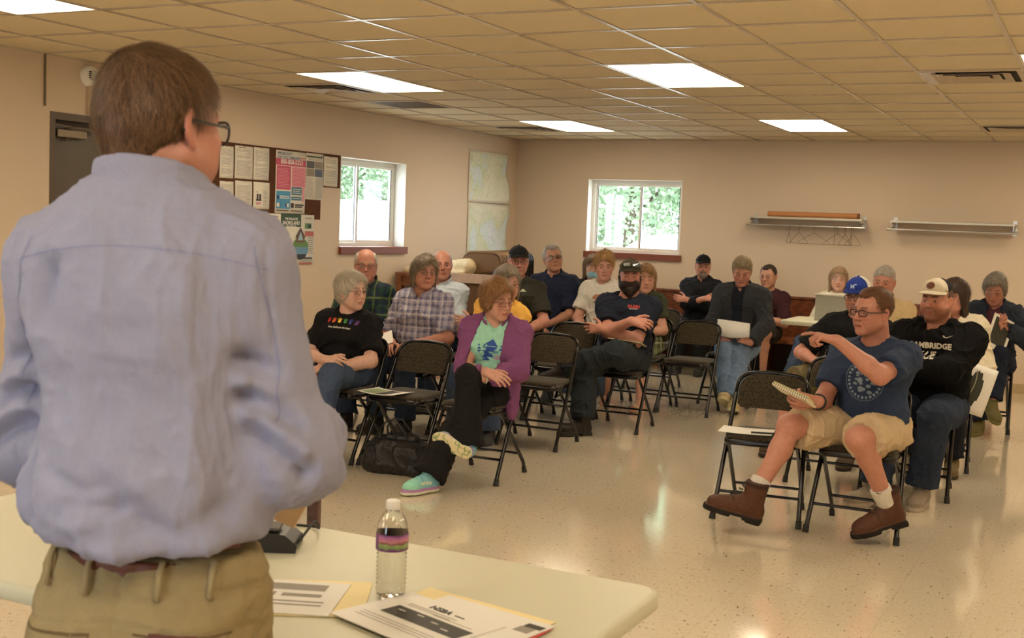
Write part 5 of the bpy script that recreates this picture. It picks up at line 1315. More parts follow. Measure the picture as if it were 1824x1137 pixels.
# ------------------------------------------------------------------ chair cart in the corner
M_TAN = mat('tan_metal', srgb(132, 104, 76), .38, .35, .5); M_TANB = mat('tan_metal_dark', srgb(104, 78, 56), .42, .3, .5)
def folded(mt, mt2):
    e = empty('folded_chair')
    pts = [V(-.21, 0, 0), V(-.21, 0, .62)] + [V(-.12 + .09 * math.cos(math.radians(a)), 0, .67 + .085 * math.sin(math.radians(a))) for a in np.linspace(180, 90, 6)]
    pts = pts + [V(-p[0], p[1], p[2]) for p in pts[::-1]]
    m = MB(); m.tube(pts, .011, 8); m.build('frame', mt, e)
    def pan(z0, z1, rr, nm, yy, mm): m = MB(); m.prism(rrect(-.195, z0, .195, z1, rr, 6), yy - .004, yy + .004, axis=1, smooth=False) if False else m.add([(x, yy - .004 - .0, z) for x, z in rrect(-.195, z0, .195, z1, rr, 6)] + [(x, yy + .004, z) for x, z in rrect(-.195, z0, .195, z1, rr, 6)], [tuple(range(24)), tuple(range(24, 48))[::-1]] + [(i, 24 + i, 24 + (i + 1) % 24, (i + 1) % 24) for i in range(24)]); return m.build(nm, mm, e)
    pan(.555, .745, .085, 'backrest', .0, mt); pan(.16, .53, .03, 'seat', -.008, mt2)
    m = MB(); m.tube([V(-.18, .012, 0), V(-.18, .012, .5)], .010, 8); m.tube([V(.18, .012, 0), V(.18, .012, .5)], .010, 8); m.tube([V(-.18, .012, .1), V(.18, .012, .1)], .008, 6); m.build('rear_legs', mt, e); return e
fc = folded(M_TAN, M_TANB); n_tan = 12
e = empty('chair_cart', (-5.83, 11.35, 0), math.radians(8)); tag(e, 'dark wheeled cart loaded with folded chairs in the corner', 'cart')
m = MB(); m.box((-.26, -.62, .36), (.26, .78, .40)); m.build('deck', mat('cart_dark', srgb(40, 30, 26), .6), e)
m = MB(); m.box((-.26, -.60, .13), (.26, .76, .16)); m.build('lower_deck', MATS['cart_dark'], e)
for sx in (-1, 1):
    for y in (-.6, .76): m = MB(); m.tube([(sx * .25, y, .07), (sx * .25, y, .62)], .015, 8); m.build('post', M_BLACK, e)
    for y in (-.5, .66): m = MB(); m.tube([(sx * .22 - .015, y, .055), (sx * .22 + .015, y, .055)], .055, 16); m.build('caster', M_RUB, e)
cart = e
CM = Matrix.Translation((-5.83, 11.35, 0)) @ Matrix.Rotation(math.radians(8), 4, 'Z')
for k in range(n_tan + 6):
    if k == 0: o = fc
    elif k < n_tan: o = copy_tree(fc)
    elif k == n_tan: fb = folded(M_BLACK, M_BLACK); o = fb
    else: o = copy_tree(fb)
    p = CM @ Vector((0, -.52 + k * .062, .401 + .0)); o.location = p; o.rotation_euler = (0, 0, math.radians(8)); o.scale = (1, 1, 1.09)
    if k == 0: tag(o, 'tan metal folded chair at the front of the cart, facing the room', 'chair', 'folded chairs on the cart')
    elif k < n_tan: tag(o, 'tan metal folded chair in the cart row, behind the first one', 'chair', 'tan folded chairs behind the front one')
    else: tag(o, 'black folded chair at the far end of the cart row', 'chair', 'black folded chairs at the end of the cart')
# wooden frame standing before the cart
e = empty('wooden_rack', (-5.66, 10.42, 0), math.radians(4)); tag(e, 'worn wooden rack with a pale top rail in front of the folded chairs', 'rack')
wp = wood('post_wood', srgb(150, 92, 66), srgb(170, 112, 84), .5)
m = MB(); m.box((-.27, -.02, .93), (.27, .02, 1.02)); m.build('top_rail', mat('worn_paint', srgb(196, 168, 148), .6, var=.25, scale=25), e)
for sx in (-1, 1): m = MB(); m.box((sx * .25 - .035, -.024, 0), (sx * .25 + .035, .024, .9295)); m.build('post', wp, e)
m = MB(); m.box((-.214, -.012, .52), (.214, .012, .545)); m.box((-.214, -.012, .15), (.214, .012, .19)); m.build('rail', mat('cart_dark', (0, 0, 0)), e)
m = MB(); m.box((-.212, .0, .60), (.212, .008, .90)); m.build('back_panel', M_TANB, e)
for sx in (-1, 1): m = MB(); m.box((sx * .25 - .035, -.16, 0), (sx * .25 + .035, -.025, .03)); m.build('foot', wp, e)
# brown side table with a folded cream sheet against the left wall
e = empty('side_table', (-6.20, 10.78, 0)); tag(e, 'brown wooden side table against the left wall beside the folded chairs', 'table')
wb = wood('side_wood', srgb(112, 66, 38), srgb(136, 84, 50), .45)
m = MB(); m.box((-.36, -.32, .955), (.36, .32, .99)); m.build('top', wb, e, bevel=.004); m = MB(); m.box((-.33, -.29, .86), (.33, -.27, .954)); m.build('apron', wb, e)
for sx in (-1, 1):
    for sy in (-1, 1): m = MB(); m.box((sx * .32 - .03, sy * .28 - .03, 0), (sx * .32 + .03, sy * .28 + .03, .954)); m.build('leg', wb, e)
m = MB(); pts = [(-.36, -.26), (.30, -.12), (.34, .10), (.30, .24), (-.36, .20)]
vs = []; 
e2 = empty('folded_banner', (-6.20, 10.78, .9915)); tag(e2, 'cream folded cloth banner lying on the brown side table by the wall', 'cloth')
F = build_field([(tc(V(-.28, -.12, .035), V(.30, .06, .085), .034, .085, flat=(V(0, 1, 0), .45)), 0), (rbox(V(0, 0, .02), V(.33, .22, .02), .01), .04)], .01); p_, q_ = F.mesh(); n_ = vnormals(p_, q_)
link('cloth', mesh_from('cloth', wrinkle(p_, n_, .004, 9, 3), q_, np.tile(srgb(226, 208, 170), (len(p_), 1))), attr_mat('banner', .8, .2), e2)
# blue rug corner at the right
m = MB(); m.box((-.30, 11.1, .001), (1.2, 12.4, .012)); tag(m.build('rug', mat('rug_blue', srgb(96, 112, 134), .95, scale=200, bump=.4)), 'grey-blue rug on the floor at the right edge behind the last chair', 'rug')
# brown wooden box-leg stool near the back right
e = empty('wooden_stool', (-1.02, 11.75, 0)); tag(e, 'brown wooden block stool on the floor behind the denim jacket woman', 'stool')
m = MB(); m.box((-.12, -.1, .0), (-.06, .1, .33)); m.build('leg', wb, e); m = MB(); m.box((.06, -.1, .0), (.12, .1, .33)); m.build('leg', wb, e); m = MB(); m.box((-.14, -.13, .331), (.14, .13, .36)); m.build('seat', wb, e)

# handbag under the empty chair
e = empty('handbag', (-3.80, 6.14, 0)); tag(e, 'slouching black handbag with two straps under the empty chair', 'handbag')
F = build_field([(rbox(V(.02, 0, .09), V(.19, .10, .085), .05), 0), (ell(V(-.08, -.02, .06), V(.14, .11, .06)), .05), (tc(V(-.12, 0, .18), V(.12, 0, .21), .035, .03), .09)], .006); p_, q_ = F.mesh(); p_ = wrinkle(p_, vnormals(p_, q_), .010, 9, 8); p_[:, 2] = np.maximum(p_[:, 2], .0)
link('bag_body', mesh_from('bag_body', p_, q_, np.tile((.010, .0095, .010), (len(p_), 1))), attr_mat('bag_leather', .45, .4, .3, 120), e)
for y in (-.03, .04): m = MB(); m.tube([(-.09, y, .20), (-.085, y - .02, .27), (-.03, y - .03, .325), (.03, y - .03, .32), (.08, y - .02, .26), (.09, y, .21)], .008, 8, flat=.5); m.build('strap', M_RUB, e)
# leaflets on seats
LEAF = mat('leaf_dark', srgb(48, 50, 40), .6, var=.4, scale=20); LEAFG = mat('leaf_green', srgb(150, 168, 130), .6, var=.2, scale=20)
sheet('leaflet', -3.93, 6.20, .28, .21, -6, .4635, MANP, 'white leaflet with a dark map picture lying on the empty front chair', 'leaflet', rects=[(.42, .06, .72, .9, 0), (.06, .1, .40, .9, 1)], pm=[LEAF, LEAFG], bend=.010)
sheet('document', -1.70, 6.30, .28, .21, 8, .4635, MANP, 'white sheet on the empty chair beside the pointing man', 'paper', bend=.004)
m = MB(); m.tube([(-.06, 0, 0), (.055, 0, 0)], .005, 10); m.tube([(.055, 0, 0), (.07, 0, 0)], [.005, .0015], 10); o = m.build('pen', mat('pen_black', (.02, .02, .02), .3)); o.location = (-1.60, 6.24, .4735); o.rotation_euler = (0, 0, .3); tag(o, 'black pen lying on the white sheet on the front right chair', 'pen')

# ------------------------------------------------------------------ outdoors
m = MB(); m.add([(-60, -30, -.3), (40, -30, -.3), (40, 80, -.3), (-60, 80, -.3)], [(0, 1, 2, 3)]); 
gm = NT('outdoor_ground'); c_ = gm.coord(); gm.base(gm.ramp(gm.noise(c_, .4, 4), [(.35, srgb(196, 194, 186)), (.6, srgb(214, 212, 206))])); gm.set(.9); o = m.build('ground', gm.m); struct(o)
def leafm():
    m = NT('foliage'); c = m.coord(); n = m.noise(c, 1.4, 5, .6); m.base(m.ramp(n, [(.3, srgb(104, 128, 100)), (.5, srgb(150, 172, 138)), (.7, srgb(190, 204, 174))])); m.set(.8, 0, .2); return m.m
ML = leafm(); MT_ = mat('bark', srgb(90, 76, 60), .9)
def tree(x, y, h, w, seed, label):
    e = empty('tree', (x, y, -.3)); tag(e, label, 'tree', 'trees outside the windows'); rs = np.random.RandomState(seed)
    m = MB(); m.tube([(0, 0, 0), (.1, 0, h * .3), (0, .1, h * .75)], [.16, .12, .05], 8)
    for k in range(6): a = rs.rand() * 6.28; m.tube([(0, 0, h * (.25 + .07 * k)), (math.cos(a) * w * .4, math.sin(a) * w * .4, h * (.4 + .08 * k))], [.06, .02], 6)
    m.build('trunk', MT_, e)
    n = 16000; u = rs.normal(size=(n, 3)); u /= np.linalg.norm(u, axis=1)[:, None]; rr = (rs.rand(n) ** .35)[:, None]
    c = u * rr * np.array([w * .5, w * .5, h * .42]) + np.array([0, 0, h * .55]); c += .25 * np.stack([vnoise(c, .9, seed + q) for q in range(3)], 1)
    a = rs.normal(size=(n, 3)); a /= np.linalg.norm(a, axis=1)[:, None]; b = np.cross(a, rs.normal(size=(n, 3))); b /= np.linalg.norm(b, axis=1)[:, None]; s = (.045 + .055 * rs.rand(n))[:, None]
    P_3 = np.stack([c - a * s, c - b * s * .6, c + a * s, c + b * s * .6], 1).reshape(-1, 3); link('crown', mesh_from('crown', P_3, np.arange(n * 4).reshape(n, 4)), ML, e)
for k, (x, y, h, w_) in enumerate([(-12.6, 28, 7, 4.0), (-9.9, 25.5, 8, 4.2), (-8.6, 31, 7.5, 4.4), (-15.0, 32, 7, 4.2), (-11.8, 36, 9.5, 5.4), (-16.6, 40, 10, 5.6), (-10.5, 43, 9, 5.4)]):
    tree(x, y, h, w_, 10 + k, ['leafy green tree outside the back window, second from the left', 'leafy green tree outside the back window, in the middle', 'leafy green tree outside the back window, at the right', 'leafy green tree outside the back window, leftmost', 'tall tree in the far row behind the middle tree', 'tall tree in the far row at the left', 'tall tree in the far row at the right'][k])
for k, (x, y, h, w_) in enumerate([(-21.5, 35, 8, 5.5), (-26, 39, 9, 6), (-25.5, 47, 9.5, 5.5), (-26.5, 34.5, 8, 5.5), (-31, 43, 9, 6)]):
    tree(x, y, h, w_, 30 + k, ['leafy tree outside the left window, nearest the frame', 'leafy tree outside the left window, further back', 'leafy tree outside the left window at its right edge', 'leafy tree outside the left window at its left edge', 'tall leafy tree furthest from the left window'][k])
e = empty('white_shed', (-18.5, 29.0, -.3)); tag(e, 'long white shed with a thin red stripe, seen low in the left window', 'shed')
m = MB(); m.box((-6, -2, 0), (6, 2, 2.0)); m.build('walls', mat('shed_white', srgb(238, 238, 236), .6, var=.01), e); m = MB(); m.prism([(-2.2, 2.0), (2.2, 2.0), (0, 2.35)], -6.2, 6.2, axis=0); m.build('roof', mat('shed_roof', srgb(226, 228, 230), .5, var=.01), e)
m = MB(); m.box((-6, -2.02, 1.45), (6, -2.001, 1.53)); m.build('stripe', mat('shed_red', srgb(222, 160, 160), .6), e)
# white event tent seen through the back window
e = empty('white_tent', (-7.2, 21.5, -.3)); tag(e, 'white domed tent roof seen low in the back window', 'tent')
mw = mat('tent_white', srgb(240, 240, 240), .6, var=.01); m = MB(); nn = 16; vs = []
for i in range(7):
    t = i / 6
    for k in range(nn): a = 2 * math.pi * k / nn; vs.append((1.25 * (1 - t) ** .6 * math.cos(a) + 0, 1.25 * (1 - t) ** .6 * math.sin(a), 1.32 + .45 * math.sin(t * math.pi / 2)))
m.add(vs, [(i * nn + k, i * nn + (k + 1) % nn, (i + 1) * nn + (k + 1) % nn, (i + 1) * nn + k) for i in range(6) for k in range(nn)], True); m.add(vs[:nn], [tuple(range(nn))[::-1]]); m.build('roof', mw, e)
for k in range(4): a = math.pi / 4 + k * math.pi / 2; m = MB(); m.tube([(1.1 * math.cos(a), 1.1 * math.sin(a), 0), (1.1 * math.cos(a), 1.1 * math.sin(a), 1.4)], .03, 8); m.build('post', mw, e)
# ------------------------------------------------------------------ dressing people
M_CLOTH = attr_mat('cloth', .85, .2, .3, 300); M_KNIT = attr_mat('knit', .95, .15, .5, 220); M_DENIM = attr_mat('denim', .9, .15, .45, 420, var=.22)
M_LEATHER = attr_mat('leather', .5, .35, .3, 150)
def collar(P, par, mt, col, r=.077, top=.050, bot=-.042, vw=.024, name='collar', amp=0, thick=.008, spread=1.0):
    k = P.k; A = P.N + P.Rc @ V(0, -.004, -.07) * k; B = P.H.p(0, .010, -.050); nk = P.c.get('nk', 1)
    r = r * nk
    pr = [(tc(A, B, r * 1.12 * k, r * k), 0), (tc(A, B, (r * 1.12 - thick) * k, (r - thick) * k), .002, 'cut'),
          (half(P.N + P.Rc @ V(0, 0, top) * k, P.Rc @ V(0, -.55, 1)), .002, 'cut'), (half(P.N + P.Rc @ V(0, 0, bot) * k, P.Rc @ V(0, .75, -1)), .002, 'cut')]
    if vw: pr.append((tc(P.N + P.Rc @ V(0, -.12, .06) * k, P.N + P.Rc @ V(0, -.09, -.09) * k, vw * 1.6 * k, vw * .4 * k), .004, 'cut'))
    return garment(name, pr, par, mt, col, h=.0035, amp=amp)
def top_prims(P, t, sleeve, cuff=.006, vneck=0.0, hem=None, crew=.064, sl=None):
    k = P.k; nk = P.c.get('nk', 1)
    pr = torso(P, t)
    for sd in (1, -1): pr += arm(P, sd, t, (sl[0 if sd > 0 else 1] if sl else sleeve), cuff)
    pr.append((tc(P.N + P.Rc @ V(0, -.012, .0) * k, P.H.p(0, .0, -.04), crew * nk * k, crew * nk * k * 1.1), .008, 'cut'))
    if vneck: pr.append((tc(P.N + P.Rc @ V(0, -.06, .02) * k, P.N + P.Rc @ V(0, -.135, -.03 - vneck) * k, .042 * k, .006 * k), .006, 'cut'))
    z = (P.c.get('pz', .535) - .035) if hem is None else hem
    pr.append((half(V(0, 0, z), V(0, 0, -1)), .01, 'cut'))
    return pr
def bottoms(P, t=.012, upto=1.93, flare=.012, legs_=(True, True)):
    pr = [(ell(P.pel + V(0, 0, .0), V(.168 * P.c.get('hips', 1) + t, .118 * P.c.get('hips', 1) + t, .115 + t), P.R0), 0)]
    for sd in (1, -1): pr += leg(P, sd, t, upto, flare)
    return pr
def plaid(c0, c1, c2, sx=.022, k=.5):
    def fn(R, C):
        a = (np.abs(((R[:, 0] + .4 * R[:, 1]) / sx) % 2 - 1) > .62) * 1.; b = (np.abs((R[:, 2] / sx) % 2 - 1) > .62) * 1.
        a2 = (np.abs(((R[:, 0] + .4 * R[:, 1]) / sx / 2 + .4) % 2 - 1) > .93) * 1.; b2 = (np.abs((R[:, 2] / sx / 2 + .4) % 2 - 1) > .93) * 1.
        C[:] = np.asarray(c0); m = ((a + b) * .5)[:, None]; C[:] = C * (1 - m) + np.asarray(c1) * m; m = (np.clip(a2 + b2, 0, 1) * k)[:, None]; C[:] = C * (1 - m) + np.asarray(c2) * m; return C
    return fn
def denim(base, fade=.5, seed=0):
    def fn(R, C):
        n = vnoise(R, 5, seed) * .5 + vnoise(R, 14, seed + 1) * .25; C[:] = np.asarray(base) * (1 + fade * n)[:, None]; return np.clip(C, .002, 1)
    return fn
def decal(garm, par, polys, M, name='print', eps=.0016, frm=V(0, -1, 0), mats=None, res=.006):
    """prints on cloth: polygons given in the plane of M = (origin, right, up); laid on the garment by casting along -frm"""
    me = garm.data; nv = len(me.vertices); co = np.zeros(nv * 3, f32); me.vertices.foreach_get('co', co); co = co.reshape(-1, 3)
    fl = [tuple(p.vertices) for p in me.polygons]; T = BVHTree.FromPolygons([tuple(v) for v in co.tolist()], fl)
    O, Rt, Up = [np.asarray(v, float) for v in M]; d = nrm(frm); bm = bmesh.new()
    for pts, mi in polys:
        vs = [bm.verts.new((u, v, 0)) for u, v in pts]
        try: f = bm.faces.new(vs); f.material_index = mi
        except ValueError: pass
    bmesh.ops.triangulate(bm, faces=bm.faces[:])
    for _ in range(4):
        ed = [e for e in bm.edges if e.calc_length() > res]
        if not ed: break
        bmesh.ops.subdivide_edges(bm, edges=ed, cuts=1)
    for v in bm.verts:
        p = O + Rt * v.co.x + Up * v.co.y; s = p + d * .35
        hit = T.ray_cast(Vector(s), Vector(-d), .8)
        if hit[0] is not None: v.co = hit[0] + hit[1] * eps * (1 if hit[1].dot(Vector(d)) > 0 else -1)
        else: v.co = Vector(p)
    me2 = bpy.data.meshes.new(name); bm.to_mesh(me2); bm.free()
    return link(name, me2, mats, par)
def text_polys(body, size, bold=0, sx=1.0, align='CENTER', mi=0, space=1.0, shear=0):
    cu = bpy.data.curves.new('t', 'FONT'); cu.body = body; cu.size = size; cu.align_x = align; cu.offset = bold; cu.resolution_u = 2; cu.space_character = space; cu.shear = shear
    t = bpy.data.objects.new('t', cu); COL.objects.link(t); dg = bpy.context.evaluated_depsgraph_get(); me = bpy.data.meshes.new_from_object(t.evaluated_get(dg))
    out = [([(me.vertices[i].co.x * sx, me.vertices[i].co.y) for i in p.vertices], mi) for p in me.polygons]
    bpy.data.objects.remove(t); bpy.data.curves.remove(cu); bpy.data.meshes.remove(me); return out
def shift(polys, dx, dy, a=0, s=1): c, n = math.cos(a), math.sin(a); return [([(dx + s * (x * c - y * n), dy + s * (x * n + y * c)) for x, y in p], m) for p, m in polys]
def chest_frame(P, dx=0, dz=0): return (P.chest + P.Rc @ V(dx, -.10, dz), P.Rc @ V(1, 0, 0), P.Rc @ V(0, 0, 1))
def watch(P, sd, par, mt, face=None, w=.011):
    W, E = P.wr[sd], P.el[sd]; u = nrm(E - W); c = W + u * .012; a = nrm(np.cross(u, V(0, 0, 1))); b = np.cross(u, a)
    m = MB(); pts = [c + (a * math.cos(t) + b * math.sin(t)) * .0335 * P.k for t in np.linspace(0, 2 * math.pi, 20, endpoint=False)]
    m.tube(pts, w * .5, 6, closed=True); o = m.build('watch_band', mt, par)
    if face is not None:
        _, d, n = P.hd[sd]; n = nrm(n - u * (n @ u)); p = c + n * .036 * P.k; a2 = np.cross(u, n); R = np.stack([a2, u, n], 1); m = MB(); m.box((-.017, -.019, -.004), (.017, .019, .006), M=(R, p)); m.build('watch_face', face, o, bevel=.004)
    return o
def hand_at(P, sd, q):
    """point in the hand's own frame: x to the thumb side, y along the fingers, z out of the back"""
    W, d, n = P.hd[sd]; d = nrm(d); n = nrm(n - d * (n @ d)); L = np.cross(d, n) * sd; return W + (L * q[0] + d * q[1] + n * q[2]) * P.k
DKHAIR = srgb(38, 28, 22)
def make(label, loc, rz=0, h=.005, skin='fair', hairs=(), face=None, headopt=None, glass=None, top=None, over=None, bottom=None, shoes=None, capk=None, lip=None, browc=None, iris=(.08, .07, .05), feet_bare=False, gaze=(0, 0), group=None, **pose):
    e = empty('person', (loc[0], loc[1], 0), math.radians(rz)); tag(e, label, 'person', group)
    Rz = rot(rz)
    def cv(t):
        if isinstance(t, tuple) and len(t) == 4 and t[0] == 'w': return Rz.T @ (V(*t[1:]) - V(loc[0], loc[1], 0))
        return V(*t)
    if 'footL' not in pose: pose = dict(feet(), **pose)
    if 'handL' not in pose: pose = dict(lap(), **pose)
    for k_ in ('handL', 'handR', 'footL', 'footR'):
        t = pose[k_]; pose[k_] = (cv(t[0]),) + tuple(t[1:])
    P = skeleton(pose); P.E = e; sk = np.asarray(SKIN[skin] if isinstance(skin, str) else skin)
    fk = dict(face or {})
    body_mesh(P, e, h, sk, feet=(feet_bare,) * 2, lip=lip, brow=browc, headopt=headopt, facekw=fk)
    eyes(P, e, iris, gaze)
    for hr in hairs:
        hr = dict(hr); st = hr.pop('style'); co = hr.pop('col'); hair(P, e, st, co, **hr)
    if glass is not None: glasses(P, e, **glass)
    if capk is not None: P.cap, P.HH = cap(P, e, **capk)
    P.g = {}
    if top:
        t = dict(top); col = t.pop('col'); nm = t.pop('name', 'shirt'); fn = t.pop('fn', None); cl = t.pop('collar', None); amp = t.pop('amp', .006); mt = t.pop('mt', M_CLOTH); tt = t.pop('t', .012); sl = t.pop('sleeve', .62); fr = t.pop('freq', 9); hh = t.pop('h', h + .001); more = t.pop('more', None)
        pr = top_prims(P, tt, sl, **t)
        if more: pr = more(P, pr)
        P.g['top'] = garment(nm, pr, e, mt, col, h=hh, amp=amp, freq=fr, seed=len(label), aniso=(1, 1, 1.3), colfn=fn)
        if cl: collar(P, P.g['top'], mt, cl if not isinstance(cl, bool) else col)
    if over:
        t = dict(over); col = t.pop('col'); nm = t.pop('name', 'jacket'); op = t.pop('open', (.05, .09)); fn = t.pop('fn', None); mt = t.pop('mt', M_CLOTH); amp = t.pop('amp', .007); tt = t.pop('t', .024); hood = t.pop('hood', False); hem = t.pop('hem', None); crew = t.pop('crew', .074); sleeve = t.pop('sleeve', 1.93); cl = t.pop('collar', None); more = t.pop('more', None)
        pr = top_prims(P, tt, sleeve, cuff=.006, crew=crew, hem=hem)
        if more: pr = more(P, pr)
        a = P.N + P.Rc @ V(0, -.14, .03); b = P.pel + P.R0 @ V(0, -.20, -.02)
        pr.append((tc(a, b, op[0], op[1], flat=(P.Rc @ V(0, 1, 0), .32)), .01, 'cut'))
        if hood:
            for s_ in (1, -1): pr.append((tc(P.N + P.Rc @ V(0, .065, .012), P.N + P.Rc @ V(s_ * .085, -.02, -.005), .034, .026), .02)); pr.append((tc(P.N + P.Rc @ V(s_ * .085, -.02, -.005), P.chest + P.Rc @ V(s_ * (op[0] + .012), -.125, .05), .024, .012), .02))
        P.g['over'] = garment(nm, pr, e, mt, col, h=h + .001, amp=amp, freq=10, seed=len(label) + 3, aniso=(1, 1, 1.2), colfn=fn)
        if cl: collar(P, P.g['over'], mt, col, r=.082, vw=.05)
    if bottom:
        t = dict(bottom); col = t.pop('col'); nm = t.pop('name', 'jeans'); fn = t.pop('fn', None); amp = t.pop('amp', .007); mt = t.pop('mt', M_DENIM); more = t.pop('more', None); hh = t.pop('h', h + .001); fr = t.pop('freq', 9)
        pr = bottoms(P, **t)
        if more: pr = more(P, pr)
        P.g['bottom'] = garment(nm, pr, e, mt, col, h=hh, amp=amp, freq=fr, seed=len(label) + 9, colfn=fn)
    if shoes:
        for sd in (1, -1):
            t = dict(shoes); P.__dict__.setdefault('shoes', {})[sd] = shoe(P, sd, e, t.pop('style', 'sneaker'), t.pop('up', (.1, .1, .1)), t.pop('sole', (.3, .3, .3)), **t)
    return P
FOLD_L = ('x',)
def feet(k=1.0, spread=.12, fwd=.40, yaw=8): return dict(footL=((spread, -fwd, .092), (0.05, -.6, 1), (yaw, 0, 0)), footR=((-spread, -fwd, .092), (-.05, -.6, 1), (-yaw, 0, 0)))
def lap(z=.66, y=-.26): return dict(handL=((.05, y, z), (.7, .3, -.5), dict(d=(-.75, -.5, -.25), n=(0, -.25, 1), curl=(30, 35, 40, 45))), handR=((-.05, y - .02, z - .02), (-.7, .3, -.5), dict(d=(.75, -.5, -.2), n=(0, -.25, 1), curl=(30, 35, 40, 45))))
def crossed(z=.86, y=-.21):
    return dict(handL=((-.10, y, z - .01), (.8, .1, -.7), dict(d=(-1, .12, .05), n=(-.2, -1, .2), curl=(15, 18, 22, 26))), handR=((.11, y - .035, z + .012), (-.8, .1, -.7), dict(d=(1, .10, .12), n=(.1, -.8, .5), curl=(25, 28, 32, 36))))

def shoe_mark(P, sd, polys, mats, side=1, dy=-.05, dz=-.035, name='shoe_logo'):
    A, R = foot_frame(P, sd); o = A + R @ V(side * .06, dy, dz) * P.k
    return decal(P.shoes[sd], P.E, polys, (o, R @ V(0, side, 0), R @ V(0, 0, 1)), name, eps=.001, frm=R @ V(side, 0, .15), mats=mats, res=.004)
# ------------------------------------------------------------------ the people
JE = srgb(66, 80, 104); JD = srgb(40, 50, 68)
Wd = lambda x, y, z: ('w', x, y, z)
def PURPLE():
    P = make('woman in a purple cardigan and mint T-shirt with legs crossed, front row', (-3.31, 6.42), h=.0042, skin='pink', s=.95,
        hairs=[dict(style='womshort', col=srgb(160, 118, 76), col2=srgb(104, 72, 44), t=.008, n=4500, L=.05, flow='side')],
        glass=dict(col=srgb(120, 40, 50), w=.048, h=.032), headopt=dict(fem=True, jaw=.92),
        head=(66, 14, -4), lean=4, slean=3, twist=20, top=dict(col=srgb(158, 214, 190), name='t_shirt', sleeve=.5, vneck=.05, amp=.004),
        over=dict(col=srgb(128, 78, 120), name='cardigan', open=(.085, .115), mt=M_KNIT, t=.022, hem=.36, collar=True, more=lambda P, pr: [(tc(P.belly + V(.15, -.02, 0), P.belly + V(.17, -.03, -.24), .05, .045, flat=(V(1, 0, 0), 1.5)), .05)] + pr),
        bottom=dict(col=srgb(24, 23, 24), name='trousers', mt=M_CLOTH, flare=.035, upto=1.99, amp=.006),
        shoes=dict(style='runner', up=(.2, .4, .4), sole=srgb(220, 222, 196), lace=srgb(120, 160, 200)),
        ht=1.20, bust=.75, sh=.145, belly=1.05, li=.95, hk=.97,
        handL=(Wd(-3.20, 6.08, .635), (.8, .2, -.5), dict(d=(-.95, -.25, -.1), n=(0, -.5, .85), curl=(30, 34, 38, 40))), handR=(Wd(-3.17, 6.07, .672), (-.8, .2, -.5), dict(d=(.95, -.1, -.25), n=(0, -.6, .7), curl=(20, 24, 28, 30))),
        footL=(Wd(-3.36, 5.78, .092), (0, -.6, 1), (-22, 0, 0)), footR=(Wd(-3.205, 5.93, .255), (.1, -.5, 1), dict(t=(-.90, -.10, .34), u=(-.30, .88, .16))), py=-.02, thigh=.43, shin=.42)
    shoe_mark(P, 1, shift(text_polys('HOKA', .024, .0008), 0, 0), [mat('logo_cream', srgb(232, 228, 180), .7)])
    watch(P, 1, P.E, mat('watch_pale', srgb(210, 200, 180), .5), mat('watch_face', (.01, .01, .012), .1))
    O = chest_frame(P, .01, -.015); tri = lambda x, y, w, h, m: ([(x - w / 2, y), (x + w / 2, y), (x, y + h)], m)
    pl = [tri(0, .02, .11, .05, 0), ([(-.055, .016), (.055, .016), (.02, -.02), (-.02, -.02)], 0), tri(-.075, -.005, .03, .02, 0), tri(.078, -.005, .03, .02, 0), tri(.078, .02, .02, .014, 0), tri(-.08, .02, .02, .014, 0),
          ([(-.09, -.012), (-.02, -.012), (0, -.045), (-.05, -.07)], 0), ([(.02, -.012), (.07, -.012), (.05, -.03), (.01, -.03)], 2), tri(.05, -.075, .08, .03, 1), tri(-.03, -.085, .05, .028, 0), ([(.02, -.04), (.10, -.045), (.09, -.07)], 1), tri(0, -.06, .05, .03, 0)]
    decal(P.g['top'], P.E, shift(pl, 0, 0, 0, .82), O, 'shirt_print', mats=[mat('print_royal', srgb(46, 84, 158), .8, var=.3, scale=120), mat('print_pinkish', srgb(190, 170, 180), .8, var=.2), mat('print_mid', srgb(90, 140, 170), .8)])
PURPLE()
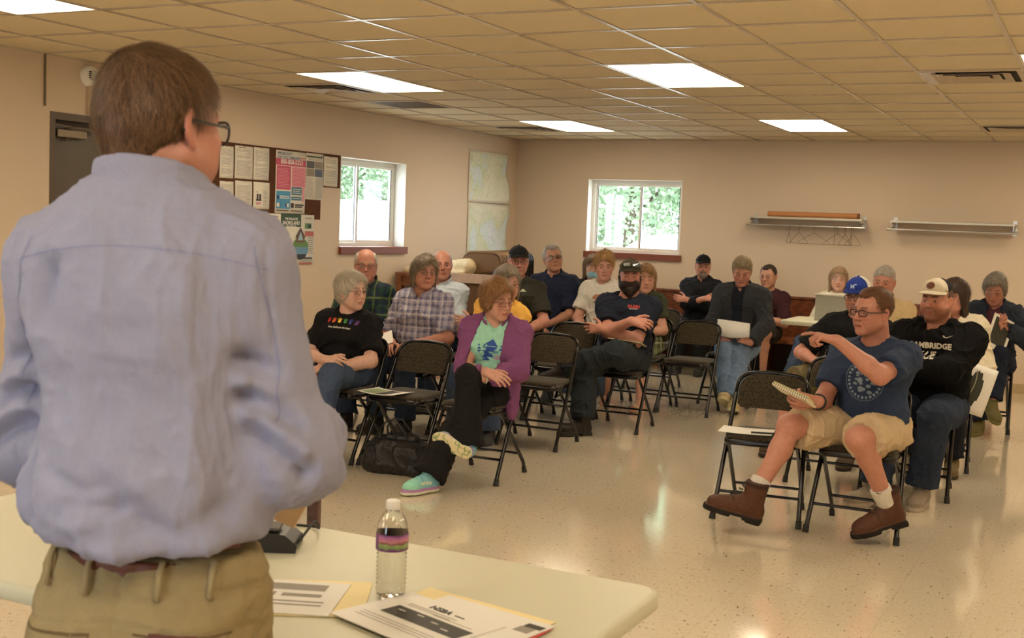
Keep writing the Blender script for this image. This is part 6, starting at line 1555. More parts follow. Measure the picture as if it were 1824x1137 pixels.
def BLACKTEE():
    P = make('grey-haired woman in a black T-shirt with a row of coloured hand prints', (-4.375, 6.40), h=.0046, skin='fair', s=.97, rz=4,
        hairs=[dict(style='womshort', col=srgb(206, 196, 176), col2=srgb(150, 140, 122), t=.008, n=4500, L=.045, flow='side')], browc=srgb(150, 130, 110),
        glass=dict(col=(.12, .08, .06), w=.048, h=.030, r=.0012), headopt=dict(fem=True), head=(72, 4, 0), lean=-2, twist=8, slean=3,
        top=dict(col=srgb(17, 16, 17), name='t_shirt', sleeve=.80, cuff=.016, amp=.006), bottom=dict(col=JE, fn=denim(JE)), shoes=dict(up=srgb(150, 126, 96), sole=srgb(180, 160, 130)),
        ht=1.18, bust=.85, sh=.150, belly=1.2, hk=.98,
        handL=(Wd(-4.27, 6.12, .60), (.9, .2, -.4), dict(d=(-.9, -.4, -.1), n=(0, -.4, .9))), handR=(Wd(-4.30, 6.08, .645), (-.9, .2, -.4), dict(d=(.85, -.3, .1), n=(0, -.7, .7), curl=(20, 24, 28, 30))),
        footL=(Wd(-4.22, 5.86, .20), (.2, -.5, 1), (-20, 20, 0)), footR=(Wd(-4.40, 5.98, .092), (0, -.6, 1), (-10, 0, 0)))
    O = chest_frame(P, .0, .06); cs = [srgb(190, 50, 44), srgb(210, 96, 50), srgb(220, 190, 60), srgb(70, 140, 70), srgb(60, 70, 150), srgb(100, 60, 120)]; pl = []
    for k in range(6):
        x = -.095 + k * .038; y = .012 - abs(k - 2.5) * .002; pl.append(([(x + .011 * math.cos(t), y + .010 * math.sin(t)) for t in np.linspace(0, 6.28, 10, endpoint=False)], k))
        for f in range(4): a = math.radians(50 + f * 27); pl.append(([(x + .009 * math.cos(a) - .0025, y + .009 * math.sin(a)), (x + .009 * math.cos(a) + .0025, y + .009 * math.sin(a)), (x + .021 * math.cos(a) + .002, y + .021 * math.sin(a)), (x + .021 * math.cos(a) - .002, y + .021 * math.sin(a))], k))
    pl += shift(text_polys('love follows the heart', .017, .0004, mi=6, shear=.3), 0, -.03)
    decal(P.g['top'], P.E, pl, O, 'shirt_print', mats=[mat('hand_%d' % k, c, .8) for k, c in enumerate(cs)] + [mat('script_white', srgb(210, 206, 196), .8)])
BLACKTEE()
make('white-haired man in glasses and a green plaid shirt, second row at the left', (-5.03, 7.62), h=.0055, skin='red',
    hairs=[dict(style='rim', col=srgb(214, 206, 194), t=.008, n=2200, L=.02, w=.002)], browc=srgb(170, 150, 130), glass=dict(col=(.12, .05, .04), w=.05, h=.032), head=(34, 4, 0), headopt=dict(fat=1.08),
    top=dict(col=srgb(48, 62, 60), fn=plaid(srgb(40, 66, 58), srgb(36, 44, 66), srgb(150, 160, 90), .030, .45), collar=srgb(44, 60, 60), sleeve=.8, cuff=.02, amp=.008), bottom=dict(col=JD, fn=denim(JD)), shoes=dict(up=srgb(50, 44, 38), sole=(.04, .04, .04)), ht=1.295, belly=1.2, nk=1.1)
P = make('woman with wavy grey hair in a short-sleeved lilac plaid shirt', (-4.53, 7.62), h=.0052, skin='red', s=1.0,
    hairs=[dict(style='bob', col=srgb(150, 134, 112), col2=srgb(90, 76, 60), t=.010, n=3800, L=.055, flow='side', amp=.006)], glass=dict(col=(.10, .05, .03), w=.048, h=.030, r=.0013), headopt=dict(fem=True, fat=1.05), head=(48, 0, 5), twist=4,
    top=dict(col=srgb(150, 146, 166), fn=plaid(srgb(172, 166, 182), srgb(108, 108, 140), srgb(226, 222, 226), .024, .6), collar=srgb(160, 156, 176), sleeve=.86, cuff=.024, vneck=.04, amp=.009), bottom=dict(col=JD, fn=denim(JD)), shoes=dict(up=srgb(40, 36, 34), sole=(.04, .04, .04)),
    ht=1.265, bust=.85, belly=1.25, chw=1.08, nk=1.05, handR=(Wd(-4.63, 7.36, .64), (-.7, .3, -.5), dict(d=(.3, -.9, -.3), n=(-.3, -.2, 1))), handL=(Wd(-4.42, 7.34, .65), (.8, .3, -.5), dict(d=(-.7, -.6, -.2), n=(0, -.2, 1))))
e = empty('document', (-4.655, 7.33, .665)); tag(e, 'small folded white paper in the hand of the woman in the lilac plaid shirt', 'paper'); e.rotation_euler = (math.radians(35), math.radians(-25), .4); m = MB(); m.box((-.05, -.07, 0), (.05, .07, .003)); m.build('sheet', MANP, e)
make('bald man in a pale blue shirt, mostly hidden behind the lilac plaid shirt', (-4.97, 8.66), h=.0058, skin='red', hairs=[dict(style='rim', col=srgb(160, 150, 140), t=.006, n=900, L=.015)], head=(34, 0, 0), rz=0,
    top=dict(col=srgb(196, 208, 220), collar=True, sleeve=1.9, amp=.008), bottom=dict(col=JD), shoes=dict(up=(.03, .03, .03), sole=(.03, .03, .03)), ht=1.285, belly=1.15)
P = make('woman in a yellow sweater with folded arms, behind the purple cardigan', (-3.94, 7.62), h=.0052, skin='pink', s=.96, rz=10,
    hairs=[dict(style='bob', col=srgb(150, 136, 116), col2=srgb(98, 88, 76), t=.006, n=3200, L=.05, flow='side')], glass=dict(col=(.10, .04, .04), w=.048, h=.030), headopt=dict(fem=True, jaw=.9), head=(36, 8, 0), slean=10,
    top=dict(col=srgb(228, 176, 84), name='sweater', sleeve=1.93, vneck=.02, mt=M_KNIT, amp=.006), bottom=dict(col=JE, fn=denim(JE)), shoes=dict(up=(.04, .04, .04), sole=(.2, .2, .2)), ht=1.23, bust=.6, sh=.14, **crossed(.84))
P = make('smiling man in a black cap, glasses and dark olive polo', (-4.27, 8.66), h=.0052, skin='red', rz=6,
    hairs=[dict(style='hatrim', col=srgb(110, 96, 84), t=.004, n=500, L=.01)], face=dict(stub=srgb(120, 90, 80), stub_amt=.25), glass=dict(col=(.06, .03, .03), w=.052, h=.034), headopt=dict(smile=1.0), head=(26, 2, 0),
    capk=dict(crown=srgb(26, 27, 27), brim=srgb(22, 22, 22)), top=dict(col=srgb(52, 52, 44), name='polo_shirt', collar=True, sleeve=.75, cuff=.02, vneck=.02, amp=.007), bottom=dict(col=JD), shoes=dict(up=(.03, .03, .03), sole=(.03, .03, .03)), ht=1.345, hk=.98,
    handL=(Wd(-4.10, 8.38, .68), (.7, .2, -.6), {}), handR=(Wd(-4.30, 8.40, .62), (-.7, .3, -.5), {}))
decal(P.g['top'], P.E, [([(-.02, 0), (.02, 0), (.005, .012), (0, .006), (-.006, .014)], 0), ([(-.024, -.006), (.024, -.006), (.024, -.003), (-.024, -.003)], 0)], chest_frame(P, .085, .10), 'emblem', mats=[mat('emblem_pale', srgb(190, 190, 150), .7)])
make('grey-haired man in tinted glasses and a navy shirt, head tilted, fourth row', (-4.48, 9.78), h=.0055, skin='tan', rz=8, hairs=[dict(style='recede', col=srgb(176, 168, 158), col2=srgb(120, 112, 104), t=.006, n=2000, L=.03, flow='back')],
    glass=dict(col=(.03, .03, .03), w=.054, h=.032, tint=(.6, .58, .55)), browc=srgb(120, 110, 100), head=(24, -6, -10), lean=-4, top=dict(col=srgb(32, 40, 62), collar=True, sleeve=.85, cuff=.016, vneck=.02, amp=.007), bottom=dict(col=JD), shoes=dict(up=(.03, .03, .03), sole=(.03, .03, .03)), ht=1.35, sh=.165)
P = make('woman in black wearing a light blue face mask, under the back window', (-4.60, 11.0), h=.0058, skin='fair', s=.95, hairs=[dict(style='bob', col=srgb(120, 92, 66), col2=srgb(80, 58, 40), t=.006, n=2200, L=.05, flow='side')], head=(30, 4, 0), headopt=dict(fem=True),
    top=dict(col=srgb(20, 20, 22), name='sweater', sleeve=1.93, mt=M_KNIT), bottom=dict(col=(.02, .02, .02), name='trousers'), shoes=dict(up=(.03, .03, .03), sole=(.03, .03, .03)), ht=1.255, bust=.6, sh=.145)
H = P.H; F = build_field([(H.ell((0, -.060, -.066), (.062, .054, .046)), 0), (H.ell((0, -.040, -.060), (.050, .046, .060)), 0, 'cut'), (H.half((0, -.028, 0), (0, 1, 0)), 0, 'cut')], .004); p_, q_ = F.mesh()
link('face_mask', mesh_from('face_mask', p_, q_, np.tile(srgb(150, 196, 214), (len(p_), 1))), M_CLOTH, P.E)
P = make('young man with wavy blond hair in a white T-shirt with a brown print', (-3.98, 9.78), h=.0052, skin='pink', s=.98, hairs=[dict(style='curly', col=srgb(196, 154, 100), col2=srgb(136, 98, 58), t=.014, n=3200, L=.04, flow='side', amp=.008, lift=.012)], browc=srgb(130, 96, 66), head=(26, 8, 0), headopt=dict(jaw=.92),
    top=dict(col=srgb(222, 218, 208), name='t_shirt', sleeve=.7, cuff=.016), bottom=dict(col=JE, fn=denim(JE)), shoes=dict(up=(.5, .5, .48), sole=(.6, .6, .6)), ht=1.315, sh=.150, belly=.9, chw=.95)
decal(P.g['top'], P.E, [([(-.05, 0), (.05, 0), (.055, .03), (.02, .05), (-.03, .045), (-.055, .02)], 0), ([(-.04, -.03), (.04, -.03), (.03, -.01), (-.035, -.01)], 1)], chest_frame(P, 0, .02), 'shirt_print', mats=[mat('print_tanbrown', srgb(170, 120, 96), .8, var=.3, scale=90), mat('print_redbrown', srgb(140, 84, 74), .8)])
P = make('girl with long light brown hair and beige sandals behind the bearded man', (-3.60, 9.80), h=.0055, skin='pink', s=.92, rz=0, hairs=[dict(style='long', col=srgb(170, 130, 88), col2=srgb(116, 84, 54), t=.004, n=3200, L=.07)], head=(26, 6, 0), headopt=dict(fem=True),
    top=dict(col=srgb(60, 66, 50), name='blouse', sleeve=.6), bottom=dict(col=srgb(96, 104, 72), name='shorts', fn=plaid(srgb(70, 78, 52), srgb(130, 136, 100), srgb(190, 190, 160), .05, .6), upto=.85), ht=1.225, bust=.5, sh=.13,
    footL=(Wd(-3.47, 9.44, .075), (0, -.6, 1), (-8, 0, 0)), footR=(Wd(-3.83, 9.58, .075), (0, -.6, 1), (-8, 0, 0)), feet_bare=True)
for sd in (1, -1):
    A, R = foot_frame(P, sd); k = P.k; F = build_field([(rbox(A + R @ V(0, -.05, -.082) * k, V(.042, .125, .010) * k, .01, R), 0), (both(off(tc(A + R @ V(0, -.02, -.03) * k, A + R @ V(0, -.13, -.055) * k, .040 * k, .036 * k), .002), rbox(A + R @ V(0, -.10, -.04) * k, V(.06, .018, .05) * k, .004, R)), 0), (both(off(tc(A + R @ V(0, .0, .03) * k, A + R @ V(0, .01, -.03) * k, .038 * k, .040 * k), .002), rbox(A + R @ V(0, .0, .012) * k, V(.06, .06, .010) * k, .002, R)), 0)], .0035)
    p_, q_ = F.mesh(); link('sandal', mesh_from('sandal', p_, q_, np.tile(srgb(206, 178, 142), (len(p_), 1))), M_LEATHER, P.E)
# bearded man
P = make('big bearded man in a navy T-shirt, camouflage cap and sunglasses on the brim, arms crossed', (-3.30, 8.62), h=.0046, skin='red', s=1.05,
    hairs=[dict(style='hatrim', col=srgb(56, 38, 28), t=.008, n=900, L=.015), dict(style='beard', col=srgb(44, 28, 22), t=.015, n=6000, L=.028, w=.0018, name='beard', amp=.005, lift=.008)], browc=srgb(50, 34, 26), head=(24, 2, 0), headopt=dict(fat=1.1), lean=-4,
    capk=dict(crown=srgb(70, 64, 46), brim=srgb(48, 44, 34)), top=dict(col=srgb(28, 34, 48), name='t_shirt', sleeve=.72, cuff=.02, amp=.008), bottom=dict(col=srgb(44, 50, 54), fn=denim(srgb(44, 50, 54), .3), t=.018, amp=.010), shoes=dict(style='boot', up=srgb(40, 34, 30), sole=(.02, .02, .02)),
    ht=1.285, belly=1.45, chw=1.18, sh=.172, li=1.1, nk=1.2, hands=1.05,
    handL=(Wd(-3.40, 8.36, .765), (.8, .1, -.7), dict(d=(-1, .10, -.02), n=(-.2, -1, .2), curl=(15, 18, 22, 26))), handR=(Wd(-3.16, 8.33, .845), (-.8, .1, -.7), dict(d=(.9, .10, -.12), n=(.1, -.9, .5), curl=(30, 34, 38, 42))),
    footR=(Wd(-3.40, 8.06, .10), (-.2, -.5, 1), (-38, 0, 0)), footL=(Wd(-3.60, 8.10, .47), (.6, -.5, .35), (-80, 10, -20)), py=-.02)
HH = P.HH; m = MB()
for sx in (1, -1): m.tube([HH.p(sx * .034 + a, -.112 - .0 + .4 * (abs(sx * .034 + a) - .02) ** 2 * 10, .094 + b) for a, b in rrect(-.026, -.013, .026, .013, .011, 4)], .002, 6, closed=True)
m.tube([HH.p(-.009, -.113, .097), HH.p(.009, -.113, .097)], .002, 6)
for sx in (1, -1): m.tube([HH.p(sx * .06, -.105, .097), HH.p(sx * .09, -.05, .085), HH.p(sx * .094, .03, .07)], .0022, 6)
o = m.build('sunglasses', mat('shades_black', (.01, .01, .01), .2), P.E); m = MB()
for sx in (1, -1): m.add([HH.p(sx * .034 + a, -.1135 - .0 + 4 * (abs(sx * .034 + a) - .02) ** 2, .094 + b) for a, b in rrect(-.025, -.0125, .025, .0125, .011, 4)], [tuple(range(20))])
m.build('lens', mat('shade_lens', (.45, .50, .58), .08, .85), o)
decal(P.g['top'], P.E, shift(text_polys('FARM', .032, .0012, sx=1.1), 0, 0) + [([(-.03, -.008), (.035, -.008), (.035, -.004), (-.03, -.004)], 1)], chest_frame(P, .088, .07), 'emblem', mats=[mat('logo_red', srgb(176, 60, 56), .7), mat('logo_white', srgb(200, 196, 190), .7)])
decal(P.cap, P.E, [([(.0, 0), (.012, .012), (0, .024), (-.012, .012)], 0)], (P.HH.p(0, -.09, .06), P.HH.R @ V(1, 0, 0), P.HH.R @ V(0, 0, 1)), 'cap_badge', mats=[mat('badge_dark', srgb(40, 36, 30), .7)])
e = empty('booklet', (-3.22, 8.42, .672)); tag(e, 'thin pale booklet resting on the crossed leg of the bearded man', 'booklet'); e.rotation_euler = (math.radians(-14), math.radians(4), .1); m = MB(); m.box((-.13, -.09, 0), (.13, .09, .006)); m.build('cover', mat('booklet_tan', srgb(170, 160, 128), .6), e)
# man by the wall
P = make('man with a grey goatee, black cap and black jacket, arms crossed by the wall', (-4.02, 12.68), h=.0055, skin='red', pz=.50, rz=4, hairs=[dict(style='hatrim', col=srgb(60, 54, 50), t=.004, n=400, L=.01), dict(style='goatee', col=srgb(130, 120, 110), col2=srgb(90, 80, 74), t=.008, n=500, L=.012, name='beard')], glass=dict(col=(.25, .22, .20), w=.050, h=.030, r=.001), head=(16, 2, 0), lean=-6,
    capk=dict(crown=srgb(22, 22, 24), brim=srgb(18, 18, 20)), top=dict(col=srgb(24, 26, 32), name='jacket', sleeve=1.6, vneck=.03, collar=True, amp=.008, t=.018), bottom=dict(col=(.012, .012, .014), name='trousers'), shoes=dict(up=(.02, .02, .02), sole=(.02, .02, .02)), ht=1.265, **crossed(.80, -.24))
# man reading
P = make('blond man in a charcoal hoodie and faded jeans looking down at a white sheet', (-2.97, 10.56), h=.005, skin='red', s=1.02, hairs=[dict(style='comb', col=srgb(176, 158, 124), col2=srgb(104, 90, 70), t=.003, n=5000, L=.045, lift=.012, flow='back')], browc=srgb(140, 116, 90), head=(14, 24, 0), lean=-2,
    top=dict(col=srgb(28, 32, 42), name='polo_shirt', collar=srgb(40, 44, 58), sleeve=.6, vneck=.05), over=dict(col=srgb(54, 56, 60), name='hoodie', open=(.055, .05), hood=True, t=.026, mt=M_KNIT, hem=.42), bottom=dict(col=srgb(104, 124, 150), fn=denim(srgb(108, 128, 154), .75, 4), amp=.010), shoes=dict(up=srgb(176, 160, 120), sole=srgb(190, 180, 140)),
    ht=1.315, sh=.17, handR=(Wd(-3.04, 10.25, .585), (-.9, .2, -.4), dict(d=(.6, -.6, .3), n=(-.2, -.8, .2), curl=(40, 45, 50, 50))), handL=(Wd(-2.78, 10.25, .58), (.9, .2, -.4), dict(d=(-.6, -.6, .3), n=(.2, -.8, .2), curl=(40, 45, 50, 50))),
    footR=(Wd(-2.87, 9.99, .13), (-.1, -.6, 1), (0, -25, 0)), footL=(Wd(-2.80, 9.94, .10), (0, -.6, 1), (10, -10, 0)))
m = MB(); Zs = []; n = 10
for i in range(n + 1): t = i / n; Zs += [(-.145 + .29 * t, .02 * math.sin(t * 3.1), .095 - .02 * t), (-.145 + .29 * t, -.02 * math.sin(t * 3.1), -.045 - .012 * math.sin(t * 3.1))]
e = empty('document', (-2.915, 10.175, .675)); tag(e, 'white sheet of paper in the hands of the man in the charcoal hoodie', 'paper')
m.add(Zs, [(2 * k, 2 * k + 1, 2 * k + 3, 2 * k + 2) for k in range(n)], True); s = m.build('sheet', MANP, e); sd = s.modifiers.new('s', 'SOLIDIFY'); sd.thickness = .0008
make('man in a maroon shirt and shorts mostly hidden behind the reading man', (-3.28, 12.60), h=.0058, skin='tan', pz=.50, hairs=[dict(style='recede', col=srgb(56, 46, 40), t=.004, n=800, L=.02)], glass=dict(col=(.2, .2, .2), w=.05, h=.03, r=.001), head=(-8, 4, -4), slean=4,
    top=dict(col=srgb(58, 30, 34), sleeve=.85, cuff=.014), bottom=dict(col=srgb(50, 44, 40), name='shorts', upto=.8), shoes=dict(up=(.03, .03, .03), sole=(.03, .03, .03)), ht=1.20)
P = make('woman with long straight fair hair and a pale top, sitting behind the ballot box', (-2.53, 12.62), h=.0058, skin='fair', s=.95, pz=.50, hairs=[dict(style='long', col=srgb(176, 148, 118), col2=srgb(130, 104, 78), t=.004, n=2600, L=.07)], glass=dict(col=(.25, .12, .10), w=.046, h=.028, r=.0011), headopt=dict(fem=True), head=(12, 4, 0),
    top=dict(col=srgb(200, 194, 172), name='blouse', sleeve=1.9), bottom=dict(col=JE, fn=denim(JE)), shoes=dict(up=(.05, .05, .05), sole=(.2, .2, .2)), ht=1.215, bust=.6, sh=.14, footR=(Wd(-2.86, 12.12, .092), (-.4, -.6, 1), (0, 0, 0)))
# blue trucker cap
P = make('man in a blue and white mesh cap and black T-shirt, behind the pointing man', (-1.60, 8.66), h=.0052, skin='red', s=1.03, hairs=[dict(style='hatrim', col=srgb(70, 52, 40), t=.004, n=400, L=.01)], glass=dict(col=(.02, .02, .02), w=.054, h=.036, r=.002), face=dict(stub=srgb(110, 80, 70), stub_amt=.4), head=(-8, 10, 0),
    capk=dict(crown=srgb(38, 60, 140), brim=srgb(32, 50, 120), back=srgb(220, 218, 210)), top=dict(col=srgb(17, 17, 19), name='t_shirt', sleeve=.8, cuff=.016), bottom=dict(col=srgb(112, 104, 72), name='shorts', upto=.86, flare=.03, mt=M_CLOTH), shoes=dict(up=srgb(74, 60, 44), sole=srgb(50, 40, 30)), ht=1.245, belly=1.3, chw=1.1, sh=.17, slean=2, lean=4,
    handR=(Wd(-1.80, 8.36, .66), (-.8, .3, -.4), {}), footR=(Wd(-1.98, 8.22, .10), (-.8, -.5, 1), (-25, 0, 0)), footL=(Wd(-1.50, 8.10, .092), (0, -.6, 1), (0, 0, 0)))
decal(P.cap, P.E, shift(text_polys('M', .034, .002), -.006, 0) + [([(.006, .022), (.022, .022), (.022, .03), (.006, .03)], 0)], (P.HH.p(0, -.09, .068), P.HH.R @ V(1, 0, 0), P.HH.R @ V(0, 0, 1)), 'cap_badge', mats=[mat('badge_light', srgb(170, 190, 220), .7)])
make('older grey-haired man in a tan polo shirt', (-1.60, 9.74), h=.0054, skin='red', s=1.02, hairs=[dict(style='short', col=srgb(196, 188, 176), col2=srgb(140, 132, 122), t=.002, n=2400, L=.022, flow='back')], browc=srgb(150, 130, 110), head=(-2, 8, 2), top=dict(col=srgb(206, 182, 138), name='polo_shirt', collar=True, sleeve=.78, cuff=.02, vneck=.03), bottom=dict(col=JD), shoes=dict(up=(.03, .03, .03), sole=(.03, .03, .03)), ht=1.31, sh=.168)
# ---- the man who points
def POINTER():
    P = make('man in a blue T-shirt and khaki shorts pointing and holding notebooks, front right', (-1.07, 6.42), h=.0042, skin='red', s=1.07, hairs=[dict(style='recede', col=srgb(118, 80, 54), col2=srgb(84, 56, 38), t=.0035, n=7000, L=.020, flow='back', lift=.004)],
        browc=srgb(120, 80, 56), face=dict(stub=srgb(150, 100, 76), stub_amt=.25), glass=dict(col=(.012, .012, .012), w=.052, h=.030, r=.0024), headopt=dict(mouth_open=.003), head=(-36, 3, 2), hfwd=.06, lean=3, twist=-14,
        top=dict(col=srgb(48, 62, 88), name='t_shirt', sleeve=.72, cuff=.016, amp=.007, t=.011), bottom=dict(col=srgb(198, 176, 142), name='shorts', mt=M_CLOTH, upto=.86, flare=.018, amp=.008, t=.014), shoes=dict(style='boot', up=srgb(84, 52, 36), sole=srgb(24, 20, 18), k=1.06, lace=srgb(50, 34, 24), h=.0036),
        ht=1.27, belly=1.12, chw=1.05, sh=.158, li=1.0, nk=1.08,
        handL=(Wd(-1.19, 5.99, 1.015), (.7, -.3, -.8), dict(d=(-.90, -.32, .20), n=(.25, -.1, 1), curl=(12, 62, 70, 75), thumb=.5)), shl=(.0, -.02, .01),
        handR=(Wd(-1.27, 6.0, .70), (-.3, .5, -.8), dict(d=(-.80, -.55, .12), n=(.1, -.95, -.35), curl=(38, 44, 50, 54), thumb=.5)),
        footR=(Wd(-1.545, 5.87, .19), (-.3, -.5, 1), (-82, -10, 0)), footL=(Wd(-.925, 6.17, .182), (-.25, -.8, .4), (-52, 15, 0)), thigh=.42, shin=.40, py=0)
    for sd in (1, -1):   # white socks above the boots
        A, R = foot_frame(P, sd); K = P.kn[sd]; u = nrm(K - A); garment('sock', [(tc(A + u * .05, A + u * .122, .045 * P.k, .047 * P.k, cap=True), 0)], P.E, M_KNIT, srgb(214, 208, 196), h=.004, amp=.002)
        decal(P.E.children[-1], P.E, [([(-.016, .0), (-.004, -.004), (.018, .010), (-.002, .002), (-.012, .006)], 0)], (A + u * .10 + V(0, -.06, 0), V(1, 0, 0), u), 'sock_mark', frm=V(0, -1, 0), mats=[mat('mark_black', (.02, .02, .02), .8)])
    watch(P, -1, P.E, mat('watch_black', (.012, .012, .012), .5), None, .016)
    b = both(off(ell(P.pel + V(0, 0, .0), V(.168 + .014, .118 + .014, .13), P.R0), .006), rbox(P.pel + V(0, 0, .088), V(.3, .3, .017), .002, P.R0)); garment('belt', [(b, 0)], P.E, M_LEATHER, srgb(74, 40, 26), h=.005, amp=0)
    O = chest_frame(P, .0, -.04); pl = []; rs = np.random.RandomState(3)
    def ring(r0, r1, a0, a1, m=0, n=5): A0 = np.linspace(a0, a1, n); return ([(r0 * math.cos(a), r0 * math.sin(a)) for a in A0] + [(r1 * math.cos(a), r1 * math.sin(a)) for a in A0[::-1]], m)
    for k in range(26): a = k / 26 * 6.283; pl.append(ring(.078, .092, a, a + .14)); 
    for k in range(40): a = k / 40 * 6.283; pl.append(ring(.099, .102, a, a + .12))
    for k in range(30):
        a, r = rs.rand() * 6.28, .065 * rs.rand() ** .5; x, y, s = r * math.cos(a), r * math.sin(a), .006 + .008 * rs.rand(); pl.append(([(x + s * math.cos(t) * (1 + .4 * rs.rand()), y + s * .8 * math.sin(t)) for t in np.linspace(0, 6.28, 7, endpoint=False)], 0))
    decal(P.g['top'], P.E, pl, O, 'shirt_print', mats=[mat('print_greyblue', srgb(128, 142, 158), .85, var=.2)])
    # notebooks in the right hand
    for k, (nm, lab, col, dz, da, sz) in enumerate((('notebook', 'spiral notebook held in the lower hand of the pointing man, lower of the two', srgb(232, 222, 192), 0, 0, (.20, .145, .010)), ('notebook', 'spiral notebook held by the pointing man, upper one with an orange pencil', srgb(214, 206, 160), .0125, .06, (.19, .135, .009)))):
        e = empty('notebook', (-1.375, 5.93, .725 + dz)); tag(e, lab, 'notebook'); e.rotation_euler = (math.radians(-22), math.radians(17), math.radians(-14) + da)
        m = MB(); m.box((-sz[0] / 2, -sz[1] / 2, 0), (sz[0] / 2, sz[1] / 2, sz[2])); m.build('pages', mat('pages_%d' % k, col, .7), e)
        m = MB(); m.box((-sz[0] / 2 - .002, -sz[1] / 2 - .002, sz[2]), (sz[0] / 2, sz[1] / 2 + .002, sz[2] + .0012)); m.build('cover', mat('cover_%d' % k, srgb(222, 206, 150) if k else srgb(206, 200, 180), .6), e)
        m = MB(); n = 16
        for q in range(n): x = -sz[0] / 2 + sz[0] * (q + .5) / n; m.tube([(x, -sz[1] / 2 + .004 + .007 * math.cos(t), sz[2] / 2 + .007 * math.sin(t)) for t in np.linspace(0, 6.28, 8, endpoint=False)], .0012, 5, closed=True)
        m.build('spiral', M_RUB, e)
    e = empty('pencil', (-1.36, 5.885, .7515)); tag(e, 'orange pencil lying on the upper notebook', 'pencil'); e.rotation_euler = (math.radians(-22), math.radians(17), math.radians(-8)); m = MB(); m.tube([(-.085, 0, .004), (.07, 0, .004)], .0038, 6); m.build('shaft', mat('pencil_orange', srgb(226, 140, 66), .5), e); m = MB(); m.tube([(-.098, 0, .004), (-.085, 0, .004)], [.001, .0038], 6); m.build('tip', mat('tip_wood', srgb(210, 170, 120), .7), e)
POINTER()
def HOODIE():
    P = make('heavy man in a black hoodie and pale cap with a round brown badge', (-.93, 7.60), h=.0046, skin='red', s=1.06, hairs=[dict(style='hatrim', col=srgb(90, 64, 48), t=.004, n=500, L=.01)], browc=srgb(90, 60, 46), face=dict(stub=srgb(110, 70, 50), stub_amt=.65), head=(-18, 3, 0), headopt=dict(fat=1.12),
        capk=dict(crown=srgb(206, 196, 172), brim=srgb(198, 188, 164), back=srgb(28, 28, 30), brimlen=.07), top=dict(col=srgb(16, 16, 17), name='hoodie', sleeve=1.93, mt=M_KNIT, t=.022, amp=.010, crew=.072,
        more=lambda P, pr: pr + [(tc(P.N + P.Rc @ V(0, .07, .02), P.N + P.Rc @ V(s_ * .085, -.01, .012), .034, .030), .03) for s_ in (1, -1)] + [(tc(P.N + P.Rc @ V(s_ * .085, -.01, .012), P.N + P.Rc @ V(0, -.085, -.035), .028, .02), .02) for s_ in (1, -1)]),
        bottom=dict(col=srgb(46, 56, 74), fn=denim(srgb(46, 56, 74), .5), t=.018), shoes=dict(up=srgb(150, 138, 122), sole=srgb(176, 164, 146), lace=srgb(180, 170, 150)),
        ht=1.29, belly=1.4, chw=1.2, sh=.185, li=1.12, nk=1.25,
        handL=(Wd(-1.06, 7.25, .80), (.9, .1, -.5), dict(d=(-.7, .7, 0), n=(0, -1, .3))), handR=(Wd(-.84, 7.34, .78), (-.9, .1, -.5), dict(d=(.6, .8, -.2), n=(0, -1, .3))),
        footL=(Wd(-.90, 7.17, .095), (.1, -.6, 1), (-6, 0, 0)), footR=(Wd(-1.14, 7.02, .095), (-.1, -.6, 1), (-40, 0, 0)))
    O = chest_frame(P, .02, .03); pl = shift(text_polys('CAMBRIDGE', .044, .0020, space=1.02), -.03, .005) + shift(text_polys('BLUE', .044, .0020), -.04, -.046)
    decal(P.g['top'], P.E, pl, O, 'shirt_print', mats=[mat('print_cream', srgb(206, 200, 184), .8)])
    sw = [(-.030, .004), (-.020, -.006), (-.006, -.007), (.032, .010), (-.004, -.001), (-.014, .0), (-.022, .010)]
    decal(P.g['top'], P.E, [(sw, 0)], chest_frame(P, .085, .105), 'swoosh', mats=[mat('print_cream', (0, 0, 0))])
    HH = P.HH; decal(P.cap, P.E, [([(.026 * math.cos(t), .024 * math.sin(t)) for t in np.linspace(0, 6.28, 24, endpoint=False)], 0), ([(.018 * math.cos(t), .016 * math.sin(t)) for t in np.linspace(0, 6.28, 20, endpoint=False)], 1)], (HH.p(0, -.09, .092), HH.R @ V(1, 0, 0), HH.R @ V(0, 0, 1)), 'cap_badge', frm=HH.R @ V(0, -1, .35), mats=[mat('badge_brown', srgb(116, 62, 38), .6), mat('badge_brown2', srgb(90, 46, 28), .6)])
HOODIE()
P = make('woman with long dark brown hair in a cream jacket, behind the black hoodie', (-.95, 8.66), h=.0054, skin='red', s=.97, rz=-4, hairs=[dict(style='long', col=srgb(70, 52, 42), col2=srgb(46, 34, 28), t=.005, n=3000, L=.07)], head=(-24, 6, 0), headopt=dict(fem=True),
    top=dict(col=srgb(150, 140, 120), name='t_shirt', sleeve=.5, vneck=.03), over=dict(col=srgb(214, 204, 178), name='jacket', open=(.05, .07), t=.026, collar=True, amp=.010), bottom=dict(col=srgb(30, 32, 40), fn=denim(srgb(30, 32, 40), .3)), shoes=dict(up=srgb(110, 96, 64), sole=srgb(70, 60, 44)), ht=1.27, bust=.6, sh=.15)
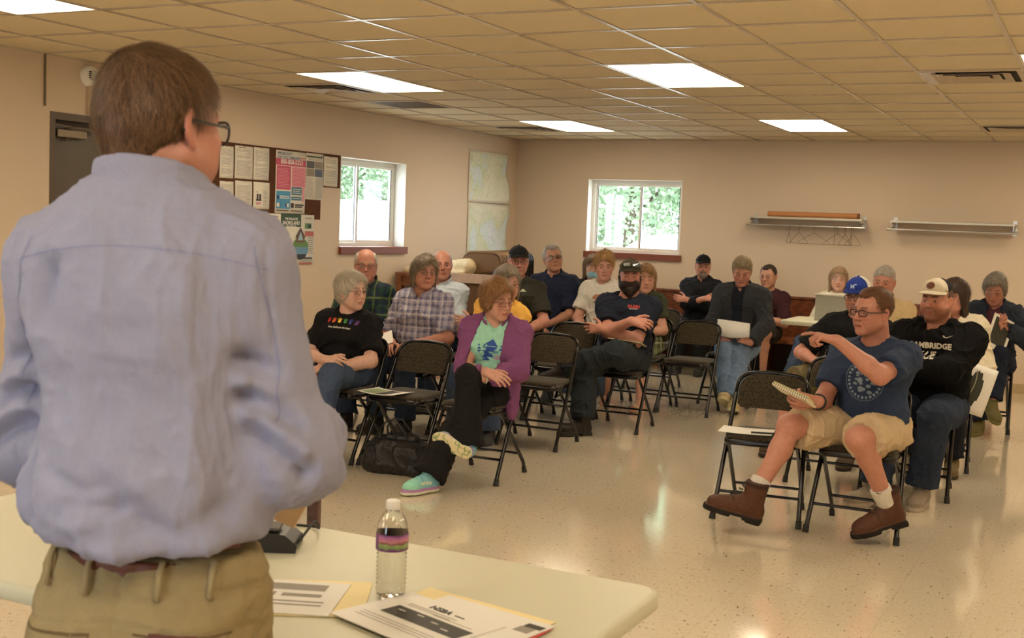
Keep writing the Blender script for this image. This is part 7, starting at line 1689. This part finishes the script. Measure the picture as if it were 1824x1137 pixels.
P = make('woman with short grey hair in a denim jacket and maroon top reading a leaflet', (-.86, 10.62), h=.0052, skin='red', s=.99, rz=6, hairs=[dict(style='womshort', col=srgb(150, 140, 126), col2=srgb(92, 84, 76), t=.005, n=3200, L=.045, flow='side', amp=.005)], glass=dict(col=(.14, .1, .08), w=.046, h=.03, r=.0011), head=(-8, 26, 0), headopt=dict(fem=True), lean=5,
    top=dict(col=srgb(84, 48, 58), name='sweater', sleeve=.6, vneck=.02), over=dict(col=srgb(46, 54, 66), name='denim_jacket', open=(.055, .075), t=.026, collar=True, amp=.010, mt=M_DENIM), bottom=dict(col=srgb(34, 40, 56), fn=denim(srgb(34, 40, 56))), shoes=dict(up=srgb(104, 98, 58), sole=srgb(120, 112, 60)), ht=1.285, bust=.7, sh=.155,
    handR=(Wd(-.80, 10.30, .82), (-.8, .3, -.6), dict(d=(.2, -.6, .7), n=(-.6, -.7, 0), curl=(40, 45, 50, 55))), handL=(Wd(-.74, 10.31, .84), (.9, .3, -.6), dict(d=(-.3, -.5, .8), n=(.6, -.7, 0), curl=(40, 45, 50, 55))),
    footR=(Wd(-.88, 10.18, .092), (-.1, -.6, 1), (-20, 0, 0)), footL=(Wd(-.78, 10.06, .28), (0, -.6, 1), (18, 25, 0)))
e = empty('leaflet', (-.775, 10.235, .81)); tag(e, 'folded leaflet with a dark picture held by the denim jacket woman', 'leaflet'); e.rotation_euler = (math.radians(80), math.radians(24), math.radians(40))
m = MB(); m.box((-.10, -.14, 0), (.10, .14, .0015)); s = m.build('sheet', MANP, e); m = MB(); m.box((-.075, -.10, .0016), (.075, .12, .0022)); m.build('picture', LEAF, s); m = MB(); m.box((-.03, -.10, -.0006), (.085, .12, -.0001)); m.build('picture', LEAFG, s)
# aerial map print hanging from the cream jacket woman's hands
e = empty('map_print', (-.735, 8.05, .60)); tag(e, 'large white print of a dark aerial map hanging behind the black hoodie chair', 'map'); e.rotation_euler = (math.radians(84), math.radians(16), math.radians(12))
m = MB(); n = 8; W_, H_ = .20, .31; vs = [(-W_ / 2 + W_ * i / n, -H_ / 2 + H_ * j / n, .02 * math.sin(i / n * 2.5) + .01 * math.sin(j / n * 3)) for i in range(n + 1) for j in range(n + 1)]; fs = [(i * (n + 1) + j, (i + 1) * (n + 1) + j, (i + 1) * (n + 1) + j + 1, i * (n + 1) + j + 1) for i in range(n) for j in range(n)]
m.add(vs, fs, True); s = m.build('sheet', MANP, e); sd = s.modifiers.new('s', 'SOLIDIFY'); sd.thickness = .0008; sd.offset = -1
m = MB(); ins = [(v[0] * .80 - .006, v[1] * .86, v[2] + .0012) for v in vs]; m.add(ins, fs, True); m.build('picture', LEAF, s)
rd = [(-.05 + .04 * math.sin(t * 2.4), -.125 + .25 * t, .0) for t in np.linspace(0, 1, 12)]; m = MB(); zf = lambda x, y: .02 * math.sin((x / W_ + .5) * 2.5) + .01 * math.sin((y / H_ + .5) * 3) + .003
for a, b in zip(rd[:-1], rd[1:]): m.add([(a[0] - .003, a[1], zf(a[0], a[1])), (a[0] + .003, a[1], zf(a[0], a[1])), (b[0] + .003, b[1], zf(b[0], b[1])), (b[0] - .003, b[1], zf(b[0], b[1]))], [(0, 1, 2, 3)])
m.build('road_line', mat('road_pale', srgb(160, 160, 130), .7), s)

# ---- the speaker, standing in front with his back to the camera
def SPEAKER():
    fwd = V(-.30, .95, 0); rz = math.degrees(math.atan2(fwd[0], -fwd[1]))
    loc = (-1.30, 1.405); k = 1.02
    pose = dict(pz=.945, s=k, ht=1.768, nl=.115, hk=.94, sh=.142, slean=3, bt=-.035, shl=(0, 0, -.03), shr=(0, 0, -.03), belly=1.05, chw=1.02, li=1.02, lgi=.94, nk=1.04, hips=.86, head=(-21, 4, 0), hfwd=.03, lean=2, thigh=.44, shin=.42,
        handL=(V(.14, -.30, 1.12), (.45, .25, -1), dict(d=(-.5, -.8, .1), n=(.3, 0, .9), curl=(40, 45, 50, 55))), handR=(V(-.16, -.29, 1.14), (-.34, .42, -1), dict(d=(.5, -.8, .05), n=(-.3, 0, .9), curl=(40, 45, 50, 55))),
        footL=(V(.12, 0, .092), (0, -1, 0), (8, 0, 0)), footR=(V(-.12, -.02, .092), (0, -1, 0), (-8, 0, 0)))
    e = empty('person', (loc[0], loc[1], 0), math.radians(rz)); tag(e, 'man standing with his back to the camera in a light blue shirt and khaki trousers', 'person')
    P = skeleton(pose); P.E = e
    # shirt tapers little: bloused over the belt
    body_mesh(P, e, .0045, np.asarray(SKIN['red']), brow=srgb(90, 62, 44), facekw=dict(stub=srgb(150, 110, 90), stub_amt=.1), headopt=dict(fat=1.04))
    eyes(P, e); glasses(P, e, col=(.015, .02, .02), w=.052, h=.038, r=.0024)
    def flow(q):
        crown = V(.012, .050, .118); f = q - crown; f[:, 2] -= .10 * (q[:, 2] < .09) + .2 * (q[:, 2] < .04)
        a = np.arctan2(q[:, 1] - crown[1], q[:, 0] - crown[0]); sw = np.stack([-np.sin(a), np.cos(a), 0 * a], 1); return f + sw * .06 * np.exp(-((q[:, 2] - .12) / .05) ** 2)[:, None] + np.array([0, 0, 0])
    hair(P, e, 'nape', srgb(122, 92, 66), col2=srgb(56, 40, 30), t=.003, n=18000, L=.030, w=.0009, flow=flow, h=.003, amp=.002, lift=.004)
    up = V(0, 0, 1)
    cloth = []
    cloth += torso(P, .014)
    cloth.append((ell(P.belly + V(.012, .03, -.02), V(.165, .135, .20)), .08)); cloth.append((ell(V(.015, .015, 1.085), V(.178, .136, .075)), .05))
    cloth.append((ell(P.chest + V(0, .02, .02), V(.166, .122, .17)), .06))
    for sd in (1, -1):
        cloth += [(tc(P.S[sd], P.el[sd], .074, .066), .04), (tc(P.el[sd], lerp(P.el[sd], P.wr[sd], .62), .068, .056, cap=True), .04), (ell(P.el[sd] + V(sd * .005, .015, -.01), V(.070, .070, .068)), .04)]
    cloth.append((tc(P.N + V(0, -.012, .02), P.H.p(0, .0, -.03), .072, .075), .008, 'cut')); cloth.append((half(V(0, 0, 1.030), V(.0, .0, -1)), .02, 'cut'))
    # long folds: (points, depth, width); positive pushes out
    folds = []
    def fold(pts, d, w): folds.append((np.array(pts, float), d, w))
    yb = .17
    fold([(-.13, .12, 1.43), (-.135, .15, 1.32), (-.15, .15, 1.20)], -.020, .016); fold([(-.105, .13, 1.42), (-.11, .16, 1.30), (-.12, .16, 1.16)], .012, .014)
    fold([(-.19, .08, 1.30), (-.185, .10, 1.18), (-.17, .12, 1.08)], -.028, .020); fold([(-.17, .12, 1.10), (-.10, .16, 1.05), (-.02, .17, 1.10)], -.010, .016)
    fold([(-.16, .12, 1.04), (-.09, .16, 1.0), (.0, .17, 1.03)], .012, .018); fold([(-.12, .15, 1.16), (-.05, .17, 1.13), (.02, .17, 1.17)], .007, .014)
    fold([(.13, .12, 1.43), (.14, .15, 1.30), (.16, .14, 1.16)], -.014, .016); fold([(.19, .08, 1.30), (.185, .10, 1.16), (.17, .12, 1.06)], -.022, .020)
    fold([(.10, .15, 1.14), (.04, .17, 1.12), (-.02, .17, 1.14)], -.005, .010)
    for q in range(9): x0 = -.13 + .03 * q; z0 = 1.02 + .013 * ((q * 5) % 7); fold([(x0, yb, z0), (x0 + .07, yb, z0 + .006 * ((q * 3) % 5 - 2))], (.004 if q % 2 else -.004), .007)
    for sd in (-1, 1):
        E, S, W = P.el[sd], P.S[sd], P.wr[sd]
        for q in range(5):
            c = lerp(S, E, .55 + .1 * q) ; fold([c + V(sd * .06, .07, -.01 * q), c + V(sd * .0, .085, .015), c + V(-sd * .06, .06, .03)], (.009 if q % 2 else -.009), .010)
        for q in range(4):
            c = lerp(E, W, .1 + .16 * q); fold([c + V(sd * .08, .0, -.03), c + V(sd * .03, .05, -.06), c + V(-sd * .04, .05, -.07)], (.010 if q % 2 else -.010), .011)
    def disp(Pn, N):
        Q_ = wrinkle(Pn, N, .0048, 7, 21, (1, 1, .6)); Q_ = wrinkle(Q_, N, .0020, 22, 31, (1.6, 1, .35)); Q_ = wrinkle(Q_, N, .0014, 24, 37, (.5, 1, 1.8)) 
        D = np.zeros(len(Pn))
        for pts, d, w_ in folds:
            best = np.full(len(Pn), 9.)
            for a, b in zip(pts[:-1], pts[1:]):
                ab = b - a; t = np.clip(((Pn - a) @ ab) / (ab @ ab), 0, 1); dist = np.linalg.norm(Pn - a - t[:, None] * ab, axis=1); best = np.minimum(best, dist)
            best = best * 1.0; D += 2.2 * d * np.exp(-(best / (w_ * 1.5)) ** 2)
        # yoke seam across the shoulders and the sleeve seams
        yz = 1.475 - .9 * np.abs(Pn[:, 0]) ** 2; D -= .0 * np.exp(-((Pn[:, 2] - yz) / .0025) ** 2) * (Pn[:, 1] > .02) * (np.abs(Pn[:, 0]) < .175)
        sx_ = np.abs(Pn[:, 0]) - .185 + .10 * (Pn[:, 2] - 1.42); D -= .0025 * np.exp(-(sx_ / .003) ** 2) * (Pn[:, 1] > 0) * (Pn[:, 2] > 1.28)
        return Q_ + N * D[:, None]
    mm = NT('chambray'); a_ = mm.n('Attribute', attribute_name='Col'); c_ = mm.coord(); w1 = mm.noise(mm.coord((1, 1, 9)), 130, 3, .6); w2 = mm.noise(mm.coord((9, 9, 1)), 60, 3, .6)
    st = mm.math('ADD', w1, w2); k_ = mm.ramp(mm.math('MULTIPLY', st, .5), [(.35, (.86, .88, .92)), (.65, (1, 1, 1))]); mm.base(mm.mix(1.0, a_.outputs['Color'], k_, 'MULTIPLY')); mm.set(.8, 0, .25); mm.bump(st, .25, .002)
    F = build_field(cloth, .005); Pn, Q = F.mesh(); N = vnormals(Pn, Q); Pn = disp(Pn, N)
    o = link('shirt', mesh_from('shirt', Pn, Q, np.tile(srgb(150, 151, 172), (len(Pn), 1))), mm.m, e)
    sm = lambda pts, w: [([(a[0], a[1] - w), (b[0], b[1] - w), (b[0], b[1] + w), (a[0], a[1] + w)] if abs(b[0] - a[0]) > abs(b[1] - a[1]) else [(a[0] - w, a[1]), (a[0] + w, a[1]), (b[0] + w, b[1]), (b[0] - w, b[1])], 0) for a, b in zip(pts[:-1], pts[1:])]
    xs_ = np.linspace(-.185, .185, 18); pl = sm([(x, 1.468 - .8 * x * x) for x in xs_], .0009)
    for sx in (1, -1): pl += sm([(sx * (.168 + .035 * math.sin(t * 1.6)), 1.475 - .26 * t) for t in np.linspace(0, 1, 10)], .0012)
    decal(o, e, pl, (V(0, .40, 0), V(1, 0, 0), V(0, 0, 1)), 'seam', eps=.0008, frm=V(0, 1, 0), mats=[mat('seam_blue', srgb(128, 132, 166), .9)], res=.01)
    # collar band folded down
    A, B = P.N + V(0, -.002, -.045), P.H.p(0, .012, -.045); r = .084
    cp = [(tc(A, B, r * 1.10, r * 1.0), 0), (tc(A, B, r * 1.10 - .007, r - .007), .002, 'cut'), (half(P.N + V(0, .02, .050), V(0, -.30, 1)), .004, 'cut'), (half(P.N + V(0, .02, -.012), V(0, .5, -1)), .003, 'cut'), (tc(P.N + V(0, -.13, .06), P.N + V(0, -.09, -.09), .04, .01), .004, 'cut')]
    garment('collar', cp, o, mm.m, srgb(150, 151, 172), h=.0035, amp=.0015)
    for sd in (1, -1):
        W1 = lerp(P.el[sd], P.wr[sd], .62); u = nrm(P.wr[sd] - P.el[sd]); garment('cuff', [(tc(W1 - u * .035, W1 + u * .012, .070, .066, cap=True, cap0=True), 0)], o, mm.m, srgb(150, 151, 172), h=.004, amp=.002)
    # trousers
    KH = srgb(148, 132, 96)
    tr = [(ell(V(0, .012, .90), V(.152, .130, .13)), 0), (ell(V(-.075, .085, .855), V(.085, .065, .085)), .05), (ell(V(.075, .085, .855), V(.085, .065, .085)), .05), (tc(V(0, .004, .90), V(0, .004, 1.012), .142, .146, flat=(V(0, 1, 0), 1.42)), .03)]
    for sd in (1, -1): tr += leg(P, sd, .004, 1.95, .012)
    tr.append((half(V(0, 0, 1.008), V(0, 0, 1)), .003, 'cut'))
    def dt(Pn, N):
        Q_ = wrinkle(Pn, N, .0035, 9, 5, (1, 1, 1)); D = np.zeros(len(Pn)); back = Pn[:, 1] > .03
        D -= .004 * np.exp(-((Pn[:, 0]) / .004) ** 2) * back * (Pn[:, 2] > .8)
        D += .003 * (np.abs(Pn[:, 2] - .985) < .018)
        yk = .925 - .12 * np.abs(Pn[:, 0]); D -= .0025 * np.exp(-((Pn[:, 2] - yk) / .0025) ** 2) * back
        for sx in (1, -1):
            inx = (np.abs(Pn[:, 0] - sx * .095) < .062); pz_ = .905 - .0 * Pn[:, 0]; D += .0028 * inx * (Pn[:, 2] < pz_) * (Pn[:, 2] > .76) * back
        return Q_ + N * D[:, None]
    F = build_field(tr, .005); Pn, Q = F.mesh(); N = vnormals(Pn, Q); Pn = dt(Pn, N); C = np.tile(KH, (len(Pn), 1)).astype(float)
    tro = link('trousers', mesh_from('trousers', Pn, Q, C), M_CLOTH, e)
    bl = [(tc(V(0, .004, .968), V(0, .004, 1.006), .154, .154, cap=True, cap0=True, flat=(V(0, 1, 0), 1.38)), 0)]; garment('belt', bl, e, M_LEATHER, srgb(96, 52, 32), h=.005, amp=0)
    def onback(x, z):
        s, n, f, d = BT.ray_cast(Vector((x, 1, z)), Vector((0, -1, 0)), 2); return V(*s) if s else V(x, .15, z)
    BT = BVHTree.FromPolygons([tuple(v) for v in Pn.tolist()], [tuple(int(i) for i in q) for q in Q])
    for x in (-.128, -.060, .052, .128):
        m = MB(); a = onback(x, .96); b = onback(x, .998); m.tube([a + V(0, -.002, -.008), a + V(0, .010, 0), b + V(0, .012, .0), b + V(0, .002, .010)], .005, 6, flat=.45); m.build('belt_loop', mat('khaki_loop', KH, .9), tro)
    dec = [([(-.032, -.017), (.032, -.011), (.032, .020), (-.032, .014)], 0)]
    decal(tro, e, dec, (V(-.090, .30, .895), V(1, 0, 0), V(0, 0, 1)), 'leather_patch', eps=.003, frm=V(0, 1, 0), mats=[mat('patch_brown', srgb(88, 40, 26), .6)])
    ps = []
    for sx in (1, -1): x0, x1 = sx * .095 - .062, sx * .095 + .062; ps += [([(x0, .903), (x1, .903 + sx * -.006), (x1, .907 + sx * -.006), (x0, .907)], 0), ([(x0, .77), (x0 + .0025, .77), (x0 + .0025, .903), (x0, .903)], 0), ([(x1 - .0025, .77), (x1, .77), (x1, .90), (x1 - .0025, .90)], 0)]
    decal(tro, e, ps, (V(0, .30, 0), V(1, 0, 0), V(0, 0, 1)), 'pocket_seam', eps=.001, frm=V(0, 1, 0), mats=[mat('seam_dark', srgb(96, 78, 48), .9)])
    for sd in (1, -1): shoe(P, sd, e, 'sneaker', srgb(60, 40, 30), (.02, .02, .02))
    return P
SP = SPEAKER()
# manila folder held by the speaker
Wp = SP.E
e = empty('manila_folder', (-1.20, 1.72, 1.0)); tag(e, 'tan folder held by the speaker, showing below his sleeve', 'folder')
m = MB(); q = [(.015, .0, .115), (-.075, .0, -.035), (-.20, -.02, .0), (-.11, -.01, .15)]; m.add([V(*p) for p in q] + [V(*p) + V(0, .003, 0) for p in q], [(0, 1, 2, 3), (7, 6, 5, 4)] + [(i, 4 + i, 4 + (i + 1) % 4, (i + 1) % 4) for i in range(4)]); m.build('cover', mat('manila_tan', srgb(232, 200, 156), .6), e)
# ------------------------------------------------------------------ camera, light, world
fw = (math.sin(math.radians(-26.46317)) * math.cos(math.radians(-4.48238)), math.cos(math.radians(-26.46317)) * math.cos(math.radians(-4.48238)), math.sin(math.radians(-4.48238)))
F_ = Vector(fw); Rr = Vector((math.cos(math.radians(-26.46317)), -math.sin(math.radians(-26.46317)), 0)); U_ = Rr.cross(F_)
ro = math.radians(2.23979); R2 = Rr * math.cos(ro) + U_ * math.sin(ro); U2 = -Rr * math.sin(ro) + U_ * math.cos(ro)
cd = bpy.data.cameras.new('camera'); cd.sensor_width = 36; cd.lens = 2141.19 / 1824 * 36; cd.clip_end = 200
cam = bpy.data.objects.new('camera', cd); COL.objects.link(cam)
Mx = Matrix((R2, U2, -F_)).transposed().to_4x4(); Mx.translation = (0, 0, CAMZ); cam.matrix_world = Mx; SC.camera = cam
cd.dof.use_dof = True; cd.dof.focus_distance = 7.2; cd.dof.aperture_fstop = 9
W = bpy.data.worlds.new('sky'); SC.world = W; W.use_nodes = True; nt = W.node_tree; bg = nt.nodes['Background']
bg.inputs[0].default_value = (.80, .90, 1.0, 1); bg.inputs[1].default_value = SKY_ST
SC.view_settings.view_transform = 'Standard'; SC.view_settings.look = 'None'; SC.view_settings.exposure = EXPO; SC.view_settings.gamma = 1.0; SC.view_settings.use_curve_mapping = False
SC.cycles.max_bounces = 14; SC.cycles.diffuse_bounces = 3; SC.cycles.glossy_bounces = 3; SC.cycles.transmission_bounces = 14; SC.cycles.transparent_max_bounces = 10
SC.cycles.caustics_reflective = False; SC.cycles.caustics_refractive = False; SC.cycles.use_denoising = True; SC.cycles.sample_clamp_indirect = 6
for wname, (loc, rx, rz, sx, sy) in {'left_window_portal': ((XL - .19, 10.09, 1.67), 90, -90, 1.17, .87), 'back_window_portal': ((-5.066, YB + .19, 1.665), 90, 180, 1.17, .87)}.items():
    l = bpy.data.lights.new(wname, 'AREA'); l.shape = 'RECTANGLE'; l.size = sx; l.size_y = sy; l.cycles.is_portal = True
    o = bpy.data.objects.new(wname, l); COL.objects.link(o); o.location = loc; n = Vector((1, 0, 0)) if 'left' in wname else Vector((0, -1, 0)); o.rotation_euler = n.to_track_quat('-Z', 'Z').to_euler()
print('script seconds', time.time() - T00)
